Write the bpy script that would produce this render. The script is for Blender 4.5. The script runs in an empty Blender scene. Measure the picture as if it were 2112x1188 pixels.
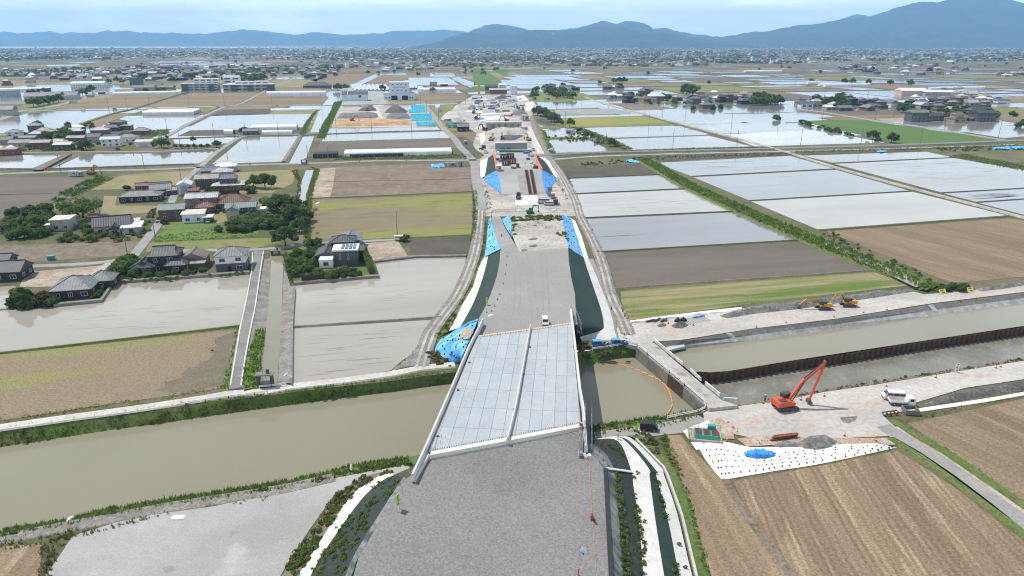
import bpy, math, random
import numpy as np
from mathutils import Vector, Matrix
SC = bpy.context.scene
COL = SC.collection
R = math.radians
PI = math.pi

# ------------------------------------------------------------------ camera, sky, sun, exposure
H = 75.0
PITCH = math.atan((594 - 86) / 1408.0)
cam_d = bpy.data.cameras.new("camera")
cam_d.sensor_width = 36.0
cam_d.lens = 36.0 * 1408.0 / 2112.0
cam_d.clip_start = 1.0
cam_d.clip_end = 80000.0
cam = bpy.data.objects.new("camera", cam_d)
cam.location = (0, 0, H)
cam.rotation_euler = (PI / 2 - PITCH, 0, 0)
COL.objects.link(cam)
SC.camera = cam

SUN_EL, SUN_AZ = R(60), R(-60)
world = bpy.data.worlds.new("World")
SC.world = world
world.use_nodes = True
wn, wl = world.node_tree.nodes, world.node_tree.links
wn.clear()
w_out = wn.new("ShaderNodeOutputWorld")
w_bg = wn.new("ShaderNodeBackground")
w_bg.inputs["Strength"].default_value = 0.08
w_sky = wn.new("ShaderNodeTexSky")
w_sky.sky_type = 'NISHITA'
w_sky.sun_disc = False
w_sky.sun_elevation = SUN_EL
w_sky.sun_rotation = SUN_AZ
w_sky.altitude = 60
w_sky.air_density = 1.0
w_sky.dust_density = 0.3
w_sky.ozone_density = 1.0
w_tc = wn.new("ShaderNodeTexCoord")
w_map = wn.new("ShaderNodeMapping")
w_map.inputs["Scale"].default_value = (2.2, 2.2, 15.0)
w_no = wn.new("ShaderNodeTexNoise")
w_no.inputs["Scale"].default_value = 2.6
w_no.inputs["Detail"].default_value = 7
w_no.inputs["Roughness"].default_value = 0.58
w_ra = wn.new("ShaderNodeMapRange")
w_ra.inputs[1].default_value = 0.47
w_ra.inputs[2].default_value = 0.68
w_ra.inputs[3].default_value = 0.62
w_ra.inputs[4].default_value = 0.9
w_mx = wn.new("ShaderNodeMix")
w_mx.data_type = 'RGBA'
w_mx.inputs[7].default_value = (28.0, 30.3, 31.0, 1)
wl.new(w_tc.outputs["Generated"], w_map.inputs["Vector"])
wl.new(w_map.outputs[0], w_no.inputs["Vector"])
wl.new(w_no.outputs["Fac"], w_ra.inputs[0])
w_sep = wn.new("ShaderNodeSeparateXYZ")
w_el = wn.new("ShaderNodeMapRange")
w_el.inputs[1].default_value = 0.2
w_el.inputs[2].default_value = 0.6
w_el.inputs[3].default_value = 1.0
w_el.inputs[4].default_value = 0.1
w_mu = wn.new("ShaderNodeMath")
w_mu.operation = 'MULTIPLY'
wl.new(w_tc.outputs["Generated"], w_sep.inputs[0])
wl.new(w_sep.outputs["Z"], w_el.inputs[0])
wl.new(w_ra.outputs[0], w_mu.inputs[0])
wl.new(w_el.outputs[0], w_mu.inputs[1])
wl.new(w_mu.outputs[0], w_mx.inputs[0])
wl.new(w_sky.outputs[0], w_mx.inputs[6])
wl.new(w_mx.outputs[2], w_bg.inputs["Color"])
wl.new(w_bg.outputs[0], w_out.inputs["Surface"])

sun_d = bpy.data.lights.new("sun", 'SUN')
sun_d.energy = 5.0
sun_d.angle = R(0.5)
sun_d.color = (1.0, 0.95, 0.87)
sun = bpy.data.objects.new("sun", sun_d)
sdir = Vector((math.sin(SUN_AZ) * math.cos(SUN_EL), math.cos(SUN_AZ) * math.cos(SUN_EL), math.sin(SUN_EL)))
sun.rotation_euler = (-sdir).to_track_quat('-Z', 'Y').to_euler()
sun.location = (-200, 300, 400)
COL.objects.link(sun)

SC.view_settings.view_transform = 'Standard'
SC.view_settings.look = 'None'
SC.view_settings.exposure = -0.02
SC.view_settings.gamma = 1.0
SC.view_settings.use_curve_mapping = False
SC.cycles.use_denoising = True
SC.cycles.denoising_prefilter = 'ACCURATE'
SC.cycles.denoising_input_passes = 'RGB_ALBEDO_NORMAL'
SC.cycles.filter_width = 1.1
SC.cycles.max_bounces = 5
SC.cycles.diffuse_bounces = 2
SC.cycles.glossy_bounces = 3
SC.cycles.transmission_bounces = 3
SC.cycles.volume_bounces = 2
SC.cycles.transparent_max_bounces = 6
SC.cycles.caustics_reflective = False
SC.cycles.caustics_refractive = False

# ------------------------------------------------------------------ helpers
SP, CP = math.sin(PITCH), math.cos(PITCH)
def G(x, y, z=0.0):
    u, v = (x - 1056) / 1408.0, (y - 594) / 1408.0
    t = (H - z) / (SP + v * CP)
    return Vector((u * t, (CP - v * SP) * t, z))
def P(s, z=0.0, dx=0, dy=0, k=1.0):
    out = []
    for w in s.split():
        a = w.split(',')
        zz = float(a[2]) if len(a) > 2 else z
        out.append(G(dx + float(a[0]) / k, dy + float(a[1]) / k, zz))
    return out
def tag(o, label=None, cat=None, group=None, kind=None):
    if label: o["label"] = label
    if cat: o["category"] = cat
    if group: o["group"] = group
    if kind: o["kind"] = kind
    return o
def thing(name, label, cat, loc=(0, 0, 0), rz=0.0, group=None):
    o = bpy.data.objects.new(name, None)
    o.empty_display_size = 0.5
    COL.objects.link(o)
    o.location = loc
    o.rotation_euler = (0, 0, rz)
    return tag(o, label, cat, group)
def rotz(a):
    return Matrix.Rotation(a, 3, 'Z')
class MB:
    def __init__(s):
        s.v, s.f, s.m = [], [], []
    def add(s, verts, faces, mi=0):
        n = len(s.v)
        s.v.extend([tuple(p) for p in verts])
        s.f.extend([tuple(n + i for i in f) for f in faces])
        s.m.extend([mi] * len(faces))
        return s
    def box(s, c, d, rz=0.0, mi=0, top=(1.0, 1.0), M=None):
        hx, hy, hz = d[0] / 2, d[1] / 2, d[2] / 2
        vs = []
        for z in (-1, 1):
            kx, ky = (top if z > 0 else (1, 1))
            for x, y in ((-1, -1), (1, -1), (1, 1), (-1, 1)):
                vs.append(Vector((x * hx * kx, y * hy * ky, z * hz)))
        m = M if M is not None else (rotz(rz) if rz else None)
        if m is not None:
            vs = [m @ v for v in vs]
        c = Vector(c)
        return s.add([v + c for v in vs], [(3, 2, 1, 0), (4, 5, 6, 7), (0, 1, 5, 4), (1, 2, 6, 5), (2, 3, 7, 6), (3, 0, 4, 7)], mi)
    def cyl(s, a, b, r0, r1=None, n=8, mi=0, cap=True):
        a, b = Vector(a), Vector(b)
        r1 = r0 if r1 is None else r1
        d = (b - a).normalized()
        e = d.orthogonal().normalized()
        g = d.cross(e)
        vs = [a + (e * math.cos(2 * PI * i / n) + g * math.sin(2 * PI * i / n)) * r0 for i in range(n)]
        vs += [b + (e * math.cos(2 * PI * i / n) + g * math.sin(2 * PI * i / n)) * r1 for i in range(n)]
        fs = [(i, (i + 1) % n, n + (i + 1) % n, n + i) for i in range(n)]
        if cap:
            fs += [tuple(range(n - 1, -1, -1)), tuple(range(n, 2 * n))]
        return s.add(vs, fs, mi)
    def bar(s, a, b, w, h, mi=0):
        a, b = Vector(a), Vector(b)
        d = (b - a)
        L = d.length
        d = d / L
        up = Vector((0, 0, 1)) if abs(d.z) < 0.95 else Vector((0, 1, 0))
        x = d.cross(up).normalized()
        u = x.cross(d)
        vs = []
        for p in (a, b):
            for i, j in ((-1, -1), (1, -1), (1, 1), (-1, 1)):
                vs.append(p + x * (i * w / 2) + u * (j * h / 2))
        return s.add(vs, [(3, 2, 1, 0), (4, 5, 6, 7), (0, 1, 5, 4), (1, 2, 6, 5), (2, 3, 7, 6), (3, 0, 4, 7)], mi)
    def extrude(s, prof, axis_a, axis_b, org, depth_vec, mi=0):
        A, B, O, D = Vector(axis_a), Vector(axis_b), Vector(org), Vector(depth_vec)
        n = len(prof)
        v0 = [O + A * p[0] + B * p[1] - D * 0.5 for p in prof]
        v1 = [O + A * p[0] + B * p[1] + D * 0.5 for p in prof]
        fs = [tuple(range(n)), tuple(range(2 * n - 1, n - 1, -1))]
        fs += [(i, n + i, n + (i + 1) % n, (i + 1) % n) for i in range(n)]
        return s.add(v0 + v1, fs, mi)
    def slab(s, pts, z0, z1, mi=0):
        n = len(pts)
        v = [(p[0], p[1], z0) for p in pts] + [(p[0], p[1], z1) for p in pts]
        return s.add(v, [tuple(range(n, 2 * n))] + [(i, (i + 1) % n, n + (i + 1) % n, n + i) for i in range(n)], mi)
    def dome(s, c, rx, ry, rz, n=10, k=4, mi=0):
        vs, fs = [], []
        for j in range(k):
            t = j / k * PI / 2
            for i in range(n):
                a = 2 * PI * i / n
                vs.append((c[0] + rx * math.cos(t) * math.cos(a), c[1] + ry * math.cos(t) * math.sin(a), c[2] + rz * math.sin(t)))
        vs.append((c[0], c[1], c[2] + rz))
        for j in range(k - 1):
            for i in range(n):
                fs.append((j * n + i, j * n + (i + 1) % n, (j + 1) * n + (i + 1) % n, (j + 1) * n + i))
        fs += [((k - 1) * n + i, (k - 1) * n + (i + 1) % n, k * n) for i in range(n)]
        return s.add(vs, fs, mi)
    def mesh(s, name, mats, smooth=False):
        me = bpy.data.meshes.new(name)
        me.from_pydata(s.v, [], s.f)
        for m in (mats if isinstance(mats, (list, tuple)) else [mats]):
            me.materials.append(m)
        me.polygons.foreach_set("material_index", s.m)
        if smooth:
            me.polygons.foreach_set("use_smooth", [True] * len(me.polygons))
        me.update()
        return me
    def build(s, name, mats, parent=None, loc=None, rz=0.0, smooth=False, flip=False):
        me = s.mesh(name, mats, smooth)
        import bmesh
        bm = bmesh.new(); bm.from_mesh(me)
        bmesh.ops.recalc_face_normals(bm, faces=bm.faces)
        bm.to_mesh(me); bm.free()
        return put(name, me, parent, loc, rz)
def put(name, me, parent=None, loc=None, rz=0.0):
    o = bpy.data.objects.new(name, me)
    COL.objects.link(o)
    if parent is not None: o.parent = parent
    if loc is not None: o.location = loc
    if rz: o.rotation_euler = (0, 0, rz)
    return o
def np_mesh(name, verts, faces, mats, midx=None):
    me = bpy.data.meshes.new(name)
    nf, k = faces.shape
    me.vertices.add(len(verts)); me.loops.add(nf * k); me.polygons.add(nf)
    me.vertices.foreach_set("co", np.asarray(verts, dtype=np.float32).ravel())
    me.loops.foreach_set("vertex_index", faces.astype(np.int32).ravel())
    me.polygons.foreach_set("loop_start", np.arange(0, nf * k, k, dtype=np.int32))
    me.polygons.foreach_set("loop_total", np.full(nf, k, dtype=np.int32))
    for m in mats: me.materials.append(m)
    if midx is not None:
        me.polygons.foreach_set("material_index", np.asarray(midx, dtype=np.int32))
    me.update(calc_edges=True)
    return me
def leafy(m, k=.46):
    N, L = m.node_tree.nodes, m.node_tree.links
    b, o = N["Principled BSDF"], N["Material Output"]
    t = N.new("ShaderNodeBsdfTranslucent"); x = N.new("ShaderNodeMixShader"); x.inputs[0].default_value = k
    L.new(b.inputs["Base Color"].links[0].from_socket, t.inputs["Color"])
    L.new(b.outputs[0], x.inputs[1]); L.new(t.outputs[0], x.inputs[2]); L.new(x.outputs[0], o.inputs["Surface"])
    return m
def copy_tree(root, name=None):
    c = root.copy()
    COL.objects.link(c)
    for ch in root.children:
        d = ch.copy(); COL.objects.link(d); d.parent = c
        for g in ch.children:
            e = g.copy(); COL.objects.link(e); e.parent = d
    return c

# ------------------------------------------------------------------ materials
def _rgba(c): return (c[0], c[1], c[2], 1.0)
def mat(name, c1, rough=0.85, c2=None, scale=0.05, lo=0.4, hi=0.62, c3=None, scale3=1.0, lo3=0.5, hi3=0.7,
        fine=0.0, fscale=3.0, rows=None, bump=0.0, bscale=2.0, metal=0.0, spec=0.3, local=False, stretch=None, ior=None, detail=5):
    dk = lambda c: c if c is None or max(c) > .345 else tuple(q * .87 for q in c)
    if "leaf" not in name and "plants" not in name: c1, c2, c3 = dk(c1), dk(c2), dk(c3)
    m = bpy.data.materials.new(name)
    m.use_nodes = True
    N, L = m.node_tree.nodes, m.node_tree.links
    b = N["Principled BSDF"]
    b.inputs["Roughness"].default_value = rough
    b.inputs["Metallic"].default_value = metal
    b.inputs["Specular IOR Level"].default_value = spec
    if ior: b.inputs["IOR"].default_value = ior
    if local:
        tc = N.new("ShaderNodeTexCoord"); pos = tc.outputs["Object"]
    else:
        g = N.new("ShaderNodeNewGeometry"); pos = g.outputs["Position"]
    def vec(ang=0.0, sc=(1, 1, 1)):
        mp = N.new("ShaderNodeMapping"); mp.vector_type = 'TEXTURE' if False else 'POINT'
        rot = N.new("ShaderNodeVectorRotate"); rot.rotation_type = 'Z_AXIS'
        rot.inputs["Angle"].default_value = -ang
        L.new(pos, rot.inputs["Vector"])
        mp.inputs["Scale"].default_value = sc
        L.new(rot.outputs[0], mp.inputs["Vector"])
        return mp.outputs[0]
    def noise(v, sc, det=5):
        n = N.new("ShaderNodeTexNoise")
        n.inputs["Scale"].default_value = sc
        n.inputs["Detail"].default_value = det
        n.inputs["Roughness"].default_value = 0.6
        L.new(v, n.inputs["Vector"])
        return n.outputs["Fac"]
    def rng(f, a, c, o0=0.0, o1=1.0):
        r = N.new("ShaderNodeMapRange")
        r.inputs[1].default_value = a; r.inputs[2].default_value = c
        r.inputs[3].default_value = o0; r.inputs[4].default_value = o1
        L.new(f, r.inputs[0])
        return r.outputs[0]
    def mix(f, a, c, mode='MIX'):
        x = N.new("ShaderNodeMix"); x.data_type = 'RGBA'; x.blend_type = mode
        if isinstance(f, float): x.inputs[0].default_value = f
        else: L.new(f, x.inputs[0])
        for i, q in ((6, a), (7, c)):
            if isinstance(q, (tuple, list)): x.inputs[i].default_value = _rgba(q)
            else: L.new(q, x.inputs[i])
        return x.outputs[2]
    cur = c1
    v0 = vec(stretch[0], (stretch[1], stretch[2], 1)) if stretch else pos
    if c2 is not None:
        cur = mix(rng(noise(v0, scale, detail), lo, hi), cur, c2)
    if c3 is not None:
        cur = mix(rng(noise(v0, scale3, detail), lo3, hi3), cur, c3)
    if rows is not None:
        ang, per, rc, amt = rows
        vr = vec(ang)
        w = N.new("ShaderNodeTexWave"); w.wave_type = 'BANDS'; w.bands_direction = 'Y'
        w.inputs["Scale"].default_value = 0.314 / per
        w.inputs["Distortion"].default_value = 2.6
        w.inputs["Detail"].default_value = 2
        w.inputs["Detail Scale"].default_value = 0.6
        L.new(vr, w.inputs["Vector"])
        st = noise(vec(ang, (0.04, 1.0, 1.0)), 0.55 / per, 3)
        f = N.new("ShaderNodeMath"); f.operation = 'MULTIPLY'
        L.new(rng(w.outputs["Fac"], 0.25, 0.8), f.inputs[0]); L.new(rng(st, 0.35, 0.6, 0.25, 1.0), f.inputs[1])
        f2 = N.new("ShaderNodeMath"); f2.operation = 'MULTIPLY'; f2.inputs[1].default_value = amt
        L.new(f.outputs[0], f2.inputs[0])
        cur = mix(f2.outputs[0], cur, rc)
    if fine > 0:
        fn = noise(pos, fscale, 6)
        k = rng(fn, 0.28, 0.72, 1.0 - fine, 1.0 + fine)
        cmb = N.new("ShaderNodeCombineColor")
        for i in range(3): L.new(k, cmb.inputs[i])
        cur = mix(1.0, cur, cmb.outputs[0], 'MULTIPLY')
    if isinstance(cur, (tuple, list)): b.inputs["Base Color"].default_value = _rgba(cur)
    else: L.new(cur, b.inputs["Base Color"])
    if bump > 0:
        bp = N.new("ShaderNodeBump"); bp.inputs["Strength"].default_value = 1.0; bp.inputs["Distance"].default_value = bump
        L.new(noise(v0 if stretch else pos, bscale, 4), bp.inputs["Height"])
        L.new(bp.outputs[0], b.inputs["Normal"])
    return m
# ------------------------------------------------------------------ palette
AL, AC, AR = R(107), R(12), R(100)
M_ground = mat("m_ground", (.10, .105, .045), .95, (.17, .145, .085), .02, .42, .6, (.07, .10, .028), .11, .52, .66, fine=.35, fscale=1.2)
M_grass = mat("m_grass", (.10, .165, .034), .9, (.15, .17, .06), .12, .42, .62, (.07, .115, .028), .5, .5, .7, fine=.4, fscale=2.2)
M_brightgrass = mat("m_brightgrass", (.115, .21, .03), .9, (.14, .205, .05), .06, .4, .6, fine=.3, fscale=1.5, rows=(AR, 2.2, (.06, .12, .02), .35))
M_lawn = mat("m_lawn", (.17, .21, .05), .92, (.24, .22, .085), .05, .4, .6, (.11, .15, .035), .2, .5, .7, fine=.25, fscale=2)
M_stub = mat("m_stubble", (.29, .215, .14), .95, (.20, .145, .09), .09, .4, .62, (.36, .285, .185), .35, .52, .7, fine=.45, fscale=2.6, rows=(R(-94), 1.25, (.15, .105, .065), .7), stretch=(R(-94), .12, 1))
M_stub2 = mat("m_stubble_b", (.255, .195, .125), .95, (.19, .14, .088), .09, .4, .62, (.31, .25, .165), .35, .52, .7, fine=.4, fscale=2.2, rows=(R(-62), 1.9, (.17, .115, .07), .5), stretch=(R(-62), .12, 1))
M_stub3 = mat("m_stubble_c", (.30, .225, .145), .95, (.21, .15, .095), .09, .4, .62, (.37, .30, .20), .35, .52, .7, fine=.4, fscale=2.4, rows=(R(-84), 2.4, (.18, .125, .08), .6), stretch=(R(-84), .12, 1))
M_tan = mat("m_tan_field", (.27, .205, .125), .95, (.20, .145, .09), .03, .4, .62, fine=.3, fscale=1.0, rows=(AC, 2.2, (.17, .12, .075), .5), stretch=(AC, .2, 1))
M_tilled = mat("m_tilled", (.235, .185, .138), .95, (.165, .125, .095), .06, .4, .62, (.30, .24, .18), .25, .5, .68, fine=.5, fscale=1.3, rows=(R(7.5), 3.0, (.17, .12, .09), .45))
M_pale = mat("m_pale_soil", (.40, .33, .26), .95, (.31, .25, .19), .1, .4, .62, (.22, .18, .13), .25, .56, .7, fine=.35, fscale=1.2)
M_wetsoil = mat("m_wet_soil", (.17, .145, .12), .9, (.13, .11, .09), .05, .4, .62, (.16, .165, .09), .3, .6, .72, fine=.25, fscale=2.0, rows=(AC, 1.8, (.125, .105, .085), .5), stretch=(AC, .15, 1))
M_damp = mat("m_damp_soil", (.195, .165, .12), .95, (.155, .135, .098), .15, .4, .62, (.15, .155, .075), .3, .55, .7, fine=.3, fscale=1.8, rows=(R(16), 1.3, (.13, .115, .08), .4))
M_darksoil = mat("m_dark_soil", (.115, .10, .075), .92, (.085, .075, .055), .1, .4, .62, (.10, .12, .05), .2, .58, .7, fine=.3, fscale=2.0, rows=(AC, 1.6, (.075, .065, .05), .5))
M_greenbrown = mat("m_green_brown", (.225, .185, .115), .95, (.235, .245, .06), .028, .44, .58, (.165, .13, .09), .2, .52, .68, fine=.35, fscale=1.8, rows=(R(7.5), 1.6, (.19, .175, .09), .45), stretch=(R(7.5), .3, 1))
M_greenbrown2 = mat("m_green_brown_b", (.25, .195, .13), .95, (.245, .235, .09), .12, .52, .64, (.15, .125, .09), .03, .55, .63, fine=.35, fscale=1.8, rows=(R(16), 1.3, (.20, .165, .095), .4), stretch=(R(16), .14, .6))
M_striped = mat("m_striped", (.34, .27, .165), .95, (.15, .19, .045), .16, .38, .62, (.11, .17, .03), .12, .5, .6, fine=.3, fscale=2.0, stretch=(AC, .1, 1.3))
M_hay = mat("m_hay", (.31, .255, .155), .95, (.215, .215, .08), .06, .42, .62, fine=.25, fscale=2.0, rows=(R(64), 4.2, (.20, .19, .07), .6))
M_yellow = mat("m_yellow_field", (.29, .28, .075), .95, (.25, .25, .06), .02, .4, .6, fine=.2, fscale=1.0, rows=(AC, 3, (.24, .23, .06), .4))
M_ripegreen = mat("m_green_field", (.085, .165, .03), .95, (.105, .18, .04), .03, .4, .62, fine=.3, fscale=1.0, rows=(AR, 2.5, (.05, .105, .022), .35))
M_mud = mat("m_mud", (.225, .217, .18), .32, (.17, .16, .13), .12, .4, .6, (.27, .265, .23), .3, .54, .68, fine=.3, fscale=2.5, bump=.06, bscale=1.2)
def water(name, c1, c2, rough, bump=.0, bscale=1.0, sc=.02, st=None, c3=None):
    return mat(name, c1, rough, c2, sc, .38, .64, c3, .05, .56, .7, bump=bump, bscale=bscale, spec=.5, stretch=st, ior=1.33)
M_pad = [water("m_paddy_a", (.346, .325, .277), (.318, .298, .25), .05, .0015, 1.2, .02, (AC, .22, 1)),
         water("m_paddy_b", (.225, .232, .235), (.195, .2, .203), .09, .0015, 1.2, .03, (AC, .1, 1), (.17, .168, .16)),
         water("m_paddy_c", (.25, .25, .243), (.215, .215, .21), .07, .0015, 1.2, .03, (AC, .15, 1), (.36, .32, .26)),
         water("m_paddy_d", (.28, .262, .235), (.22, .20, .175), .10, .0015, 1.2, .035, (AC, .08, 1), (.15, .132, .11))]
M_padfar = water("m_paddy_far", (.245, .252, .25), (.21, .213, .208), .10, .002, .6, .012, (AC, .25, 1))
M_river = water("m_river", (.272, .257, .18), (.245, .232, .16), .12, .012, .45, .018, (R(70), .3, 1))
M_canal = water("m_canal", (.27, .25, .175), (.23, .215, .15), .10, .004, .8, .04)
M_canal2 = water("m_cofferdam_water", (.29, .272, .20), (.255, .24, .175), .14, .010, .5, .02, (R(60), .3, 1))
M_sea = water("m_sea", (.25, .27, .28), (.22, .25, .27), .2, .0, 1, .001)
M_gravel = mat("m_gravel", (.335, .325, .308), .95, (.295, .286, .27), .03, .4, .62, (.31, .292, .27), .09, .52, .66, fine=.2, fscale=3.6)
M_gravel2 = mat("m_gravel_pale", (.365, .358, .345), .95, (.335, .328, .315), .04, .4, .62, (.39, .383, .37), .1, .58, .7, fine=.16, fscale=3.4)
M_ballast = mat("m_ballast", (.238, .233, .225), .95, (.205, .2, .193), .05, .42, .6, (.23, .224, .214), .07, .56, .68, fine=.36, fscale=3.4)
M_sandlot = mat("m_sand_lot", (.43, .40, .365), .95, (.345, .32, .29), .06, .42, .62, (.27, .25, .215), .12, .55, .68, fine=.3, fscale=.9)
M_workyard = mat("m_work_yard", (.46, .435, .405), .93, (.37, .35, .33), .06, .42, .6, (.43, .335, .275), .10, .53, .66, fine=.2, fscale=1.0, stretch=(R(15), .5, 1))
M_rust = mat("m_red_dust", (.36, .25, .185), .95, (.42, .36, .31), .25, .42, .6, fine=.3, fscale=2)
M_track = mat("m_track", (.43, .41, .375), .95, (.33, .315, .29), .1, .4, .62, (.25, .235, .2), .3, .55, .7, fine=.3, fscale=1.6)
M_whiteroad = mat("m_white_road", (.55, .52, .475), .95, (.45, .425, .39), .12, .4, .62, fine=.2, fscale=1.5)
M_asphalt = mat("m_asphalt", (.245, .24, .232), .92, (.20, .196, .19), .1, .4, .62, (.29, .28, .26), .3, .55, .7, fine=.2, fscale=2)
M_asphalt2 = mat("m_asphalt_pale", (.34, .33, .315), .92, (.28, .272, .26), .1, .4, .62, fine=.2, fscale=2)
M_earth = mat("m_earth", (.23, .19, .145), .95, (.17, .14, .105), .2, .4, .62, (.10, .12, .045), .3, .55, .68, fine=.4, fscale=2)
M_greyearth = mat("m_grey_earth", (.27, .255, .235), .95, (.20, .185, .165), .3, .4, .62, (.33, .315, .29), .4, .55, .7, fine=.4, fscale=2)
M_bund = mat("m_bund", (.15, .13, .105), .95, (.11, .11, .06), .1, .45, .6, fine=.4, fscale=1.5)
M_lanegrass = None
M_conc = mat("m_concrete", (.50, .49, .47), .85, (.43, .42, .40), .2, .4, .62, (.38, .37, .35), .5, .6, .72, fine=.12, fscale=2)
M_concdark = mat("m_concrete_old", (.24, .23, .215), .9, (.17, .165, .15), .3, .4, .62, fine=.25, fscale=1.5)
M_concwhite = mat("m_concrete_new", (.60, .59, .565), .8, (.53, .52, .495), .2, .4, .62, (.40, .385, .35), .35, .6, .72, fine=.1, fscale=2)
M_whitesheet = mat("m_white_sheet", (.80, .79, .74), .8, (.74, .73, .68), .15, .4, .62, fine=.08, fscale=1, bump=.12, bscale=.7)
M_geonet = mat("m_geotextile", (.042, .070, .061), .85, (.034, .058, .051), .12, .4, .62, fine=.2, fscale=2, rows=(R(0), 1.6, (.036, .058, .05), .35), spec=.12)
M_geonet2 = mat("m_geotextile_worn", (.03, .043, .038), .85, (.055, .058, .045), .25, .52, .68, (.05, .075, .025), .5, .6, .7, fine=.35, fscale=2.0)
M_geogrey = mat("m_geotextile_grey", (.22, .235, .235), .75, (.06, .08, .075), .45, .4, .6, fine=.2, fscale=2, stretch=(R(-55), .12, 1.4))
M_blue = mat("m_blue_tarp", (.03, .22, .62), .45, (.05, .30, .74), .3, .4, .6, fine=.15, fscale=1.5, bump=.08, bscale=1.0)
M_blue2 = mat("m_blue_tarp_pale", (.17, .48, .80), .42, (.09, .35, .73), .16, .4, .6, (.30, .60, .84), .3, .54, .68, fine=.1, fscale=1.5, rows=(R(28), 3.4, (.04, .24, .62), .6), bump=.10, bscale=.9)
M_turq = mat("m_turquoise_tarp", (.06, .50, .66), .5, (.09, .58, .72), .4, .4, .6, (.35, .62, .66), .5, .62, .7, fine=.15, fscale=1.5)
M_spoil = mat("m_spoil", (.21, .205, .195), .95, (.14, .135, .128), .3, .42, .6, (.27, .26, .245), .35, .56, .7, fine=.5, fscale=1.4, bump=.25, bscale=.6)
M_darkspoil = mat("m_dark_spoil", (.13, .125, .12), .95, (.09, .086, .08), .3, .42, .6, (.19, .185, .175), .35, .58, .7, fine=.5, fscale=1.4, bump=.25, bscale=.6)
M_orangesoil = mat("m_orange_soil", (.46, .30, .17), .95, (.36, .22, .12), .1, .42, .6, (.58, .45, .31), .15, .56, .7, fine=.3, fscale=1, bump=.2, bscale=.4)
M_veg = mat("m_plants", (.115, .18, .036), .85, (.165, .19, .062), .12, .42, .62, (.08, .13, .027), .3, .52, .68, fine=.45, fscale=1.3, spec=.25)
M_vegbright = mat("m_plants_fresh", (.14, .225, .036), .85, (.18, .225, .06), .15, .42, .62, (.095, .165, .028), .35, .52, .68, fine=.4, fscale=1.3, spec=.25)
M_vegdry = mat("m_plants_dry", (.20, .17, .09), .9, (.13, .14, .05), .2, .42, .62, (.19, .15, .085), .5, .55, .7, fine=.4, fscale=1.5)

# ------------------------------------------------------------------ ground, fields, water
def flat(name, pts, m, z=None, kind='structure'):
    if z is not None: pts = [(p[0], p[1], z) for p in pts]
    me = bpy.data.meshes.new(name)
    me.from_pydata([tuple(p) for p in pts], [], [tuple(range(len(pts)))])
    me.materials.append(m)
    me.update()
    if me.polygons[0].normal.z < 0: me.flip_normals()
    return tag(put(name, me), kind=kind)
def slab(name, pts, m, z0, z1, kind='structure'):
    mb = MB().slab([(p[0], p[1]) for p in pts], z0, z1)
    return tag(mb.build(name, m), kind=kind)
def smooth_line(pts, step=6.0):
    pts = [Vector(p) for p in pts]
    if len(pts) < 3: return pts
    q = [pts[0] * 2 - pts[1]] + pts + [pts[-1] * 2 - pts[-2]]
    out = []
    for i in range(1, len(q) - 2):
        a, b, c, d = q[i - 1], q[i], q[i + 1], q[i + 2]
        n = max(1, min(12, int((c - b).length / step)))
        for k in range(n):
            t = k / n
            out.append(0.5 * ((2 * b) + (c - a) * t + (2 * a - 5 * b + 4 * c - d) * t * t + (3 * b - a - 3 * c + d) * t ** 3))
    out.append(pts[-1])
    return out
def offset(pts, d):
    out = []
    for i, p in enumerate(pts):
        a, b = pts[max(0, i - 1)], pts[min(len(pts) - 1, i + 1)]
        t = Vector((b[0] - a[0], b[1] - a[1], 0))
        t = t.normalized() if t.length > 1e-6 else Vector((1, 0, 0))
        out.append(Vector((p[0] - t.y * d, p[1] + t.x * d, p[2])))
    return out
def ribbon(name, pts, m, section, kind='structure', smooth=True, parent=None):
    if smooth: pts = smooth_line(pts)
    k = len(section)
    lines = [[Vector((q.x, q.y, q.z + h)) for q in offset(pts, o)] for o, h in section]
    v, f = [], []
    n = len(pts)
    for i in range(n):
        for j in range(k): v.append(lines[j][i])
    for i in range(n - 1):
        for j in range(k - 1):
            f.append((i * k + j, i * k + j + 1, (i + 1) * k + j + 1, (i + 1) * k + j))
    mb = MB(); mb.add(v, f)
    mb.f.append(tuple(range(k))); mb.m.append(0)
    mb.f.append(tuple(range((n - 1) * k, n * k))); mb.m.append(0)
    o = mb.build(name, m, parent)
    return tag(o, kind=kind) if kind else o
def road(name, s, w, m, h=0.35, z=0.0, smooth=True, sl=0.25, **kw):
    pts = P(s, z, **kw)
    return ribbon(name, pts, m, [(-w / 2 - sl, -.02), (-w / 2, h), (w / 2, h), (w / 2 + sl, -.02)], smooth=smooth)
def ruts(s, m, z, g=.85, w=.75):
    pts = P(s, z)
    for o in (-g, g): ribbon("wheel_rut", pts, m, [(o - w / 2, 0), (o - w / 2, .02), (o + w / 2, .02), (o + w / 2, 0)])
def bund(s, w=1.2, h=0.4, m=None, name="earth_bank", z=0.0, **kw):
    pts = P(s, z, **kw)
    return ribbon(name, pts, m or M_bund, [(-w / 2, 0), (-w * .22, h), (w * .22, h), (w / 2, 0)], smooth=False)
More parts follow.
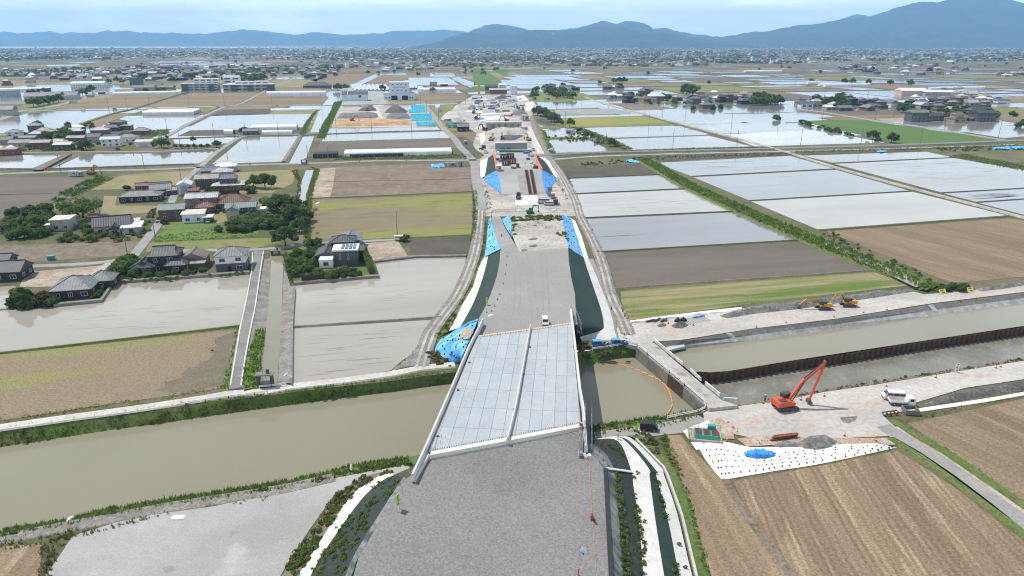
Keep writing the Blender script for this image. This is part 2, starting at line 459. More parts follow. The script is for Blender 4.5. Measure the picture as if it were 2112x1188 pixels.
def loft(name, lines, m, kind='structure', smooth=True, parent=None, rough=0.0, seed=1, step=3.0):
    ls = []
    for l in lines:
        l = [Vector(p) for p in l]
        ls.append(l)
    n = max(len(l) for l in ls)
    N = max(2, n if not smooth else 40)
    if smooth and all(len(l) == n for l in ls):
        def cr(l):
            q = [l[0] * 2 - l[1]] + l + [l[-1] * 2 - l[-2]]
            o = []
            for i in range(1, len(q) - 2):
                a, b, c, d = q[i - 1:i + 3]
                for t in (0, .2, .4, .6, .8):
                    o.append(0.5 * ((2 * b) + (c - a) * t + (2 * a - 5 * b + 4 * c - d) * t * t + (3 * b - a - 3 * c + d) * t ** 3))
            return o + [l[-1]]
        ls = [cr(l) for l in ls]
        smooth = False; n = N = len(ls[0])
    def resample(l, N):
        l = smooth_line(l, step) if smooth else l
        d = [0]
        for i in range(1, len(l)): d.append(d[-1] + (l[i] - l[i - 1]).length)
        out = []
        for k in range(N):
            t = d[-1] * k / (N - 1)
            i = 0
            while i < len(l) - 2 and d[i + 1] < t: i += 1
            u = (t - d[i]) / max(1e-9, d[i + 1] - d[i])
            out.append(l[i].lerp(l[i + 1], min(1, max(0, u))))
        return out
    if smooth or any(len(l) != n for l in ls): ls = [resample(l, N) for l in ls]
    N = len(ls[0]); k = len(ls)
    rnd = random.Random(seed)
    v = []
    for j, l in enumerate(ls):
        for p in l:
            q = Vector(p)
            if rough and 0 < j < k - 1: q.z += rnd.uniform(-rough, rough)
            v.append(q)
    f = [(j * N + i, j * N + i + 1, (j + 1) * N + i + 1, (j + 1) * N + i) for j in range(k - 1) for i in range(N - 1)]
    mb = MB(); mb.add(v, f)
    me = mb.mesh(name, m)
    up = sum(p.normal.z * p.area for p in me.polygons)
    if up < 0: me.flip_normals()
    o = put(name, me, parent)
    return tag(o, kind=kind) if kind else o

WL = -2.5
# the two shores of the river: top of the bank and waterline
N_TOP = "-300,925 0,888 147,868 295,848 424,829 523,820 601,809 702,797 803,786 870,776 938,768 1010,755 1198,722 1250,722 1300,712"
N_WAT = "-300,960 0,922 74,912 166,895 258,883 332,873 405,862 523,845 600,835 709,819 837,803 933,790 1010,778 1198,751 1250,744 1312,734"
S_WAT = "-300,1150 0,1096 48,1086 140,1071 199,1054 321,1032 442,1015 600,990 740,956 843,942 960,925 1100,905 1216,879 1290,868 1372,859 1443,846"
S_TOP = "-300,1160 0,1106 48,1096 140,1082 199,1066 321,1045 442,1028 600,1003 740,974 843,958 960,940 1100,915 1216,893 1290,880 1372,868 1447,852"
nt, nw, sw_, st_ = P(N_TOP), P(N_WAT, WL), P(S_WAT, WL), P(S_TOP)
# works canal: top of revetment, waterline; lower mud bank
C_TOP = "1300,712 1349,706 1405,703.5 1550,680 1727,659 1918,628 2112,604 2500,545"
C_WAT = "1312,734 1349,728 1375,724 1550,702 1727,678 1918,652 2112,625 2500,566"
D_WAT = "1443,846 1519,833 1620,818 1697,803 1815,786 1962,762 2112,738 2500,670"
D_TOP = "1447,852 1519,837 1620,824 1697,808 1815,791 1962,767 2112,743 2500,676"
ct, cw, dw, dt = P(C_TOP), P(C_WAT, -2.0), P(D_WAT, -2.0), P(D_TOP)
far = 60000.0
gn = [Vector((-far, nt[0].y, 0))] + nt[:-1] + ct + [Vector((far, ct[-1].y, 0)), Vector((far, far, 0)), Vector((-far, far, 0))]
flat("ground", gn, M_ground, 0.0)
gs = [Vector((-far, st_[0].y, 0))] + st_[:-1] + dt + [Vector((far, dt[-1].y, 0)), Vector((far, -400, 0)), Vector((-far, -400, 0))]
flat("ground", gs, M_ground, 0.0)
flat("river_bed", [Vector((-far, 150, 0)), Vector((-300, 150, 0)), Vector((20, 165, 0)), Vector((150, 235, 0)), Vector((400, 340, 0)), Vector((400, 190, 0)), Vector((60, 115, 0)), Vector((-300, 30, 0)), Vector((-far, 30, 0))], M_mud, -3.4)
flat("river_water", [Vector((-far, nw[0].y + 6, 0))] + [p + Vector((0, 3, 0)) for p in nw] + [p - Vector((0, 3, 0)) for p in reversed(sw_)] + [Vector((-far, sw_[0].y - 6, 0))], M_river, WL)
loft("river_bank", [nt, nw, [p + Vector((0, -1, -1.2)) for p in nw]], M_grass, smooth=False)
loft("river_bank", [st_, sw_, [p + Vector((0, 1, -1.2)) for p in sw_]], M_grass, smooth=False)

def field(name, s, m, z=.06, **kw): return flat(name, P(s, z, **kw), m)
pr_ = random.Random(3)
def patch(s, m, z=.1, jit=.6, kind="damp_patch"):
    pts = P(s, z); out = []
    for a, b in zip(pts, pts[1:] + pts[:1]):
        n = max(1, int((b - a).length / 1.2))
        for i in range(n):
            q = a.lerp(b, i / n)
            out.append((q.x + pr_.uniform(-jit, jit), q.y + pr_.uniform(-jit, jit), z))
    return flat(kind, out, m)
PA, PB, PC, PD = M_pad
# ---- near side, left of the road works
field("gravel_yard", "150,1105 270,1068 442,1044 600,1010 700,984 840,958 846,965 800,985 740,1002 690,1020 640,1090 600,1150 560,1220 440,1420 -60,1420", M_gravel2)
field("stubble_field", "-240,1150 90,1120 78,1200 20,1420 -240,1420", M_stub3)
road("service_path", "-150,1136 0,1113 110,1091 206,1074 332,1049 442,1032 600,1006 690,985", 2.6, M_greyearth, .12)
field("field", "-60,740 0,731 492,679 482,735 466,798 424,806 200,837 0,868 -60,876", M_greenbrown2)
patch("330,806 372,768 428,738 446,700 472,688 486,690 476,750 462,794 420,803 372,810", M_damp, .08, 1.6)
patch("470,1098 486,1092 492,1100 478,1106", M_gravel, .07, .5); patch("335,1170 360,1164 366,1176 345,1182", M_gravel, .07, .5)
road("bank_road", "-150,905 0,883 147,862 295,842 424,822 472,813 553,808 601,798 702,787 803,773 870,760 938,753", 2.5, M_whiteroad, .3)
road("lane", "534,521 527.5,560 516,630 505,680 495,740 487,806", 2.9, M_asphalt, .7)
road("kerb_strip", "544,521 538,560 528,630 518,680 507,740 498,800", .35, M_concwhite, .8)
road("kerb_strip", "522,524 519.5,560 507,630 496,680 486,740 476,800", .3, M_concwhite, .75)
loft("canal_bank", [P("545,535 540,562 529,630 519,682 509,738 500,800", .7), P("560,532 558,562 554,630 546,690 541,740 535,795", .1)], M_greyearth)
field("canal_water", "558,527 583,527 584,560 581,640 577,720 572,794 536,794 545,700 553,640", M_canal, .1)
loft("canal_bank", [P("583,527 585,560 581,640 577,720 573,792", .1), P("598,590 602,600 600,640 598,700 598,790", .8), P("606,590 609,600 606,640 604,700 603,792", .8), P("607,590 610,600 607,640 605,700 604,792", .05)], M_greyearth)
loft("grass_strip", [P("527,680 520,704 509,742 501,803", .76), P("548,680 541,710 537,750 534,800", .3)], M_brightgrass, smooth=False)
loft("grass_strip", [P("500,677 492,720 479,765 470,806", .12), P("487,680 480,720 467,768 455,808", .12)], M_brightgrass, smooth=False)
field("rice_paddy", "606,588 769,573 783,573 773,541 857,531 961,529 958,560 938,608 907,654 604,674", PA)
field("rice_paddy", "604,677 901,659 880,692 862,722 830,743 806,764 702,783 601,795", PA)
patch("806,764 836,742 858,716 876,692 890,690 884,716 866,745 830,760", M_greyearth, .1, .5)
bund("604,675.5 760,665 909,655", 1.1, .5, M_greyearth)
road("farm_track", "990,400 991,438 989,463 984,501 974,541 958,582 941,615 913,652 888,688 876,722 866,757", 4.4, M_greyearth, .33)
ruts("990,400 991,438 989,463 984,501 974,541 958,582 941,615 913,652 888,688 876,722 866,757", M_track, .35)
field("dark_plot", "838,493 975,485 972,526 851,530", M_darksoil)
field("gravel_lot", "742,503 820,496 841,528 760,538", M_pale)
field("field", "654,412 975,399 975,483 740,494 639,498 644,422", M_greenbrown)
field("tilled_field", "656,346 693,344 881,338 975,345 972,394 641,409", M_tilled)
field("pale_strip", "657,348 692,346 688,378 681,406 642,408", M_pale, .1)
bund("668,376 972,369", .8, .25)
bund("641,410 972,396", 1.2, .4, M_grass)
bund("640,500 745,496 975,485", 1.6, .4, M_grass)
road("farm_road", "-100,366 0,360 151,354 303,351 417,346 520,341 671,337 772,333 949,331.5 990,331", 5.0, M_asphalt2, .4)
road("farm_lane", "-100,350 0,349.5 109,349 290,343 400,339.5", 1.2, M_greyearth, .8)
road("site_road", "874,213 899,245 915,265 939,288 949,303 969,323 979,340 981,361 987,394 994,434", 5.2, M_asphalt2, .4)
road("village_lane", "274,531 283,520 336,450 366,394 391,364 412,346 449,313 495,284 509,281", 3.8, M_asphalt2, .4)
road("farm_lane", "345,281 391,255 461,222 497,214 543,190 585,171 640,150", 4.2, M_asphalt2, .4)
road("farm_lane", "351,286.5 488,281.5 618,279 671,277 795,272 909,269.5", 2.4, M_greyearth, .6)
road("village_lane", "-60,318 34,316 156,314 330,313 440,307 455,308", 3.0, M_asphalt2, .4)
road("main_road", "-80,268 0,247 40,231 109,220 199,197 232,191 262,186", 8.0, M_asphalt2, .4)
road("main_road", "60,231 109,228 232,227 497,219 700,217.5 788,215 875,213 949,209 1040,206", 6.0, M_asphalt2, .4)
road("green_lane", "110,285 152,262 232,235 262,228 288,221 381,191", 4.5, M_grass, .7)
field("rice_paddy", "-40,262 60,232.5 238,231 150,260 110,272 -40,275", M_padfar)
field("rice_paddy", "205,262 262,239 425,237 362,265 190,280", M_padfar)
field("rice_paddy", "441,237 650,235 630,262 381,267", M_padfar)
field("rice_paddy", "355,285 490,283 474,295 424,299 361,296", PC)
field("rice_paddy", "505,283 618,281 584,333 437,339", PC)
field("canal_water", "625,282 648,281 627,339 595,339", M_padfar, .1)
bund("619,281 611,294 585,335", 4.0, 1.0, M_greyearth)
field("canal_water", "640,273 661,273 681,230 694,212 703,192 690,192 676,212 658,230", M_padfar, .1)
field("canal_water", "631,351 647,351 640,375 631,400 628,430 608,430 616,391", M_padfar, .1)
field("canal_water", "600,470 632,468 626,505 606,503", M_canal, .1)
field("rice_paddy", "36,320 128,320 62,349 -40,352 -40,334", PC)
field("rice_paddy", "172,319 330,316 452,312 411,337 330,341 109,348", PC)
loft("earth_bank", [P("128,320 62,349", .05), P("134,319 70,350", 1.2), P("146,318 86,350", 1.2), P("150,318 92,350", .1)], M_earth, smooth=False)
field("ditch_water", "151,318 158,318 104,350 96,350", M_padfar, .1)
field("ploughed_field", "-60,367 141,364 182,370 162,392 101,424 0,455 -60,470", M_wetsoil)
bund("0,402 110,399", .8, .3)
field("hay_field", "250,362 401,351 374,379 323,387 182,392", M_hay)
field("hay_field", "215,404 242,404 237,424 341,424 333,437 207,445", M_hay)
field("hay_field", "336,440 400,432 560,410 640,408 640,422 520,440 420,470 330,470", M_hay, .04)
field("hay_field", "480,356 612,349 604,378 560,398 480,400", M_hay, .04)
field("creek_water", "128,410 146,407 118,424 92,436 84,433", M_padfar, .1)
field("creek_water", "160,388 168,384 154,398 146,399", M_padfar, .1)
field("brown_plot", "-40,508 76,504 293,497 262,527 50,541 -40,540", M_earth)
field("grass_plot", "320,488 341,473 462,472 536,475 529,487 320,498", M_brightgrass)
field("lawn", "340,455 430,457 470,463 420,470 338,474", M_brightgrass)
field("lawn", "306,500 560,490 580,500 520,514 300,519", M_lawn)
road("house_lane", "309,521 420,517 500,517 545,515 590,510 640,503 742,499 840,493", 3.0, M_asphalt2, .3)
road("village_lane", "-60,560 53,551 150,547 232,540 278,527", 3.6, M_asphalt2, .3)
field("dirt_lot", "53,561 207,548 190,564 109,591 40,592", M_pale)
road("driveway", "232,541 212,552 196,568", 3.0, M_track, .25)
field("rice_paddy", "237,585 515,565 512,607 500,671 379,686 0,729 -60,737 -60,645 0,641 111,632 212,623", PA)
field("rice_paddy", "-60,594 30,590 44,604 16,636 -60,640", PA, .05)
bund("-60,739 0,730 379,687 499,673", 1.1, .5, M_grass)
slab("house_lot", P("607,587 592,522 640,506 742,503 760,538 772,542 782,571"), M_grass, 0, .8)
slab("lot_wall", P("606,589 769,574.5 783,574.5 782,571.5 768,571.5 606,586"), M_concdark, 0, .95)
slab("lot_wall", P("237,586 515,566 515,562.5 237,582"), M_concdark, 0, .9)
slab("lot_wall", P("111,634 212,624 237,586 234,584 208,621 110,630.5"), M_concdark, 0, .9)
slab("lot_wall", P("773,542.5 857,532.5 961,530.5 961,528 857,529.5 773,539"), M_concdark, 0, .7)
# ---- upper left fields
field("brown_field", "239,197 374,194 285,222 112,227 150,215", M_tan)
field("brown_field", "394,192 534,192 478,218 292,222", M_tan)
field("brown_field", "537,199 679,199 666,216 498,217", M_tan)
field("dark_plot", "464,226 557,225 553,236 434,239", M_darksoil)
field("green_plot", "262,237 300,230 298,238 266,239", M_ripegreen)
field("dark_plot", "365,281 392,269 640,265 634,274 486,279", M_darksoil)
field("striped_field", "640,165 712,143 798,143 735,173 684,178", M_tan)
field("brown_field", "777,155 833,155 835,174 751,175", M_tan)
field("canal_water", "786,149 798,149 772,162 742,176 724,176 758,160", M_padfar, .1)
field("rice_paddy", "842,160 925,160 947,175 844,176", M_padfar)
field("rice_paddy", "800,148 838,148 838,154 790,154", M_padfar)
field("rice_paddy", "888,149 934,148 940,158 886,158", M_padfar)
field("rice_paddy", "930,160 948,160 978,170 980,176 958,176", M_padfar)
field("green_field", "972,142 998,142 1035,168 1032,176 978,176", M_ripegreen)
field("green_field", "1008,142 1045,142 1049,156 1038,157", M_ripegreen)
field("green_field", "975,178 1031,178 1024,186 955,192", M_ripegreen)
field("brown_field", "868,193 940,192 946,209 876,212", M_tan)
field("storage_yard", "697,222 842,217 873,216 897,250 890,262 684,263", M_sandlot)
road("yard_road", "772,222 788,262", 9, M_whiteroad, .15)
field("rice_paddy", "680,265 901,261 909,268 680,276 671,276", M_padfar)
field("rice_paddy", "671,278 914,271 929,284 663,292", M_padfar)
field("brown_plot", "661,294 929,286 944,302 651,310", M_wetsoil)
field("dark_plot", "930,283 956,281 990,300 962,315", M_darksoil)
field("yard", "875,217 945,214 962,232 965,262 925,262 908,248", M_lawn, .05)
field("parking", "700,180 768,176 800,196 800,214 704,216", M_gravel2)
field("wide_paddy", "-60,192 60,175 250,176 262,186 120,205 -60,215", M_padfar)
field("lawn", "-60,225 0,228 100,205 120,215 30,232 -60,245", M_lawn)
field("wide_paddy", "300,128 520,128 560,131 470,137 330,136", M_padfar)
field("hay_field", "570,168 660,162 640,180 578,180", M_hay)
# ---- the works, middle
field("site_ground", "950,213 975,197 1062,195 1085,205 1107,219 1098,236 1092,245 1098,268 1112,285 1128,318 1136,330 1150,352 1172,390 1192,432 1200,446 1000,446 990,400 984,350 985,330 1000,320 983,310 975,298 983,275 965,262 948,245 936,225", M_sandlot, .10)
field("white_slab", "1063,403 1108,402 1112,424 1062,424", M_concwhite, .2)
road("cross_track", "985,437 1060,434 1130,436 1195,437", 5.5, M_track, .25)
road("works_track", "1096,240 1103,268 1118,298 1135,328 1153,352 1173,385 1188,417 1196,445 1216,483 1234,521 1246,557 1257,602 1267,627 1282,655 1296,690", 3.8, M_greyearth, .3)
ruts("1135,328 1153,352 1173,385 1188,417 1196,445 1216,483 1234,521 1246,557 1257,602 1267,627 1282,655 1296,690", M_track, .32)
road("white_strip", "1090,262 1102,290 1117,316", 5, M_whiteroad, .2)
# ---- right of the works
field("brown_plot", "1156,344 1322,337 1365,359 1173,367", M_darksoil)
field("rice_paddy", "1174,368 1368,360.5 1428,388 1187,399", PC)
field("rice_paddy", "1188,401 1431,390 1530,434 1206,449", PA)
field("rice_paddy", "1208,452 1535,437 1660,493 1234,518", PB)
field("ploughed_field", "1240,523 1664,499 1795,556 1266,594 1250,560", M_wetsoil)
field("stubble_strip", "1280,600 1800,561 1860,572 1880,588 1550,626 1352,654 1298,660 1282,625", M_striped)
for s in ("1170,368 1369,360", "1186,400 1430,389", "1205,450 1533,435.5", "1232,520.5 1662,495"): bund(s, 1.0, .45)
bund("1262,596 1797,558.5", 1.4, .4, M_earth)
loft("canal_bank", [P("1308,330 1408,388 1512,437 1632,491 1790,556 1850,578 1890,597", .06), P("1316,329 1416,387 1522,436 1645,490 1806,556 1868,578 1912,598", .9), P("1338,328 1440,384 1550,433 1680,486 1740,512 1836,550 1925,590", .9), P("1346,327 1450,383 1562,432 1692,485 1752,510 1850,549 1942,590", .06)], M_grass)
field("creek_water", "1697,502 1712,500 1752,518 1822,548 1892,580 1905,590 1888,592 1812,556 1744,526", M_canal, 1.0)
field("rice_paddy", "1352,336 1629,321.5 1721,347.5 1425,363", PB)
field("rice_paddy", "1430,365.5 1724,350 1876,393.5 1544,413", PB)
field("rice_paddy", "1549,415.5 1882,395.5 2076,444 1686,473", PA)
bund("1427,364 1722,348.7", .8, .4); bund("1546,414.3 1879,394.4", .8, .4); bund("1692,476 2080,447", 1.3, .45)
road("farm_lane", "1205,200 1250,215 1429,262 1597,307 1723,346 1887,391 2112,450 2300,500", 2.6, M_track, .6)
field("rice_paddy", "1656,321 1911,313 1962,324 1717,335.5", PD)
field("rice_paddy", "1721,338 1966,326 2112,350 2200,365 2200,381 2112,387 1942,397", PD)
field("rice_paddy", "1946,399 2112,389.5 2200,384 2200,404 2112,409.5 2014,416.5", PB)
field("rice_paddy", "2019,418.5 2112,412 2200,406 2200,455 2112,443", PB)
bund("1717,337 1968,325", .8, .4); bund("1942,398 2112,388.5 2200,383", .8, .4); bund("2014,417.5 2112,410.7 2200,405", .8, .4)
field("brown_field", "1704,477 2078,450.5 2112,455 2250,490 2250,570 2112,571 1962,584", M_stub2)
road("highway", "1100,322 1170,318.5 1250,315 1420,311 1597,307 1821,301 2060,292 2112,290 2300,283", 7.0, M_asphalt, .5)
road("farm_road", "1130,330 1250,322 1420,317 1600,313 1830,307 2112,298 2300,292", 3.0, M_track, .3)
field("vegetable_bed", "1290,330 1340,333 1634,319 1630,314.5 1480,318 1330,323", M_darksoil, .1)
field("vegetable_bed", "1660,319.5 1905,311 1890,308.5 1640,315.5", M_darksoil, .1)
field("rice_paddy", "1118,266 1166,264 1198,280 1126,284", PC)
field("rice_paddy", "1126,290 1211,288 1264,312 1140,315.5", PC)
road("grass_strip", "1124,287 1160,286 1206,284", 3.5, M_brightgrass, .5)
field("rice_paddy", "1102,246 1118,245 1153,259 1114,261", PC)
field("rice_paddy", "1249,287.5 1462,280 1550,302 1292,309", PC)
field("rice_paddy", "1192,264 1388,259 1459,278 1247,284.5", PC)
field("rape_field", "1157,245.5 1330,240 1380,253 1184,261", M_yellow)
field("rice_paddy", "1148,239 1315,236 1326,239 1156,243.5", M_padfar)
field("mud_field", "1144,226.5 1264,223.5 1312,234 1148,237", M_mud, .06)
field("rice_paddy", "1107,211 1219,208.5 1262,221 1118,226", M_padfar)
field("brown_plot", "1254,213 1321,213 1395,224 1310,228", M_tilled)
field("rice_paddy", "1312,229 1430,225 1439,227 1597,249 1410,256", PC)
field("rice_paddy", "1417,258 1615,252 1668,266.5 1470,271.5", PC)
field("rice_paddy", "1492,277 1673,268.5 1700,271 1825,294 1556,302", PA)
field("rice_paddy", "1495,222 1617,220 1639,227 1530,232", M_padfar)
field("rice_paddy", "1557,236 1653,231 1722,240 1617,249", M_padfar)
field("bright_green_field", "1657,250 1700,247.5 1778,247 2041,285 2034,290.5 1856,297 1822,288 1700,262", M_ripegreen)
road("farm_lane", "1640,225 1700,232 1797,248 1895,261 2043,285 2090,292", 5, M_asphalt2, .4)
field("rice_paddy", "1905,258 2051,256 2112,265 2200,280 2200,288 2112,281 2071,285", PD)
field("brown_plot", "1763,226 1870,229 1868,236 1796,237", M_wetsoil)
field("brown_field", "2052,236 2112,234 2220,240 2220,265 2112,258 2056,247", M_tan)
field("dirt_lot", "1808,245 1868,243 1866,250 1830,252", M_pale)
field("rice_paddy", "1105,180 1200,176 1208,182 1112,188", M_padfar)
field("lawn", "1092,205 1100,190 1200,192 1250,205 1110,212", M_lawn, .04)
def streaks(name, regions, m, n, z, L=(5, 26), W=(.3, .9)):
    r = random.Random(n); v = []; d = Vector((math.cos(AC), math.sin(AC), 0)); q = Vector((-d.y, d.x, 0))
    for s in regions:
        p = P(s, z)
        for k in range(n):
            u, w = r.random() * .8 + .08, r.random() * .9 + .05
            c = p[0].lerp(p[1], u).lerp(p[3].lerp(p[2], u), w)
            l, h = r.uniform(*L) * .5, r.uniform(*W) * .5
            v += [c - d * l, c - d * l * .3 - q * h, c + d * l * .5 - q * h * .7, c + d * l, c + d * l * .4 + q * h, c - d * l * .5 + q * h * .8]
    me = bpy.data.meshes.new(name)
    me.from_pydata([tuple(x) for x in v], [], [tuple(range(i, i + 6)) for i in range(0, len(v), 6)])
    me.materials.append(m)
    tag(put(name, me), kind='stuff')
streaks("mud_smears", ["1380,337 1620,325 1700,344 1430,358", "1735,340 1960,330 2100,352 1940,392", "1960,404 2100,394 2100,405 2020,412", "1150,229 1260,226 1300,233 1150,235"], M_mud, 46, .066)
streaks("mud_smears", ["1220,460 1520,442 1630,490 1245,512", "1450,372 1715,355 1850,392 1550,408", "1200,408 1420,395 1500,430 1215,444"], M_pad[1], 26, .066, (8, 40), (.2, .6))
streaks("mud_smears", ["120,650 500,600 495,665 60,715", "620,600 930,560 900,645 620,665", "615,690 880,670 800,755 615,785"], M_pad[1], 30, .066, (3, 14), (.1, .3))
# ---- works canal
flat("canal_water", [p + Vector((0, 2, 0)) for p in cw[2:]] + P("2500,606 2112,672 1903,703 1650,741 1503,765 1466,768 1423,766 1385,733", -2.0), M_canal2, -2.0)
fl = P("1400,760 1440,784 1466,786 1550,776 1727,750 1918,717 2112,685 2500,620", -1.9)
flat("canal_mud", fl + [p - Vector((0, 2, 0)) for p in reversed(dw[1:])] + P("1443,840", -1.9), M_mud, -1.9)
loft("canal_bank", [dt, dw, [p + Vector((0, 1, -1)) for p in dw]], M_earth, smooth=False)
mid = [a.lerp(b, .52) for a, b in zip(ct, cw)]
M_revet_a = mat("m_revetment_dark", (.20, .195, .185), .95, (.15, .147, .14), .4, .4, .6, fine=.35, fscale=2)
M_revet_b = mat("m_revetment_block", (.37, .365, .355), .9, (.30, .295, .285), .4, .4, .6, fine=.25, fscale=2)
loft("revetment", [ct[1:], mid[1:]], M_revet_a, smooth=False)
loft("revetment", [mid[1:], cw[1:], [p + Vector((0, -1, -1)) for p in cw[1:]]], M_revet_b, smooth=False)
field("work_yard", "1297,662 1352,656 1524,637 1600,628 1700,615 1870,597 1905,607 2000,600 2112,585 2300,560 2300,575 2112,602 1918,626 1727,657 1550,678 1405,701 1349,704 1336,712 1290,710 1268,690 1277,664", M_workyard, .12)
field("work_yard", "1450,846 1519,838 1620,825 1697,809 1815,792 1962,768 2112,744 2300,720 2300,765 2112,782 1990,800 1890,830 1880,845 1820,856 1846,880 1840,899 1700,905 1560,905 1490,890 1452,868", M_workyard, .12)
field("red_dust", "1520,905 1570,898 1700,903 1830,903 1848,917 1720,920 1640,915 1540,921", M_rust, .16)
field("red_dust", "1462,868 1485,862 1510,880 1515,905 1490,905", M_rust, .16)
field("wet_patch", "1732,861 1768,858 1765,866 1750,873 1738,870", M_spoil, .17)
road("farm_lane", "1822,880 1862,905 1918,938 1991,990 2065,1045 2112,1078 2420,1300", 3.4, M_asphalt2, .3)
road("pale_verge", "1846,882 1880,905 1938,938 2011,988 2085,1040 2200,1118", 1.0, M_rust, .22)
road("grass_strip", "1836,905 1890,936 1962,985 2040,1045 2112,1104 2200,1172", 1.6, M_grass, .3)
road("grass_strip", "1842,868 1870,888 1912,908 1990,958 2070,1014 2112,1044 2250,1140", 1.4, M_grass, .3)
field("stubble_field", "1512,992 1696,960 1851,929 1962,1000 2112,1116 2320,1280 2420,1420 1760,1420 1645,1188 1549,1071", M_stub)
field("stubble_field", "1872,873 2112,822 2400,758 2520,1340 2112,1058 1905,896", M_stub2)
field("stubble_field", "1376,897 1405,897 1424,923 1490,990 1545,1072 1640,1190 1745,1420 1530,1420 1450,1188 1417,1063 1391,971", M_stub3)
road("grass_strip", "1497,992 1547,1074 1640,1192 1680,1260", 1.1, M_earth, .3)
flat("verge", P("1225,893 1290,882 1372,870 1440,856 1490,890 1410,893 1376,897 1300,905 1230,908"), M_gravel, .08)
loft("white_sheet", [P("1870,846 1935,836 2030,822 2112,808 2200,792", .5), P("1872,853 1940,843 2035,829 2112,815 2200,799", .12)], M_whitesheet, rough=.15)
loft("white_sheet", [P("1300,661 1352,654 1440,643 1530,633", .15), P("1300,664 1352,658 1440,647 1530,637", .5), P("1302,666 1352,661 1440,650 1530,640", .15)], M_whitesheet, rough=.2)
loft("white_sheet", [P("1409,889 1436,928", .12), P("1425,880 1452,925", .3), P("1461,867 1485,912", .14)], M_whitesheet, smooth=False)
loft("white_sheet", [P("1442,925 1455,948 1490,990 1512,986 1600,971 1696,956 1851,923", .1), P("1452,915 1480,940 1520,952 1600,945 1696,936 1840,920", .5), P("1466,905 1500,912 1545,922 1600,922 1650,922 1726,917 1807,914", .3)], M_whitesheet, kind='structure', rough=.08)
# ------------------------------------------------------------------ far plain: patchwork, towns, mountains
rng_ = np.random.default_rng(7)
def far_fields():
    d1 = np.array([math.cos(R(101)), math.sin(R(101))]); d2 = np.array([math.cos(AC), math.sin(AC)])
    kinds = [("rice_paddy", M_padfar, .34), ("brown_field", M_tan, .2), ("green_field", M_lawn, .18), ("hay_field", M_hay, .12), ("dark_field", M_wetsoil, .16)]
    quads = [[] for _ in kinds]
    cum = np.cumsum([k[2] for k in kinds])
    r = np.random.default_rng(3)
    a = -200.0
    while a < 9500:
        la = 90 + r.random() * 80 + max(0, a - 1500) * .03
        b = -6500.0
        while b < 8500:
            lb = (60 + r.random() * 130) * (1 + max(0, a - 2000) / 5000)
            o = d1 * (a + 4) + d2 * (b + 3)
            c = o + d1 * la / 2 + d2 * lb / 2
            if c[1] > 560 and abs(c[0]) < c[1] * .86 + 60 and c[1] < 9200:
                n = 1 if r.random() < .4 else 2 if r.random() < .6 else 3
                rowk = r.random()
                for k in range(n):
                    q = r.random()
                    # the flooded paddies lie together on the one side of the works
                    wet = .66 if (c[0] > 20 and c[1] < 1900) else .2
                    if q < wet: i = 0
                    else: i = 1 + int(r.choice(4, p=[.36, .22, .16, .26]))
                    l0, l1 = la * k / n + 1.5, la * (k + 1) / n - 1.5
                    if k == n - 1: l1 = la - 5
                    p = [o + d1 * l0, o + d1 * l0 + d2 * (lb - 6), o + d1 * l1 + d2 * (lb - 6), o + d1 * l1]
                    quads[i].append(p)
            b += lb
        a += la
    bv, bf = [], []
    for p in (p for q in quads for p in q):
        if not (1080 < p[0][1] < 3200 and (p[0][0] > 40 or p[0][1] > 1700)): continue
        for a, b in ((p[0], p[1]), (p[0], p[3])):
            d = (b - a) / np.linalg.norm(b - a); n = np.array([-d[1], d[0]]) * 1.1
            k = len(bv)
            for e in (a, b): bv += [(*(e - n * 1.6), 0), (*(e - n * .6), .85), (*(e + n * .6), .85), (*(e + n * 1.6), 0)]
            bf += [(k, k + 4, k + 5, k + 1), (k + 1, k + 5, k + 6, k + 2), (k + 2, k + 6, k + 7, k + 3)]
    tag(put("earth_bank", np_mesh("earth_bank", np.array(bv), np.array(bf), [M_bund])), kind='structure')
    for (nm, m, _), q in zip(kinds, quads):
        q = np.array(q)
        v = np.concatenate([q.reshape(-1, 2), np.full((len(q) * 4, 1), .03)], axis=1)
        tag(put(nm, np_mesh(nm, v, np.arange(len(v)).reshape(-1, 4), [m])), kind='structure')
far_fields()
flat("sea", [Vector((-16000, 8600, 0)), Vector((-1500, 8800, 0)), Vector((-900, 9800, 0)), Vector((-3000, 11500, 0)), Vector((-16000, 12300, 0))], M_sea, .12)

M_forest = mat("m_forest", (.018, .034, .016), .95, (.03, .05, .022), .003, .4, .62, (.038, .05, .026), .012, .55, .7, fine=.5, fscale=.02, detail=8)
def unproj(x, y, D):
    u, v = (x - 1056) / 1408.0, (y - 594) / 1408.0
    t = D / (CP - v * SP)
    return u * t, H - t * (SP + v * CP)
def vnoise(x, y, seed):
    r = np.random.default_rng(seed); t = r.random((64, 64))
    xi, yi = np.floor(x).astype(int), np.floor(y).astype(int)
    fx, fy = x - xi, y - yi
    fx, fy = fx * fx * (3 - 2 * fx), fy * fy * (3 - 2 * fy)
    g = lambda a, b: t[a % 64, b % 64]
    return (g(xi, yi) * (1 - fx) + g(xi + 1, yi) * fx) * (1 - fy) + (g(xi, yi + 1) * (1 - fx) + g(xi + 1, yi + 1) * fx) * fy
def fbm(x, y, seed, o=5):
    s = 0; a = .5
    for i in range(o):
        s = s + a * vnoise(x * 2 ** i, y * 2 ** i, seed + i); a *= .5
    return s
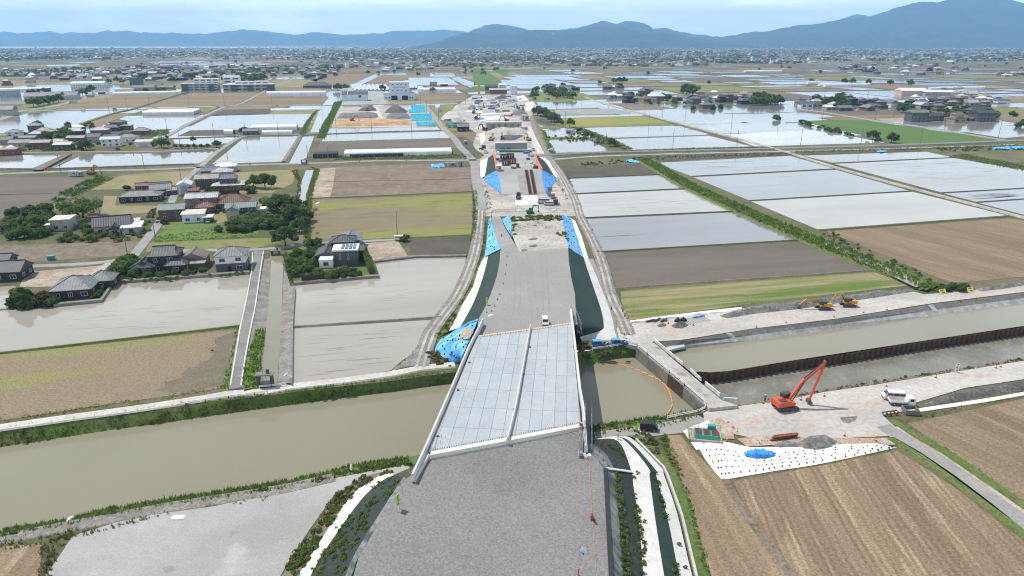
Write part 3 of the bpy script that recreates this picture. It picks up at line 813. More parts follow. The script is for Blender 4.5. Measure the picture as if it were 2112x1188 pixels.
def mountain(name, prof, D, depth, seed):
    pts = [unproj(*[float(q) for q in w.split(',')], D) for w in prof.split()]
    px = np.array([p[0] for p in pts]); pz = np.array([p[1] for p in pts])
    nx, ny = 420, 40
    X = np.linspace(px[0], px[-1], nx)
    Zr = np.interp(X, px, pz)
    k = np.exp(-np.linspace(-2, 2, 9) ** 2); k /= k.sum()
    Zr = np.convolve(np.pad(Zr, 4, mode='edge'), k, mode='valid')
    T = np.concatenate([np.linspace(-1, 0, 28), np.linspace(0, 1, 13)[1:]])
    XX, TT = np.meshgrid(X, T)
    n1 = fbm(XX / 1500 + 9, TT * depth / 1500 + 5, seed)
    rid = 1 - np.abs(fbm(XX / 900, TT * depth / 2600, seed + 20) * 2 - 1)
    prof_t = np.where(TT < 0, 1 - (-TT) ** 1.15, 1 - TT ** 1.3)
    edge = 1 - np.clip(np.abs(TT), 0, 1)
    Z = Zr[None, :] * prof_t + (rid - .8) * 400 * np.clip(-TT * 2.2, 0, 1) * edge * np.clip(Zr[None, :] / 300, .2, 1.4)
    Z += (fbm(XX / 260, TT * depth / 260, seed + 40) - .5) * 90 * np.clip(Zr[None, :] / 200, 0, 1)
    Z = np.where(TT <= -.999, -5, Z)
    Y = D + TT * depth
    v = np.stack([XX, Y, Z], -1).reshape(-1, 3)
    N = len(T)
    i = np.arange(N - 1)[:, None] * nx + np.arange(nx - 1)[None, :]
    f = np.stack([i, i + 1, i + nx + 1, i + nx], -1).reshape(-1, 4)
    me = np_mesh(name, v, f, [M_forest])
    me.polygons.foreach_set("use_smooth", [True] * len(me.polygons))
    tag(put(name, me), kind='structure')
mountain("mountain", "1430,98 1460,88 1491,81 1535,69 1582,63 1602,61 1653,54 1703,45.5 1737,40 1805,33 1838,22 1899,2.7 1926,4 1973,-4 2040,-6 2071,0 2112,6 2200,14 2330,40 2450,62 2600,84", 12000, 2900, 11)
mountain("mountain", "1700,84 1730,44 1757,32 1781,30.5 1801,33 1850,50 1900,84", 15500, 2000, 12)
mountain("mountain", "860,98 895,88 932,74.5 965,64.6 985,64 1018,74 1048,69.6 1084,61 1124,62 1164,64.6 1197,60 1243.6,54.7 1257,56 1280,53 1306.6,61 1346,64.6 1400,71.5 1434,78 1500,86 1560,95", 10800, 1700, 13)
mountain("mountain", "930,92 975,62 998,51 1018,50 1051,52 1081,60 1130,68 1157,63 1174,60 1194,60 1217,48 1243.6,44 1273,50 1290,45 1316.5,44 1346,59 1363,58 1400,64 1434,71 1474,75 1530,74 1600,80 1680,92", 14000, 1900, 14)
mountain("mountain", "30,97 63,89.5 99,83 149,71 199,68.6 258,64 298,68.6 358,68 431,69.6 447,65.6 507,62 557,66 597,71 623,71 646,64.6 680,70 726,73 783,84 850,88 930,95", 19000, 2300, 15)
mountain("mountain", "-400,84 -300,66 -150,70 0,66 66,69.6 94,63 126,70 166,65.6 200,70 225,62 255,72 300,66 360,76 420,72 560,72 620,78 700,72 726,71 799,68 816,64.6 866,63 915,63 952,64.6 1000,74 1080,90", 20300, 1800, 16)
M_whitepaint = mat("m_white_paint", (.78, .78, .77), .5)
_pg = unproj(1141, 70, 10200)
pagoda = thing("pagoda", "small white pagoda standing on the dark wooded ridge", "pagoda", (_pg[0], 10200, _pg[1] - 25))
MB().cyl((0, 0, -25), (0, 0, 18), 17, 15, 10).build("base", M_whitepaint, pagoda)
MB().cyl((0, 0, 18), (0, 0, 34), 12, 5, 10).cyl((0, 0, 34), (0, 0, 56), 3, .6, 8).build("spire", M_whitepaint, pagoda)

# haze: even air between the camera and the mountains
def build_haze():
    m = bpy.data.materials.new("m_haze"); m.use_nodes = True
    N, L = m.node_tree.nodes, m.node_tree.links
    N.clear()
    o = N.new("ShaderNodeOutputMaterial"); v = N.new("ShaderNodeVolumePrincipled")
    v.inputs["Color"].default_value = (.32, .61, 1.0, 1)
    v.inputs["Density"].default_value = HAZE
    v.inputs["Anisotropy"].default_value = 0.0
    L.new(v.outputs[0], o.inputs["Volume"])
    mb = MB().box((0, 10900, 460), (50000, 23000, 928))
    tag(mb.build("haze", m), kind='stuff')
HAZE = 7.0e-5
# ------------------------------------------------------------------ embankments
M_gtrack = mat("m_wheel_rut", (.30, .29, .272), .95, (.285, .275, .26), .1, .4, .6, fine=.2, fscale=3.4)
L0 = P("1213,915,6 1222,938,6 1248,967,6 1250,1000,6 1254,1078,6 1260,1188,6 1272,1400,6")
L1 = P("1222,906,3 1275,910,2.6 1303,974,3 1306,999,3 1318,1078,3 1327,1188,3 1345,1400,3")
L2 = P("1240,903,2 1283,904,2.2 1336,963,2.7 1340,985,2.7 1349,1053,2.7 1370,1188,2.7 1410,1400,2.7")
L3 = P("1262,902,.9 1296,908,1.1 1350,966,1.2 1354,983,1.2 1379,1078,1.2 1401,1188,1.2 1450,1400,1.2")
L4 = P("1270,900,.6 1304,905,.6 1362,963,.6 1370,981,.6 1397,1060,.6 1428,1188,.6 1490,1400,.6")
L5 = P("1277,900,.6 1312,905,.6 1369,963,.6 1378,982,.6 1406,1060,.6 1437,1188,.6 1500,1400,.6")
Lm = [a.lerp(b, .36) for a, b in zip(L0, L1)]
loft("embankment_slope", [L0, Lm], M_geogrey, rough=.0)
loft("embankment_slope", [Lm, L1], M_geonet2)
loft("berm", [L1, L2], M_concwhite)
loft("embankment_slope", [L2, L3], M_geonet)
loft("berm", [L3, L4], M_concwhite)
loft("ditch", [L4, [p - Vector((0, 0, 1.1)) for p in L4], [p - Vector((0, 0, 1.1)) for p in L5], L5], M_darksoil)
ribbon("drain_channel", [p + Vector((0, 0, .03)) for p in L0[2:]], mat("m_black_rubber", (.03, .03, .032), .6), [(-.3, 0), (-.3, .12), (.3, .12), (.3, 0)], smooth=False)
ribbon("kerb_strip", [L0[2] + Vector((.4, 0, .02)), L0[2].lerp(L1[2], .5) + Vector((.2, 0, .05)), L1[2] + Vector((0, 0, .05))], M_concwhite, [(-.35, 0), (-.35, .15), (.35, .15), (.35, 0)], smooth=False)
ribbon("ditch_wall", L5[1:], M_conc, [(-.2, -.5), (-.2, .12), (.2, .12), (.2, -.6)], smooth=False)
loft("verge", [L5, P("1292,898,.12 1332,904,.12 1390,962,.12 1402,982,.12 1431,1060,.12 1465,1188,.12 1532,1400,.12")], M_grass)
K0 = P("836,986,6 834,990,6 795,1056,6 740,1148,6 725,1188,6 640,1400,6")
K1 = P("812,980,3.5 790,990,2.6 745,1030,2 670,1135,2 640,1188,2 530,1400,2")
K2 = P("806,974,1.6 770,988,1.5 722,1025,1.2 645,1140,1.2 615,1188,1.2 500,1400,1.2")
K3 = P("800,970,.2 752,984,.2 700,1018,.1 612,1141,.1 581,1188,.1 460,1400,.1")
Km = [a.lerp(b, .14) for a, b in zip(K0, K1)]
loft("embankment_slope", [K0, Km], M_geogrey)
loft("embankment_slope", [Km, K1], M_geonet2)
loft("berm", [K1, K2], M_whitesheet, rough=.0)
loft("embankment_slope", [K2, K3], M_earth)
flat("embankment_top", P("600,1400 725,1200 740,1148 795,1056 834,990 852,978 881,935 1046,905 1197,879 1213,915 1222,938 1248,967 1250,1000 1254,1078 1262,1200 1274,1400", 6.0), M_ballast)
# beyond the bridge
M0 = P("1032,516 1030.5,541 1024,572 1012,607 1001.5,632 986,660", 6)
M1 = P("1006.5,529 1001.5,551.5 991,587 976,625 962,652 948.5,675", 2.5)
M2 = P("999,529 987.6,551 976,589 955,625 942,652 926,683", .5)
M3 = P("992,529 982,551 969,589 947,625 931,655 897,700", .05)
Mm = [a.lerp(b, .22) for a, b in zip(M0, M1)]
loft("embankment_slope", [M0, Mm], M_geonet)
loft("embankment_slope", [Mm, M1], M_geonet)
loft("berm", [M1, M2], M_concwhite)
loft("verge", [M2, M3], M_grass)
N0 = P("1171,511 1173,536 1178,572 1186,607 1188,647 1191,668 1192,678", 6)
N1 = P("1203.5,531 1213.6,561.6 1224,592 1239,636 1245,668 1240,681 1196,695", 1.5)
N2 = P("1213.6,534 1224,555 1239,592 1258,640 1267,680 1266,699 1200,703", .4)
loft("embankment_slope", [N0, N1], M_geonet)
loft("berm", [N1, N2], M_concwhite)
loft("verge", [N2, P("1224,534 1233,555 1247,592 1264,640 1273,680 1273,705 1200,708", .05)], M_gravel)
flat("embankment_top", P("1032,516 1039,520 1070,519 1172,511 1173,536 1178,572 1186,607 1188,647 1191,668 1185,672 984,697 986,660 1001.5,632 1012,607 1024,572 1030.5,541", 6.0), M_gravel)
loft("embankment_top", [P("1070,519,6 1062,500,5.7 1055,482,5.4 1052,443,5"), P("1172,511,6 1170,500,5.9 1166,480,5.5 1158,442,5")], M_sandlot, smooth=False)
loft("embankment_slope", [P("1052,443,5 1158,442,5"), [p + Vector((0, 11, -5)) for p in P("1052,443,5 1158,442,5")]], M_earth, smooth=False)
loft("ramp", [P("1010,445,.4 1020,480,3 1032,514,6 1039,521,6.05"), P("1031,446,.4 1043,472,3 1060,500,5.6 1071,519,6.05")], M_asphalt2, smooth=False)
for s in ("1060,524 1066,560 1068,600 1064,650", "1080,522 1090,560 1098,610 1104,660", "1120,520 1124,570 1126,640"): ruts(s, M_gtrack, 6.008, .8, .35)
def tarp(name, label, lines, m, rough=.06, weights=0, seed=1, group=None):
    t = thing(name, label, "tarpaulin", lines[0][0], group=group)
    inv = Vector(t.location)
    ls = [[Vector(p) - inv for p in l] for l in lines]
    def sub(l, n):
        d = np.linspace(0, len(l) - 1, n)
        return [l[min(int(k), len(l) - 2)].lerp(l[min(int(k), len(l) - 2) + 1], k - min(int(k), len(l) - 2)) for k in d]
    ls = [sub(l, 18) for l in ls]
    rows = []
    for k in np.linspace(0, len(ls) - 1, 10):
        i = min(int(k), len(ls) - 2)
        rows.append([a.lerp(b, k - i) for a, b in zip(ls[i], ls[i + 1])])
    r = random.Random(seed)
    n = len(rows[0])
    v = [p + Vector((0, 0, .10 + r.uniform(-rough, rough))) for l in rows for p in l]
    f = [(j * n + i, j * n + i + 1, (j + 1) * n + i + 1, (j + 1) * n + i) for j in range(len(rows) - 1) for i in range(n - 1)]
    mb = MB(); mb.add(v, f)
    me = mb.mesh("cover", m)
    if sum(p.normal.z * p.area for p in me.polygons) < 0: me.flip_normals()
    put("cover", me, t)
    wm = MB().box((0, 0, .15), (.40, .32, .28), top=(.7, .7)).mesh("sandbag", M_black)
    for k in range(weights):
        i, j = r.randrange(1, n - 1), r.randrange(1, len(rows) - 1)
        p = v[j * n + i]
        put("sandbag", wm, t, p, r.uniform(0, 3))
    return t
M_black = mat("m_black_bag", (.03, .032, .035), .8)
tarp("tarpaulin", "bright blue tarpaulin on the slope between the ramp and the farm track", [P("1011,448,1.2 1020,480,3 1032,514,6"), P("1007,455,.3 1003,506,.8 999,530,1.5")], M_blue2, .12, 18, 1)
tarp("tarpaulin", "narrow blue tarpaulin in the wedge between the ramp and the weedy platform", [P("1052,443,5 1054,465,5.2 1056,489,5.5"), P("1035,453,1 1044,470,2.8 1055,489,5.2")], M_blue2, .1, 9, 2)
tarp("tarpaulin", "long blue tarpaulin with black bags on the slope beside the flooded paddies", [P("1158,442,5 1163,470,5.5 1172,511,6"), P("1178,450.5,.8 1190,488,1 1204,532,1.5")], M_blue2, .12, 32, 3)
loft("berm", [P("1178,450.5,.8 1190,488,1 1204,532,1.5"), P("1186,455,.3 1199,485,.3 1214,534,.3")], M_whitesheet, smooth=False)
tarp("tarpaulin", "bulging blue tarpaulin over the earth cone beside the bridge abutment", [P("986,659,6 978,680,6 972,695,5.8 962,716,5.3"), P("960,670,4 935,697,3.4 930,715,3.2 953,735,3"), P("950,675,2.6 905,704,.7 896,724,.3 925,746,.2 953,750,.2")], M_blue2, .22, 24, 4)
tarp("tarpaulin", "dark blue strip of tarpaulin over the top of the earth cone", [P("987,657.5,6.15 968,664,5.4 950,674,3.4"), P("986,661,6.15 966,669,5.0 950,680,3.3")], M_blue, .05, 0, 5)
tarp("tarpaulin", "dark blue folded tarpaulin lying on the paler one at the cone", [P("936,697,3.9 944,700,4.3 941,715,3.7"), P("915,716,2.3 926,731,1.9 928,733,1.8")], M_blue, .05, 3, 6)
flat("earth_mound", P("947,697,4.5 955,679,5.2 967,673,6.1 974,688,6.35 968,698,6.1 959,700,5.3"), M_pale)
# raised ramp further on, between the two green slopes
loft("embankment_top", [P("1017,309,5 1018,318,5 1023.6,352,5 1030,368,3.2 1033,400,.2"), P("1093,308,5 1103,317,5 1118,351,5 1118,368,3.2 1126,400,.2")], M_gravel2, smooth=False)
loft("embankment_slope", [P("1018,318,5 1023.6,352,5"), P("1006,326,.9 1000,363,.9")], M_geonet, smooth=False)
loft("berm", [P("1006,326,.9 1000,363,.9"), P("990,332,.2 991,369,.2")], M_whitesheet, smooth=False)
loft("embankment_slope", [P("1103,317,5 1118,351,5"), P("1114,325,.9 1126,334,.9 1143,363,.9")], M_geonet, smooth=False)
loft("berm", [P("1113,324,.9 1126,334,.9 1143,363,.9"), P("1120,325,.2 1132,331,.2 1152,369,.2")], M_whitesheet, smooth=False)
tarp("tarpaulin", "blue triangular tarpaulin below the dark green slope next to the container", [P("1023.6,352,5 1030,368,3.2 1033,400,.3"), P("1000,364,.9 997,371,.3 1031,398,.15")], M_blue, .06, 22, 7)
tarp("tarpaulin", "blue triangular tarpaulin below the dark green slope behind the parked lorries", [P("1118,351,5 1118,368,3.2 1126,400,.3"), P("1142,363,.9 1148,369,.3 1128,399,.15")], M_blue, .06, 24, 8)
ribbon("kerb_strip", P("1018,317,5.1 1022,335,5.1 1024,351,5.1"), mat("m_orange_net", (.62, .17, .06), .8), [(-.5, 0), (-.5, .5), (.5, .5), (.5, 0)], smooth=False)
ribbon("kerb_strip", P("1103,317,5.1 1108,332,5.1 1118,350,5.1"), bpy.data.materials["m_orange_net"], [(-.5, 0), (-.5, .5), (.5, .5), (.5, 0)], smooth=False)
loft("haul_strip", [P("1064,350,5.08 1068,368,3.3 1074,402,.3"), P("1083,350,5.08 1088,368,3.3 1094,402,.3")], M_asphalt2, smooth=False)

# ------------------------------------------------------------------ the new bridge
DZ = 6.8
def deck_material():
    m = mat("m_deck", (.395, .42, .44), .6, (.36, .388, .41), .22, .4, .62, (.43, .45, .463), .7, .52, .68, fine=.06, fscale=2, local=True)
    N, L = m.node_tree.nodes, m.node_tree.links
    b = N["Principled BSDF"]
    tc = N.new("ShaderNodeTexCoord")
    mp = N.new("ShaderNodeMapping"); mp.inputs["Rotation"].default_value = (0, 0, PI / 2)
    br = N.new("ShaderNodeTexBrick")
    br.offset = 0.0
    br.inputs["Scale"].default_value = 1.0
    br.inputs["Brick Width"].default_value = 7.6
    br.inputs["Row Height"].default_value = 2.35
    br.inputs["Mortar Size"].default_value = .07
    br.inputs["Color1"].default_value = (1, 1, 1, 1); br.inputs["Color2"].default_value = (.88, .9, .92, 1)
    br.inputs["Mortar"].default_value = (.56, .58, .60, 1)
    L.new(tc.outputs["Object"], mp.inputs["Vector"]); L.new(mp.outputs[0], br.inputs["Vector"])
    src = b.inputs["Base Color"].links[0].from_socket
    x = N.new("ShaderNodeMix"); x.data_type = 'RGBA'; x.blend_type = 'MULTIPLY'; x.inputs[0].default_value = 1.0
    L.new(src, x.inputs[6]); L.new(br.outputs["Color"], x.inputs[7])
    # worn dark patches
    no = N.new("ShaderNodeTexNoise"); no.inputs["Scale"].default_value = .16; no.inputs["Detail"].default_value = 8; no.inputs["Roughness"].default_value = .65
    L.new(tc.outputs["Object"], no.inputs["Vector"])
    rr = N.new("ShaderNodeMapRange"); rr.inputs[1].default_value = .66; rr.inputs[2].default_value = .70; rr.inputs[3].default_value = 0; rr.inputs[4].default_value = .55
    L.new(no.outputs["Fac"], rr.inputs[0])
    y = N.new("ShaderNodeMix"); y.data_type = 'RGBA'; L.new(rr.outputs[0], y.inputs[0]); L.new(x.outputs[2], y.inputs[6]); y.inputs[7].default_value = (.36, .41, .46, 1)
    L.new(y.outputs[2], b.inputs["Base Color"])
    return m
M_deck = deck_material()
M_steel = mat("m_bridge_steel", (.10, .105, .11), .6, (.07, .075, .08), 1.0)
bo = G(1046, 905, 0)
brz = R(-4.5)
bridge = thing("bridge", "unfinished road bridge with pale panelled deck and white parapets over the river", "bridge", bo, brz)
Bi = Matrix.Rotation(-brz, 4, 'Z') @ Matrix.Translation(-bo)
def BP(s, z): return [Bi @ p for p in P(s, z)]
dk = BP("883,933 1046.5,903 1198,874 1178,667 1094,679 984,694", DZ)
MB().slab(dk, DZ - .35, DZ).build("deck", M_deck, bridge)
def wall(name, pts, w0, w1, h, m, parent, dz=0.0):
    return ribbon(name, [p + Vector((0, 0, dz)) for p in pts], m, [(-w0 / 2, -.5), (-w0 / 2, .15), (-w1 / 2, h), (w1 / 2, h), (w0 / 2, .15), (w0 / 2, -.5)], kind=None, smooth=False, parent=parent)
wall("parapet", BP("851,988 878,930 931,807 966,723 996,664", DZ), .58, .34, 1.0, M_concwhite, bridge)
wall("parapet", BP("1209,928 1203,845 1196.5,808 1182,678 1177,644", DZ), .58, .34, 1.0, M_concwhite, bridge)
wall("median_barrier", BP("1046.5,911 1063,845 1070.5,806 1094,675", DZ), .5, .24, .9, M_concwhite, bridge)
def endbeam(s, w, m):
    pts = BP(s, DZ)
    return ribbon("end_beam", pts, m, [(-w / 2, -.85), (-w / 2, .06), (w / 2, .06), (w / 2, -.85)], kind=None, smooth=False, parent=bridge)
endbeam("884,936 1046.5,906 1197,877.5", 1.1, mat("m_beam_cream", (.66, .63, .56), .85))
endbeam("985,694 1094,679.5 1178,667", .9, mat("m_beam_timber", (.60, .47, .34), .85))
endbeam("852,985 868,957 884,932", .9, M_concwhite)
rb = MB()
for s in ("886,931 1046,901.5 1196,872.5", "987,695.5 1094,681 1177,668.5"):
    l = BP(s, DZ)
    for a, b in zip(l, l[1:]):
        n = int((b - a).length / .42)
        for i in range(n):
            p = a.lerp(b, (i + .5) / n)
            rb.box(p + Vector((0, .0, .16)), (.09, .09, .34))
rb.build("rebar_mesh", M_steel, bridge)
for s in ("893,921 990,697", "955,908 1025,691", "1020,897 1062,685", "1085,890 1105,680", "1140,880 1140,674", "1192,866 1172,671"):
    a, b = BP(s, DZ)
    MB().bar(a + Vector((0, 0, -1.5)), b + Vector((0, 0, -1.5)), .9, 2.3).build("girder", M_steel, bridge)
for s in ("878,937 1200,878", "982,693 1182,666"):
    a, b = BP(s, DZ)
    MB().bar(Vector((a.x, a.y, 2)), Vector((b.x, b.y, 2)), 1.6, 8.2).build("abutment", M_conc, bridge)
for s in ("893,900 936,805 960,748", "1051,845 1071,772 1085,716"):
    for p in BP(s, DZ):
        MB().box(p + Vector((.9, 0, .1)), (.45, .4, .25)).build("drain_box", M_steel, bridge)

# ------------------------------------------------------------------ weir bridge, sheet piles, barrier blocks, float line
M_rustpile = mat("m_rust_steel", (.075, .045, .032), .75, (.11, .062, .04), .8, .4, .62, (.05, .034, .028), 2.5, .5, .7, fine=.25, fscale=1.2)
M_whitemetal = mat("m_white_metal", (.72, .72, .71), .5, (.62, .62, .61), .8)
M_galv = mat("m_galvanised", (.42, .43, .44), .5, (.34, .35, .36), 1.0, metal=.3)
wb = thing("road_bridge", "narrow concrete road bridge with white guard rails crossing the weir", "bridge", G(1400, 775))
wo = Vector(wb.location)
def WP(s, z): return [p - wo for p in P(s, z)]
pl = WP("1290,709 1314,715 1335,732 1380,769 1412,796 1453,832 1462,842", .9)
pr = WP("1340,706 1349,707 1367,722 1410,759 1440,785 1488,825 1522,836", .9)
MB().slab(pl + pr[::-1], -.1, .9).build("deck", M_track, wb)
for i, j, m, nm in ((1, 3, M_concdark, "wall"), (3, 4, M_rustpile, "weir_gate"), (4, 5, M_concdark, "wall")):
    for a, b in ((pl[i], pl[j]),):
        if j - i == 2:
            MB().bar(Vector((a.x, a.y, -1.2)), Vector((pl[i + 1].x, pl[i + 1].y, -1.2)), .5, 3.6).build(nm, m, wb)
            a = pl[i + 1]
        MB().bar(Vector((a.x, a.y, -1.2)), Vector((b.x, b.y, -1.2)), .5, 3.6).build(nm, m, wb)
MB().slab([p + Vector((-1, 0, 0)) for p in (pr[1], pr[3], pr[5])] + [p + Vector((.2, 0, 0)) for p in (pr[5], pr[3], pr[1])], -3, -.1).build("wall", M_concdark, wb)
def guard_rail(pts, h, parent, name="guard_rail", post=2.2, m=None, rails=2):
    mb = MB()
    for a, b in zip(pts, pts[1:]):
        n = max(1, int((b - a).length / post))
        for i in range(n + 1):
            p = a.lerp(b, i / n)
            mb.box(p + Vector((0, 0, h / 2)), (.14, .14, h))
        for k in range(rails):
            z = h * (1 - k * .4)
            mb.bar(a + Vector((0, 0, z)), b + Vector((0, 0, z)), .1, .16)
    return mb.build(name, m or M_whitemetal, parent)
guard_rail(pl[:6], .95, wb)
for seg in ("1351,706 1372,724", "1373,725 1392,741", "1394,743 1409,755", "1424,767 1446,787", "1455,794 1485,819"):
    a, b = P(seg, .9)
    t = thing("barrier", "white stacked rail barrier on the outer edge of the weir road", "barrier", a, math.atan2(b.y - a.y, b.x - a.x), "white barriers along the weir road")
    L = (b - a).length
    for k in range(4):
        MB().box((L / 2, -.05 * k, .2 + k * .26), (L, .22, .15)).build("rail", M_whitemetal, t)
    for x in (.3, L / 2, L - .3):
        MB().box((x, .12, .5), (.12, .12, 1.0)).build("post", M_galv, t)
t = thing("barrier", "white stacked rail barrier turned flat at the end of the weir road", "barrier", G(1493, 827, .12), R(-5))
for k in range(4): MB().box((1.3, -.05 * k, .2 + k * .22), (2.9, .3, .16)).build("rail", M_whitemetal, t)
for x in (.2, 2.4): MB().box((x, .15, .45), (.12, .12, .9)).build("post", M_galv, t)
def sheet_pile(s, z0, z1, label):
    pts = smooth_line(P(s, z1), 4)
    d = [0]
    for a, b in zip(pts, pts[1:]): d.append(d[-1] + (b - a).length)
    n = int(d[-1] / .42)
    o = pts[0]
    prof = []
    for k in range(n + 1):
        q = d[-1] * k / n
        i = 0
        while i < len(pts) - 2 and d[i + 1] < q: i += 1
        p = pts[i].lerp(pts[i + 1], (q - d[i]) / (d[i + 1] - d[i]))
        t = (pts[i + 1] - pts[i]).normalized()
        s_ = .26 if (k // 2) % 2 else -.26
        prof.append(p + Vector((-t.y, t.x, 0)) * s_ - o)
    v = [(p.x, p.y, z0) for p in prof] + [(p.x, p.y, z1) for p in prof]
    m = len(prof)
    v2 = [(p.x, p.y + .12, z1) for p in prof] + [(p.x, p.y + .12, z0) for p in prof]
    mb = MB()
    mb.add(v + v2, [(i + r * m, i + 1 + r * m, i + 1 + (r + 1) * m, i + (r + 1) * m) for r in range(3) for i in range(m - 1)])
    t = thing("sheet_pile_wall", label, "retaining wall", (o.x, o.y, 0))
    mb.build("piling", M_rustpile, t)
    return t
sheet_pile("1423,768 1440,771 1466,771.5 1503,767 1550,759 1650,744 1727,733 1903,705 2112,675 2300,646 2450,625", -3.2, .55, "long rust-brown corrugated sheet pile wall standing in the works canal")
boom = thing("float_boom", "curved line of orange floats across the dammed river pool", "float boom", G(1340, 775, WL))
pts = smooth_line(P("1233,731,-1.5 1237,736,-1.9 1243,744 1276,751 1314,763 1342,776 1365,788 1380,807 1386,827 1385,842 1375,857", WL), 1.0)
acc = 0; last = pts[0]
fl_me = MB().cyl((-.52, 0, 0), (.52, 0, 0), .17, .17, 8).mesh("float", mat("m_orange_float", (.78, .25, .06), .5))
k = 0
lineo = MB()
for a, b in zip(pts, pts[1:]):
    lineo.bar(a - Vector(boom.location), b - Vector(boom.location), .1, .1)
    acc += (b - a).length
    if acc > 1.16 and k < 100:
        acc = 0; k += 1
        p = a.lerp(b, .5) - Vector(boom.location)
        o = put("float", fl_me, boom, p + Vector((0, 0, .08)), math.atan2(b.y - a.y, b.x - a.x))
lineo.build("rope", M_whitemetal, boom)
# ------------------------------------------------------------------ grass and weeds (uncountable), then trees and bushes
gr = np.random.default_rng(21)
def tufts(pts, h, w, blades=5):
    n = len(pts)
    p = np.repeat(pts, blades, 0)
    N = len(p)
    a = gr.random(N) * 2 * PI
    hh = (h[0] + gr.random(N) * (h[1] - h[0]))
    ln = (gr.random(N) * .7) * hh
    base = p + np.stack([gr.normal(0, w * .8, N), gr.normal(0, w * .8, N), np.full(N, -.05)], 1)
    d = np.stack([np.cos(a), np.sin(a), np.zeros(N)], 1)
    s = np.stack([-np.sin(a), np.cos(a), np.zeros(N)], 1)
    ww = w * (.45 + gr.random(N) * .6)
    v = np.stack([base - s * ww[:, None], base + s * ww[:, None], base + d * ln[:, None] + np.array([0, 0, 1.0]) * hh[:, None]], 1).reshape(-1, 3)
    return v, np.arange(N * 3).reshape(-1, 3)
def strip_points(la, lb, dens, edge=0.0, patch=0.0, seed=0):
    a, b = np.array([tuple(p) for p in la]), np.array([tuple(p) for p in lb])
    if len(a) != len(b):
        k = max(len(a), len(b))
        f = lambda q: np.stack([np.interp(np.linspace(0, 1, k), np.linspace(0, 1, len(q)), q[:, i]) for i in range(3)], 1)
        a, b = f(a), f(b)
    out = []
    for i in range(len(a) - 1):
        A = .5 * (np.linalg.norm(np.cross(a[i + 1] - a[i], b[i] - a[i])) + np.linalg.norm(np.cross(a[i + 1] - b[i + 1], b[i] - b[i + 1])))
        n = gr.poisson(A * dens)
        u, v = gr.random(n)[:, None], (gr.random(n) * (1 + 2 * edge) - edge)[:, None]
        out.append((a[i] * (1 - u) + a[i + 1] * u) * (1 - v) + (b[i] * (1 - u) + b[i + 1] * u) * v)
    p = np.concatenate(out)
    if patch > 0 and len(p):
        nz = fbm(p[:, 0] / 5 + 50, p[:, 1] / 5 + 50, 90 + seed, 3)
        p = p[nz > np.quantile(nz, patch)]
    return p
def leafballs(pts, r, leaf, per, squash=.8):
    n = len(pts)
    rr = r[0] + gr.random(n) * (r[1] - r[0])
    d = gr.normal(size=(n, per, 3)); d /= np.linalg.norm(d, axis=2, keepdims=True)
    d[:, :, 2] = np.abs(d[:, :, 2]) * 1.1 - .25
    rad = rr[:, None, None] * (.55 + .45 * gr.random((n, per, 1)))
    c = pts[:, None, :] + d * rad * np.array([1, 1, squash]) + np.array([0, 0, 1.0]) * (rr * .45)[:, None, None]
    c = c.reshape(-1, 3); nn = d.reshape(-1, 3) + gr.normal(0, .55, (n * per, 3))
    return leaf_quads(c, nn, leaf)
def leaf_quads(c, nn, leaf):
    nn = nn / np.linalg.norm(nn, axis=1, keepdims=True)
    t = np.cross(nn, gr.normal(size=nn.shape)); t /= np.linalg.norm(t, axis=1, keepdims=True)
    b = np.cross(nn, t)
    s = (leaf * (.6 + .8 * gr.random(len(c))))[:, None]
    v = np.stack([c - t * s - b * s * .6, c + t * s * .7 - b * s * .7, c + t * s + b * s * .6, c - t * s * .6 + b * s], 1).reshape(-1, 3)
    return v, np.arange(len(v)).reshape(-1, 4)
def grass(name, la, lb, dens=1.0, h=(.4, 1.0), w=.16, m=None, edge=.05, patch=0.0, seed=0, **kw):
    if isinstance(la, str): la = P(la, kw.get('za', 0))
    if isinstance(lb, str): lb = P(lb, kw.get('zb', 0))
    p = strip_points(la, lb, dens, edge, patch, seed)
    v, f = tufts(p, h, w)
    return tag(put(name, np_mesh(name, v, f, [m or M_veg])), kind='stuff')
def scrub(name, la, lb, dens=.15, r=(.5, 1.1), leaf=.3, per=26, m=None, edge=.02, patch=0.0, seed=0, **kw):
    if isinstance(la, str): la = P(la, kw.get('za', 0))
    if isinstance(lb, str): lb = P(lb, kw.get('zb', 0))
    p = strip_points(la, lb, dens, edge, patch, seed)
    v, f = leafballs(p, r, leaf, per)
    return tag(put(name, np_mesh(name, v, f, [m or M_veg])), kind='stuff')
i0, i1 = 1, 12
lerpl = lambda A, B, t: [a.lerp(b, t) for a, b in zip(A, B)]
bt, bw = nt[1:12], nw[1:12]
off = Vector((0, -1.5, 0))
grass("bank_grass", [p + Vector((0, .6, 0)) for p in bt], lerpl(bt, bw, .95), 4.0, (.25, .65), .14, M_vegbright)
grass("bank_grass", [p + Vector((0, .8, 0)) for p in bt], lerpl(bt, bw, .45), 1.4, (.3, .9), .15, M_vegbright, patch=.35)
scrub("bank_scrub", lerpl(bt, bw, .05), lerpl(bt, bw, .92), .12, (.35, .8), .2, 30, M_veg, patch=.4)
scrub("bank_scrub", lerpl(bt, bw, .4), lerpl(bt, bw, .9), .06, (.3, .7), .2, 26, M_vegdry, patch=.5, seed=3)
st2, sw2 = st_[1:10], sw_[1:10]
grass("bank_grass", st2, lerpl(st2, sw2, .95), 4.0, (.3, .8), .13, M_vegbright)
grass("bank_grass", st2, lerpl(st2, sw2, .9), 1.2, (.35, 1.1), .14, M_veg, patch=.5)
scrub("bank_scrub", st2, lerpl(st2, sw2, .8), .12, (.4, .8), .22, 24, M_veg, patch=.55)
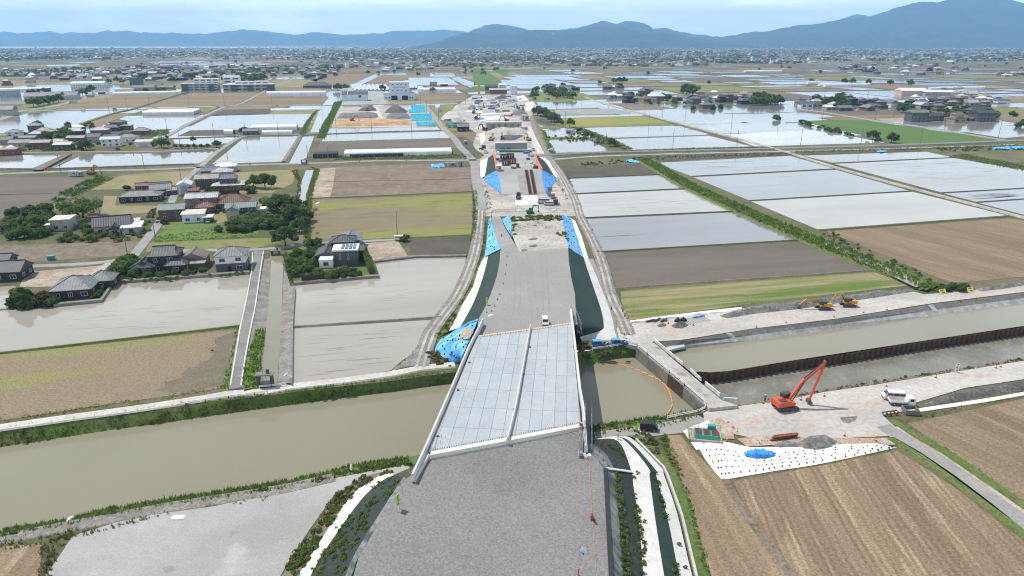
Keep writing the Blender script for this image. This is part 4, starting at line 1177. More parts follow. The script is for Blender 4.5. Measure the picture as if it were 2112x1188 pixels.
grass("bank_grass", "0,1112 110,1098 206,1080 332,1056 442,1040 560,1024", "0,1120 110,1106 206,1089 332,1064 442,1046 560,1030", 1.5, (.2, .6), .14, M_veg, patch=.3)
grass("bank_grass", "0,1120 150,1100 330,1062 330,1066", "0,1136 90,1122 150,1112 300,1070", 2, (.3, .8), .14, M_veg)
grass("bank_grass", "150,1100 120,1140 100,1200", "90,1118 84,1140 74,1200", 2.2, (.3, .9), .14, M_vegdry)
scrub("bank_scrub", "155,1098 130,1135 105,1200", "140,1100 95,1140 80,1200", .25, (.3, .6), .2, 24, M_veg)
st3, sw3 = st_[12:], sw_[12:]
grass("bank_grass", [p + Vector((0, -1, 0)) for p in st3], lerpl(st3, sw3, .9), 2.2, (.4, 1.1), .14, M_veg)
scrub("bank_scrub", st3, lerpl(st3, sw3, .7), .25, (.4, .9), .22, 26, M_vegbright, patch=.3)
scrub("bank_scrub", "1196,722 1225,720 1262,728 1310,730", "1196,748 1225,744 1262,741 1310,735", .5, (.6, 1.3), .28, 30, M_veg, za=.0, zb=-1.8, patch=.15)
# weeds round the foreground slopes
scrub("weeds", K2[:-1], K3[:-1], 1.5, (.25, .8), .15, 30, M_veg, patch=.12)
scrub("weeds", K2[:-1], K3[:-1], .25, (.4, .8), .2, 26, M_vegdry, patch=.4, seed=5)
for t0, t1, d_, pa, sd in ((.2, .42, 1.6, .4, 6), (.45, .68, 1.7, .38, 7), (.72, 1.0, 1.6, .4, 8)):
    scrub("weeds", lerpl(K0[:-1], K1[:-1], t0), lerpl(K0[:-1], K1[:-1], t1), d_, (.15, .5), .12, 24, M_vegbright if sd != 7 else M_veg, patch=pa, seed=sd)
grass("weeds", K1[:-1], K2[:-1], .25, (.4, .9), .14, M_veg, patch=.6)
scrub("weeds", lerpl(K1[:-1], K2[:-1], .3), lerpl(K1[:-1], K2[:-1], .7), .12, (.3, .6), .18, 22, M_veg, patch=.5)
A0, A1, A2, A3, A4 = [l[2:-1] for l in (L0, L1, L2, L3, L4)]
scrub("weeds", lerpl(A0, A1, .36), lerpl(A0, A1, .56), 4.0, (.15, .5), .11, 26, M_vegbright, patch=.1)
scrub("weeds", lerpl(A0, A1, .9), lerpl(A0, A1, 1.06), 2.6, (.15, .45), .11, 24, M_vegbright, patch=.25, seed=2)
grass("weeds", lerpl(A0, A1, .5), lerpl(A0, A1, .92), .9, (.15, .4), .1, M_veg, patch=.4)
scrub("weeds", lerpl(A2, A3, .6), lerpl(A2, A3, 1.02), 2.4, (.15, .5), .12, 24, M_veg, patch=.4, seed=4)
scrub("weeds", lerpl(A3, A4, .0), lerpl(A3, A4, .15), .2, (.3, .5), .16, 22, M_vegdry, patch=.4)
scrub("weeds", lerpl(A1, A2, 0), lerpl(A1, A2, .35), 1.6, (.15, .45), .11, 22, M_veg, patch=.55, seed=9)
scrub("weeds", lerpl(A3, A4, .35), lerpl(A3, A4, .75), .25, (.2, .45), .13, 22, M_vegdry, patch=.5, seed=11)
B0_, B1_ = L0[:3], L1[:3]
grass("weeds", lerpl(B0_, B1_, .2), lerpl(B0_, B1_, .95), 2.0, (.15, .45), .1, M_veg, patch=.4)
scrub("weeds", lerpl(B0_, B1_, .65), lerpl(B0_, B1_, 1.0), .5, (.3, .6), .18, 24, M_vegdry, patch=.5)
grass("weeds", "1380,895 1390,930 1400,962 1409,982 1432,1050 1466,1188", "1352,902 1372,930 1385,962 1395,982 1420,1050 1450,1188", 2.2, (.3, .8), .14, M_vegbright)
scrub("weeds", "1376,895 1384,930 1396,962 1405,982 1428,1050 1460,1188", "1358,902 1374,930 1385,962 1395,982 1420,1050 1450,1188", 3.0, (.12, .38), .1, 20, M_vegbright, patch=.1)
scrub("weeds", "1305,900 1330,897 1352,900", "1335,935 1348,938 1358,945", .8, (.4, .8), .2, 28, M_vegdry, patch=.1)
grass("weeds", "1225,893 1290,884 1360,876 1440,860", "1225,900 1290,890 1360,882 1440,866", 1.6, (.3, .7), .14, M_veg, patch=.3)
# along tracks, canals and roads
grass("verge_grass", M2, M3, 1.8, (.3, .8), .2, M_vegbright, patch=.2)
scrub("verge_scrub", M3[2:], lerpl(M2, M3, .3)[2:], .2, (.4, .8), .26, 24, M_veg, patch=.4)
scrub("verge_scrub", "896,724 925,746 955,752 940,756", "880,722 884,744 895,756 930,758", .6, (.4, .9), .25, 26, M_vegdry, patch=.1)
grass("verge_grass", "984,394 985,440 983,470 976,500", "975,394 976,440 975,470 968,500", 1.5, (.5, 1.2), .25, M_vegbright)
grass("verge_grass", "1000,440 1003,470 998,520 990,545", "995,440 998,470 994,520 984,548", 1.5, (.4, .9), .22, M_vegbright)
grass("verge_grass", "530,680 520,710 508,745 499,802", "548,680 542,710 538,750 534,799", 3.0, (.3, .9), .15, M_vegbright, za=.75, zb=.4)
grass("verge_grass", "498,678 490,720 478,765 468,804", "487,680 480,720 468,765 455,806", 2.5, (.3, .9), .17, M_vegbright)
grass("verge_grass", "0,872 147,850 295,830 424,810 466,803", "0,864 147,842 295,822 424,802 462,796", 1.6, (.2, .5), .15, M_vegbright, patch=.2)
grass("verge_grass", "584,525 590,560 604,585", "592,520 600,545 609,583", 3, (.5, 1.3), .22, M_vegbright)
grass("verge_grass", "655,285 668,255 684,230 690,212", "669,285 682,255 694,232 706,208", .7, (.7, 1.8), .5, M_vegbright)
grass("verge_grass", "628,280 640,250 655,228", "618,280 630,255 647,232", .5, (.7, 1.5), .5, M_vegbright)
grass("verge_grass", "640,345 650,350 640,380 632,420 628,500", "648,347 660,350 650,380 642,420 640,500", 1.2, (.5, 1.3), .3, M_vegbright)
grass("verge_grass", "600,350 615,375 610,420", "612,350 622,375 618,420", .8, (.5, 1.2), .3, M_veg)
c2, c3 = P("1316,329 1416,387 1522,436 1645,490 1806,556 1868,578 1912,598", .9), P("1340,328 1442,384 1552,433 1682,486 1838,550 1897,572 1940,590", .9)
scrub("canal_scrub", c2[:5], c3[:5], .05, (.4, 1.0), .35, 28, M_veg, patch=.4)
grass("canal_grass", c2, c3, 1.3, (.4, 1.2), .25, M_vegbright)
scrub("canal_scrub", "1690,482 1760,520 1860,560 1950,595", "1712,476 1790,515 1890,556 1985,592", .09, (.4, .8), .25, 36, M_veg, za=.6, zb=.6, patch=.25)
scrub("canal_scrub", "1125,286 1260,300 1290,309", "1200,266 1270,296 1310,308", .05, (.6, 1.5), .45, 26, M_veg, patch=.5)
grass("canal_grass", "1185,266 1240,288 1285,309", "1200,264 1260,286 1305,307", .6, (.5, 1.2), .35, M_vegbright)
grass("canal_grass", "1118,268 1122,285 1138,318", "1124,268 1130,285 1146,316", .5, (.5, 1.2), .35, M_vegbright)
grass("verge_grass", "1140,317 1270,313 1420,306 1600,303", "1140,321 1270,317 1420,310 1600,306", .7, (.4, 1.0), .3, M_veg)
scrub("verge_scrub", "1200,345 1290,335 1345,332", "1200,338 1290,328 1345,327", .12, (.4, .9), .35, 24, M_veg, patch=.2)
scrub("verge_scrub", "1290,331 1420,326 1634,319", "1310,325 1420,321 1630,315", .10, (.3, .6), .3, 20, M_veg, patch=.2)
grass("verge_grass", "1640,315 1890,309 2112,300", "1640,312 1890,305 2112,297", .4, (.4, 1.0), .35, M_veg)
scrub("verge_scrub", "1930,312 2000,312 2112,310", "1930,306 2000,305 2112,304", .07, (.5, 1.2), .4, 24, M_veg, patch=.3)
grass("verge_grass", "1960,322 2040,338 2112,352", "1985,318 2060,332 2112,342", .7, (.4, 1.1), .3, M_vegbright)
grass("verge_grass", "690,322 960,318 975,318", "690,330 960,326 980,324", .6, (.4, 1.0), .3, M_veg)
scrub("weeds", "1056,448 1100,446 1158,447", "1056,458 1100,454 1160,458", 1.0, (.3, .8), .3, 20, M_veg, za=4.8, zb=5, patch=.15)
scrub("weeds", "1054,446 1056,466 1060,490", "1062,446 1064,466 1064,484", .35, (.4, .9), .3, 26, M_vegbright, za=5.1, zb=5.1, patch=.1)
grass("weeds", "1060,452 1100,450 1150,452", "1060,468 1100,470 1165,495", .25, (.2, .5), .2, M_vegdry, za=5.2, zb=5.4, patch=.5)
scrub("weeds", "1150,482 1158,490 1166,494", "1168,478 1170,488 1172,495", .5, (.3, .7), .25, 24, M_vegbright, za=5.6, zb=5.6)
bt2, bw2 = dt[1:8], dw[1:8]
grass("bank_grass", bt2, lerpl(bt2, bw2, .7), .9, (.2, .6), .18, M_vegdry, patch=.25)
scrub("bank_scrub", lerpl(bt2, bw2, .3)[2:], lerpl(bt2, bw2, .8)[2:], .12, (.25, .55), .2, 20, M_veg, patch=.3)
grass("verge_grass", "1834,903 1890,936 1962,985 2040,1045 2112,1104", "1845,905 1905,940 1975,988 2050,1048 2112,1098", 1.8, (.2, .6), .14, M_veg, patch=.2)
grass("verge_grass", "1838,868 1870,886 1912,908 1990,958 2070,1014 2112,1044", "1850,866 1880,884 1922,906 2000,956 2080,1012 2112,1036", 1.8, (.2, .6), .14, M_vegbright, patch=.3)
grass("verge_grass", "1872,872 1960,850 2112,818", "1872,862 1960,840 2112,808", 1.4, (.2, .5), .16, M_veg, patch=.3)
grass("verge_grass", "1512,992 1600,976 1700,960 1851,930", "1512,986 1600,971 1700,956 1851,926", 1.2, (.15, .4), .14, M_veg, patch=.4)
grass("verge_grass", "1700,915 1770,918 1850,915", "1700,921 1770,925 1850,922", 2, (.3, .7), .15, M_veg, patch=.2)
grass("verge_grass", "1530,905 1580,905 1640,912", "1525,915 1580,918 1640,920", 1.5, (.2, .6), .15, M_vegbright, patch=.45)
grass("verge_grass", "1480,864 1500,872 1515,890", "1490,868 1512,878 1522,896", 2, (.3, .7), .15, M_vegbright)
grass("verge_grass", "1258,640 1268,690 1273,705", "1265,640 1275,690 1280,705", 1.2, (.2, .5), .15, M_vegdry, patch=.4)
grass("verge_grass", "1200,446 1218,483 1238,524 1262,600 1290,660", "1207,446 1226,483 1246,524 1272,600 1298,662", .9, (.3, .7), .2, M_veg, patch=.3)
grass("verge_grass", "1160,352 1175,385 1192,420", "1172,360 1186,395 1203,440", .7, (.3, .8), .25, M_vegbright, patch=.2)
grass("verge_grass", "1142,368 1160,395 1172,420", "1150,368 1166,395 1178,418", .9, (.3, .8), .25, M_vegbright, patch=.3)
grass("verge_grass", "996,385 1000,410 1003,432", "1005,385 1012,410 1016,432", .8, (.3, .8), .25, M_vegbright, patch=.3)
grass("verge_grass", "320,488 460,472 536,475", "320,500 460,492 528,487", 1.0, (.2, .6), .25, M_vegbright)
scrub("weeds", "230,366 160,400 100,432 0,470", "200,362 130,398 84,425 0,452", .10, (.6, 1.4), .4, 28, M_veg, patch=.25)
grass("weeds", "235,368 165,402 105,436 0,478", "205,362 135,396 84,425 0,450", .6, (.5, 1.2), .3, M_vegbright, patch=.2)
scrub("weeds", "150,455 220,480 330,430 340,450", "170,500 240,500 290,490 320,470", .14, (.7, 1.5), .4, 30, M_veg, patch=.3)
scrub("weeds", "0,312 60,308 150,305 180,308", "0,316 60,313 150,311 180,311", .08, (.7, 1.5), .45, 26, M_veg)
grass("weeds", "245,275 300,270 345,268", "240,290 300,282 350,278", .25, (.6, 1.4), .5, M_vegbright)
scrub("weeds", "232,545 250,555 240,580", "262,535 300,545 300,572", .35, (.5, 1.1), .3, 28, M_veg, za=.4, zb=.4)
scrub("weeds", "240,584 380,576 510,566", "240,579 380,571 510,561", .3, (.4, .9), .3, 26, M_veg, za=.5, zb=.5, patch=.3)
scrub("crop_bed", "1300,332 1420,328 1630,320", "1320,323 1420,320 1620,315", .12, (.25, .4), .25, 14, M_veg)

# ---- trees
M_leaf = [mat("m_leaf_dark", (.062, .104, .026), .75, (.095, .15, .038), .22, .38, .62, (.13, .18, .05), .8, .55, .7, fine=.4, fscale=1.5, spec=.3),
          mat("m_leaf_mid", (.09, .15, .03), .75, (.13, .19, .045), .22, .38, .62, (.165, .22, .06), .8, .55, .7, fine=.4, fscale=1.5, spec=.3),
          mat("m_leaf_light", (.14, .21, .04), .75, (.18, .24, .06), .22, .38, .62, (.10, .165, .035), .8, .55, .7, fine=.35, fscale=1.5, spec=.3),
          mat("m_leaf_red", (.085, .06, .025), .8, (.11, .075, .035), .3, .4, .6, (.05, .06, .02), .8, .5, .65, fine=.35, fscale=1.5)]
for q in M_leaf + [M_veg, M_vegbright, M_vegdry]: leafy(q)
M_bark = mat("m_bark", (.075, .06, .048), .95, fine=.4, fscale=3)
def crown_mesh(seed, form, leaf, quads, m):
    global gr
    gr = np.random.default_rng(seed)
    r = np.random.default_rng(seed + 500)
    cl = []
    if form == 'broad':
        for k in range(24):
            a = r.random() * 2 * PI; q = math.sqrt(r.random()) * .5
            cl.append((math.cos(a) * q, math.sin(a) * q, .46 + r.random() * .36 - q * .3, .10 + r.random() * .11))
        cl.append((0, 0, .8, .2))
    elif form == 'spread':
        for k in range(20):
            a = r.random() * 2 * PI; q = math.sqrt(r.random()) * .72
            cl.append((math.cos(a) * q, math.sin(a) * q, .50 + r.random() * .26 - q * .25, .17 + r.random() * .1))
        cl.append((0, 0, .82, .2))
    elif form == 'bush':
        for k in range(10):
            a = r.random() * 2 * PI; q = math.sqrt(r.random()) * .42
            cl.append((math.cos(a) * q, math.sin(a) * q, .30 + r.random() * .35 - q * .25, .22 + r.random() * .12))
    elif form == 'column':
        for k in range(11):
            z = .12 + k / 11 * .8
            q = .19 * (1.05 - z)
            a = r.random() * 2 * PI
            cl.append((math.cos(a) * q * .5, math.sin(a) * q * .5, z, .20 * (1.1 - z) + .05))
    elif form == 'pine':
        for k in range(9):
            a = r.random() * 2 * PI; q = .12 + r.random() * .38
            cl.append((math.cos(a) * q, math.sin(a) * q, .45 + r.random() * .42, .13 + r.random() * .07))
        cl.append((0, 0, .88, .16))
    cl = np.array(cl)
    w = cl[:, 3] ** 2; w /= w.sum()
    k = r.choice(len(cl), quads, p=w)
    d = r.normal(size=(quads, 3)); d /= np.linalg.norm(d, axis=1, keepdims=True)
    rad = cl[k, 3] * (1 - .55 * r.random(quads) ** 2)
    c = cl[k, :3] + d * rad[:, None] * np.array([1, 1, .85])
    c[:, 2] = np.maximum(c[:, 2], .04)
    v, f = leaf_quads(c, d + r.normal(0, .5, (quads, 3)) + np.array([0, 0, .35]), leaf)
    # a dim twiggy core so that a crown is not hollow
    return np_mesh("crown", v, f, [m])
def trunk_mesh(seed, form):
    r = random.Random(seed)
    mb = MB()
    top = .45 if form in ('broad', 'spread', 'pine') else .3 if form == 'bush' else .75
    mb.cyl((0, 0, -.03), (0, 0, top), .035, .02, 7)
    if form in ('broad', 'spread', 'pine'):
        for k in range(5):
            a = k * 1.256 + r.random()
            q = .25 if form != 'spread' else .42
            mb.cyl((0, 0, top - .16 + .03 * k), (math.cos(a) * q, math.sin(a) * q, top + .12 + r.random() * .1), .018, .007, 5)
    return mb.mesh("trunk", M_bark)
TREES = {}
def tree_kind(form, tone, big):
    k = (form, tone, big)
    if k not in TREES:
        q = 1500 if big else 420
        lf = (.040 if form != 'bush' else .055) * (1 if big else 1.9)
        sd = len(TREES) * 7 + 1
        TREES[k] = [(trunk_mesh(sd + j, form), crown_mesh(sd + 40 * j, form, lf, q, M_leaf[tone])) for j in range(2)]
    return TREES[k]
tr_ = random.Random(5)
def tree(p, h, form='broad', tone=0, label=None, group=None, big=True, wide=1.0, name=None):
    if tone == 0 and tr_.random() < .3: tone = 1
    tm, cm = tr_.choice(tree_kind(form, tone, big))
    name = name or ('bush' if form == 'bush' else 'tree')
    t = thing(name, label, name, p, tr_.uniform(0, 6.28), group)
    h *= .89
    t.scale = (h * wide * tr_.uniform(.93, 1.07), h * wide * tr_.uniform(.93, 1.07), h)
    put("trunk", tm, t); put("crown", cm, t)
    return t
def T(s, h, form='broad', tone=0, label=None, group=None, big=True, wide=1.0, z=0.0, jit=.15, name=None):
    for p in P(s, z):
        tree(p, h * tr_.uniform(1 - jit, 1 + jit), form, tone, label, group, big, wide, name)
def TP(s, n, h, form='bush', tone=0, label=None, group=None, big=False, wide=1.0, z=0.0, mind=2.0):
    poly = [p for p in P(s, z)]
    xs, ys = [p.x for p in poly], [p.y for p in poly]
    got = []; tries = 0
    while len(got) < n and tries < n * 60:
        tries += 1
        x, y = tr_.uniform(min(xs), max(xs)), tr_.uniform(min(ys), max(ys))
        ins = False
        j = len(poly) - 1
        for i in range(len(poly)):
            if (poly[i].y > y) != (poly[j].y > y) and x < (poly[j].x - poly[i].x) * (y - poly[i].y) / (poly[j].y - poly[i].y) + poly[i].x: ins = not ins
            j = i
        if not ins or any((x - a) ** 2 + (y - b) ** 2 < mind ** 2 for a, b in got): continue
        got.append((x, y))
        tree(Vector((x, y, z)), tr_.uniform(h[0], h[1]), form, tone if isinstance(tone, int) else tr_.choice(tone), label, group, big, wide)
    return got
T("172,449", 11.5, 'spread', 1, "wide spreading tree with yellowish crown beside the creek", wide=1.1, jit=0)
T("524,388", 9, 'broad', 0, "dark round tree standing by the hay field, smaller half of a pair", jit=0)
T("547,389", 10, 'broad', 0, "dark round tree standing by the hay field, larger half of a pair", wide=1.15, jit=0)
T("590,447", 12.5, 'broad', 0, "tallest dark tree of the grove by the farmhouses", wide=1.15, jit=0)
T("612,440 624,458 572,432 604,462", 9, 'broad', 0, "dark leafy tree in the grove between the farmhouses and the tilled field", "grove trees by the farmhouses", wide=1.1)
T("628,470 618,480", 7, 'broad', 1, "lighter tree at the lower edge of the farmhouse grove", "trees at the grove edge")
T("548,425 556,432", 6, 'broad', 2, "pale young tree beside the grove", "pale trees beside the grove")
T("589,508", 9.5, 'broad', 0, "dense dark tree alone beside the pond above the house lane", jit=0)
TP("468,472 480,462 540,450 590,452 590,468 540,476 480,480", 22, (4.5, 6.5), 'bush', (0, 0, 1), "dark bush in the thick belt before the farmhouses", "bushes in the belt before the farmhouses", True, 1.2, mind=3.2)
TP("10,480 20,450 90,432 115,450 110,480 60,500 20,500", 34, (4, 7.5), 'bush', (0, 0, 1), "dark bush in the thicket beside the small grey flat-roofed house", "bushes of the creek thicket", True, 1.0, mind=3)
TP("110,490 160,478 200,460 260,455 290,480 200,498 120,500", 20, (2, 4), 'bush', (0, 1, 1), "low bush in the overgrown garden round the dark gabled house", "bushes of the overgrown garden", True, 1.1, mind=3)
T("36,632 50,634 62,628", 7, 'column', 0, "dark conical conifer on the tiled house plot at the paddy", "conifers on the plot at the paddy", wide=1.7)
T("92,628 99,630", 5, 'bush', 3, "reddish bush next to the weathered tiled house", "reddish bushes by the tiled house")
T("72,632 82,626 106,630 42,630 28,630", 4, 'bush', 0, "dark bush on the tiled house plot at the paddy", "bushes on the plot at the paddy")
T("204,600 212,592 196,615 206,608", 2.6, 'bush', 1, "green bush along the wall of the weathered tiled house", "bushes along the tiled house wall")
TP("240,575 250,545 285,535 305,548 300,572", 12, (3, 6), 'bush', (0, 1), "bush in the garden before the black two-storey house", "bushes before the black house", True, mind=2.5, z=.4)
T("251,567", 2.4, 'bush', 2, "yellow flowering bush at the corner of the garden wall", z=.4, jit=0)
TP("300,575 420,565 425,560 300,570", 9, (2, 3.2), 'bush', (0, 1), "low garden bush along the paddy wall by the black house", "bushes along the paddy wall", True, mind=2, z=.6)
TP("600,575 598,530 640,510 665,512 668,565", 26, (2.2, 4.5), 'bush', (0, 0, 1), "clipped garden bush beside the white-roofed solar house", "garden bushes of the solar house", True, 1.0, mind=2.6, z=.8)
T("655,508 641,514", 5, 'broad', 0, "round dark tree at the back of the solar house garden", "round trees of the solar house garden", z=.8)
TP("672,576 700,562 738,560 752,568", 9, (2, 3.6), 'bush', (0, 1), "bush in front of the grey solar house wall", "bushes before the solar house", True, mind=2, z=.8)
T("835,498", 4.0, 'bush', 0, "dark bush at the foot of the lone pole", jit=0)
# village on the paddies
T("178,310", 10, 'broad', 0, "round dark tree by the village lane above the flooded paddy", wide=1.1, jit=0)
T("186,270", 9.5, 'pine', 0, "layered garden pine among the village roofs", wide=1.1, jit=0)
T("334,305", 10, 'spread', 0, "broad dark tree beside the white garage with grey door", wide=.95, jit=0)
T("447,304", 6.5, 'broad', 0, "dark tree at the corner of the lane and the walled yard", wide=1.2, jit=0)
T("361,306 375,306 388,307 402,306 416,306 428,306", 4.2, 'broad', 1, "small garden tree in the row along the village lane", "small trees along the village lane")
T("399,296", 6, 'pine', 0, "clipped layered pine standing in the sandy yard", jit=0)
TP("90,285 110,266 140,268 150,285 120,292", 11, (6, 9), 'bush', (2, 1, 1), "light green bamboo clump behind the village houses", "bamboo clumps behind the village", True, mind=3.5)
T("80,262 141,264", 8, 'broad', 1, "grey green tree behind the village roofs", "trees behind the village roofs")
TP("0,290 30,272 60,280 240,300 300,290 350,280 340,305 240,312 100,312 0,310", 22, (2.5, 5), 'bush', (0, 1), "garden bush between the village houses", "garden bushes in the village", True, mind=6)
T("500,272 506,270", 6, 'bush', 0, "dark bush beside the small dark house near the greenhouses", "bushes by the small dark house")
T("452,478 466,438 340,462", 3.6, 'bush', 0, "bush beside the farmhouse walls", "bushes beside the farmhouse walls")
T("430,400 436,402 445,404", 4.5, 'column', 0, "clipped dark garden tree near the blue tiled house", "clipped trees near the blue tiled house", wide=1.8)
T("522,395 514,398", 5.5, 'bush', 0, "tall bush at the end of the long hedge", "bushes at the hedge end")
T("262,392 300,385 312,388", 3.5, 'bush', 0, "round bush behind the black bungalow", "bushes behind the bungalow")
# rows and groves further off
T("70,221 80,219 91,217 101,215 111,213 121,211", 13, 'broad', 0, "dark roadside tree before the grey warehouse", "roadside trees before the warehouse", False)
T("131,206 141,204 151,202 161,200 171,197 181,193 190,190", 12, 'broad', 0, "dark roadside tree along the main road by the brown field", "roadside trees by the brown field", False)
T("60,192 70,191 80,190 92,189 100,188", 8, 'bush', 0, "low tree behind the long white greenhouse roof", "trees behind the white greenhouse", False)
TP("285,188 335,182 342,190 300,194", 9, (8, 12), 'bush', 0, "tree of the dark hedge row beside the brown warehouse", "trees beside the brown warehouse", False, mind=8)
TP("480,172 545,158 550,172 500,178", 14, (10, 16), 'broad', 0, "tree of the dark wood behind the school", "trees behind the school", False, mind=9)
T("789,187 712,186 697,187", 13, 'broad', 0, "round tree beside the solar field", "trees beside the solar field", False)
T("893,190", 9, 'broad', 0, "small round tree before the white greenhouse by the tall hall", big=False, jit=0)
T("1108,238 1116,240 1124,241 1131,246 1138,250 1143,252", 11, 'broad', 0, "dark tree in the clump beside the works entrance", "tree clump beside the works", wide=1.1)
T("1154,253 1158,256", 6, 'bush', 0, "dark bush beside the tree clump", "bushes beside the tree clump")
T("1175,262", 10, 'broad', 0, "single dark tree between two utility poles at the yellow field", jit=0, wide=.9)
T("1260,302", 8, 'broad', 0, "single dark tree on the canal bank by the flooded paddies", jit=0, wide=.9)
TP("1188,266 1210,274 1225,282 1205,280", 6, (2.5, 4.5), 'bush', 0, "bush on the grassy canal bank below the yellow field", "bushes on the canal bank", True, mind=3)
TP("1128,196 1135,186 1150,190 1182,194 1182,204 1150,205 1130,203", 20, (8, 12), 'broad', 0, "dark tree of the grove round the white roofed sheds", "trees of the shed grove", False, 1.1, mind=8)
TP("1090,190 1110,182 1165,178 1166,184 1100,192", 10, (7, 10), 'broad', 0, "tree around the old farmstead behind the works", "trees round the old farmstead", False, mind=10)
TP("1084,198 1098,192 1112,194 1112,199 1090,200", 8, (5, 7), 'bush', 0, "bush of the rounded thicket behind the works", "bushes of the rounded thicket", False, 1.2, mind=5)
T("1266,171 1277,171 1287,171", 12, 'broad', 0, "round tree on the bund among flooded paddies, one of three", "three trees on the bund", False, wide=1.1)
T("1416,196 1428,197", 18, 'broad', 1, "tall light green tree behind the village temple roof", "tall light trees behind the temple", False, wide=1.05)
TP("1550,217 1560,205 1605,207 1612,217", 20, (10, 14), 'broad', 0, "dark tree of the dense wood at the end of the village", "trees of the village end wood", False, 1.1, mind=8)
T("1461,172 1237,172", 8, 'bush', 0, "lone bush on a bund between flooded paddies", "lone bushes on the bunds", False)
T("1672,173 1741,173 1758,172", 12, 'broad', 0, "lone tree on the bund near the long greenhouses", "lone trees near the long greenhouses", False)
T("1790,174 1836,176 1877,177", 13, 'broad', 0, "lone tree standing at the brown field edge", "lone trees at the brown field edge", False)
T("1800,288", 9, 'broad', 0, "dark tree on the ditch at the bright green field", jit=0, wide=1.1)
T("1838,295", 10, 'broad', 0, "dark tree at the lower corner of the bright green field", jit=0)
T("1811,292", 5, 'bush', 0, "small bush between the two trees at the bright green field", jit=0)
TP("1652,252 1700,262 1780,283 1772,286 1700,270 1655,258", 18, (2.5, 5), 'bush', (0, 0, 1), "bush along the ditch of the bright green field", "bushes along the bright green field", True, 1.2, mind=5)
T("1601,248", 8, 'bush', 0, "dark bush where two bunds meet by the village road", jit=0)
TP("1700,215 1730,200 1745,205 1760,225 1740,228 1700,225", 10, (8, 14), 'broad', (0, 1), "tree among the houses at the bend of the village road", "trees at the village road bend", False, mind=8)
TP("1850,215 1900,215 1990,230 2060,236 2070,250 2030,245 1950,250 1860,235", 26, (6, 11), 'broad', (0, 0, 1), "tree among the scattered farm houses beyond the bright green field", "trees among the scattered farm houses", False, 1.1, mind=10)
T("2037,245 2049,243", 11, 'bush', 2, "light green rounded tree by the brown field beyond the houses", "light rounded trees beyond the houses", False)
T("2090,240 2105,262", 9, 'bush', 0, "round bush at the edge of the tan field", "bushes at the tan field", False)
TP("1270,205 1300,195 1420,210 1470,208 1540,212 1430,222 1310,216", 24, (5, 9), 'broad', (0, 0, 1), "tree among the roofs of the long paddy village", "trees in the long paddy village", False, mind=10)
T("1430,226 1470,226 1487,224", 7, 'bush', 0, "dark bush beside the lone house on the paddy islet", "bushes on the paddy islet", False)
TP("1945,600 1960,590 1990,592 1995,602", 5, (2.5, 4), 'bush', 0, "bush at the mouth of the field ditch", "bushes at the ditch mouth", True, mind=2.5)
TP("0,205 60,188 180,160 340,150 560,155 700,140 700,165 420,180 250,178", 34, (9, 15), 'broad', (0, 0, 1), "tree standing among the roofs of the wide town", "trees among the town roofs", False, 1.1, mind=25)
# ------------------------------------------------------------------ buildings
def rmat(name, c, tile=.9, k=.7, rough=.6):
    d = tuple(q * k for q in c)
    l = tuple(min(.85, q * 1.25) for q in c)
    m = mat(name, c, rough, d, .5, .42, .64, l, 1.1, .56, .72, fine=.16, fscale=3, local=True, spec=.4)
    N, L = m.node_tree.nodes, m.node_tree.links
    b = N["Principled BSDF"]
    tc = N.new("ShaderNodeTexCoord")
    w = N.new("ShaderNodeTexWave"); w.wave_type = 'BANDS'; w.bands_direction = 'DIAGONAL' if tile > 5 else 'X'
    w.inputs["Scale"].default_value = .314 / tile
    L.new(tc.outputs["Object"], w.inputs["Vector"])
    bp = N.new("ShaderNodeBump"); bp.inputs["Distance"].default_value = .06; bp.inputs["Strength"].default_value = .8
    L.new(w.outputs["Fac"], bp.inputs["Height"]); L.new(bp.outputs[0], b.inputs["Normal"])
    return m
RF = dict(grey=rmat("m_roof_grey", (.20, .205, .215)), dark=rmat("m_roof_dark", (.075, .078, .088)), pale=rmat("m_roof_pale", (.42, .425, .43)), tan=rmat("m_roof_tan", (.33, .305, .27)),
          red=rmat("m_roof_red", (.15, .055, .045)), blue=rmat("m_roof_blue", (.12, .15, .21)), silver=rmat("m_roof_silver", (.48, .52, .57), .5, .9, .4), white=rmat("m_roof_white", (.66, .665, .67), .6, .9),
          green=rmat("m_roof_green", (.19, .24, .215)), brown=rmat("m_roof_brown", (.20, .165, .14)), cream=rmat("m_roof_cream", (.55, .53, .46), .5, .85), mint=rmat("m_roof_mint", (.50, .58, .50), .6, .9), navy=rmat("m_roof_navy", (.05, .055, .075)), sky=rmat("m_roof_sky", (.30, .50, .66)))
def wmat(name, c, **k): return mat(name, c, .85, tuple(q * .8 for q in c), .4, .45, .66, fine=.1, fscale=2, local=True, **k)
WLM = dict(white=wmat("m_wall_white", (.70, .70, .69)), grey=wmat("m_wall_grey", (.36, .36, .36)), black=wmat("m_wall_black", (.05, .048, .047)), brown=wmat("m_wall_brown", (.15, .105, .085)), tan=wmat("m_wall_tan", (.36, .31, .25)),
           mauve=wmat("m_wall_mauve", (.24, .21, .21)), steel=wmat("m_wall_steel", (.36, .41, .46)), ice=wmat("m_wall_ice", (.58, .66, .74)), red=wmat("m_wall_red", (.23, .09, .075)), teal=wmat("m_wall_teal", (.10, .20, .21)), char=wmat("m_wall_charcoal", (.11, .11, .115)), pink=wmat("m_wall_pink", (.55, .42, .36)))
M_glass = mat("m_window_glass", (.035, .045, .055), .12, spec=.6)
M_frame = mat("m_window_frame", (.55, .55, .55), .5)
M_door = mat("m_shutter_grey", (.42, .44, .46), .6)
M_dark = mat("m_opening_dark", (.02, .02, .022), .9)
_wc = {}
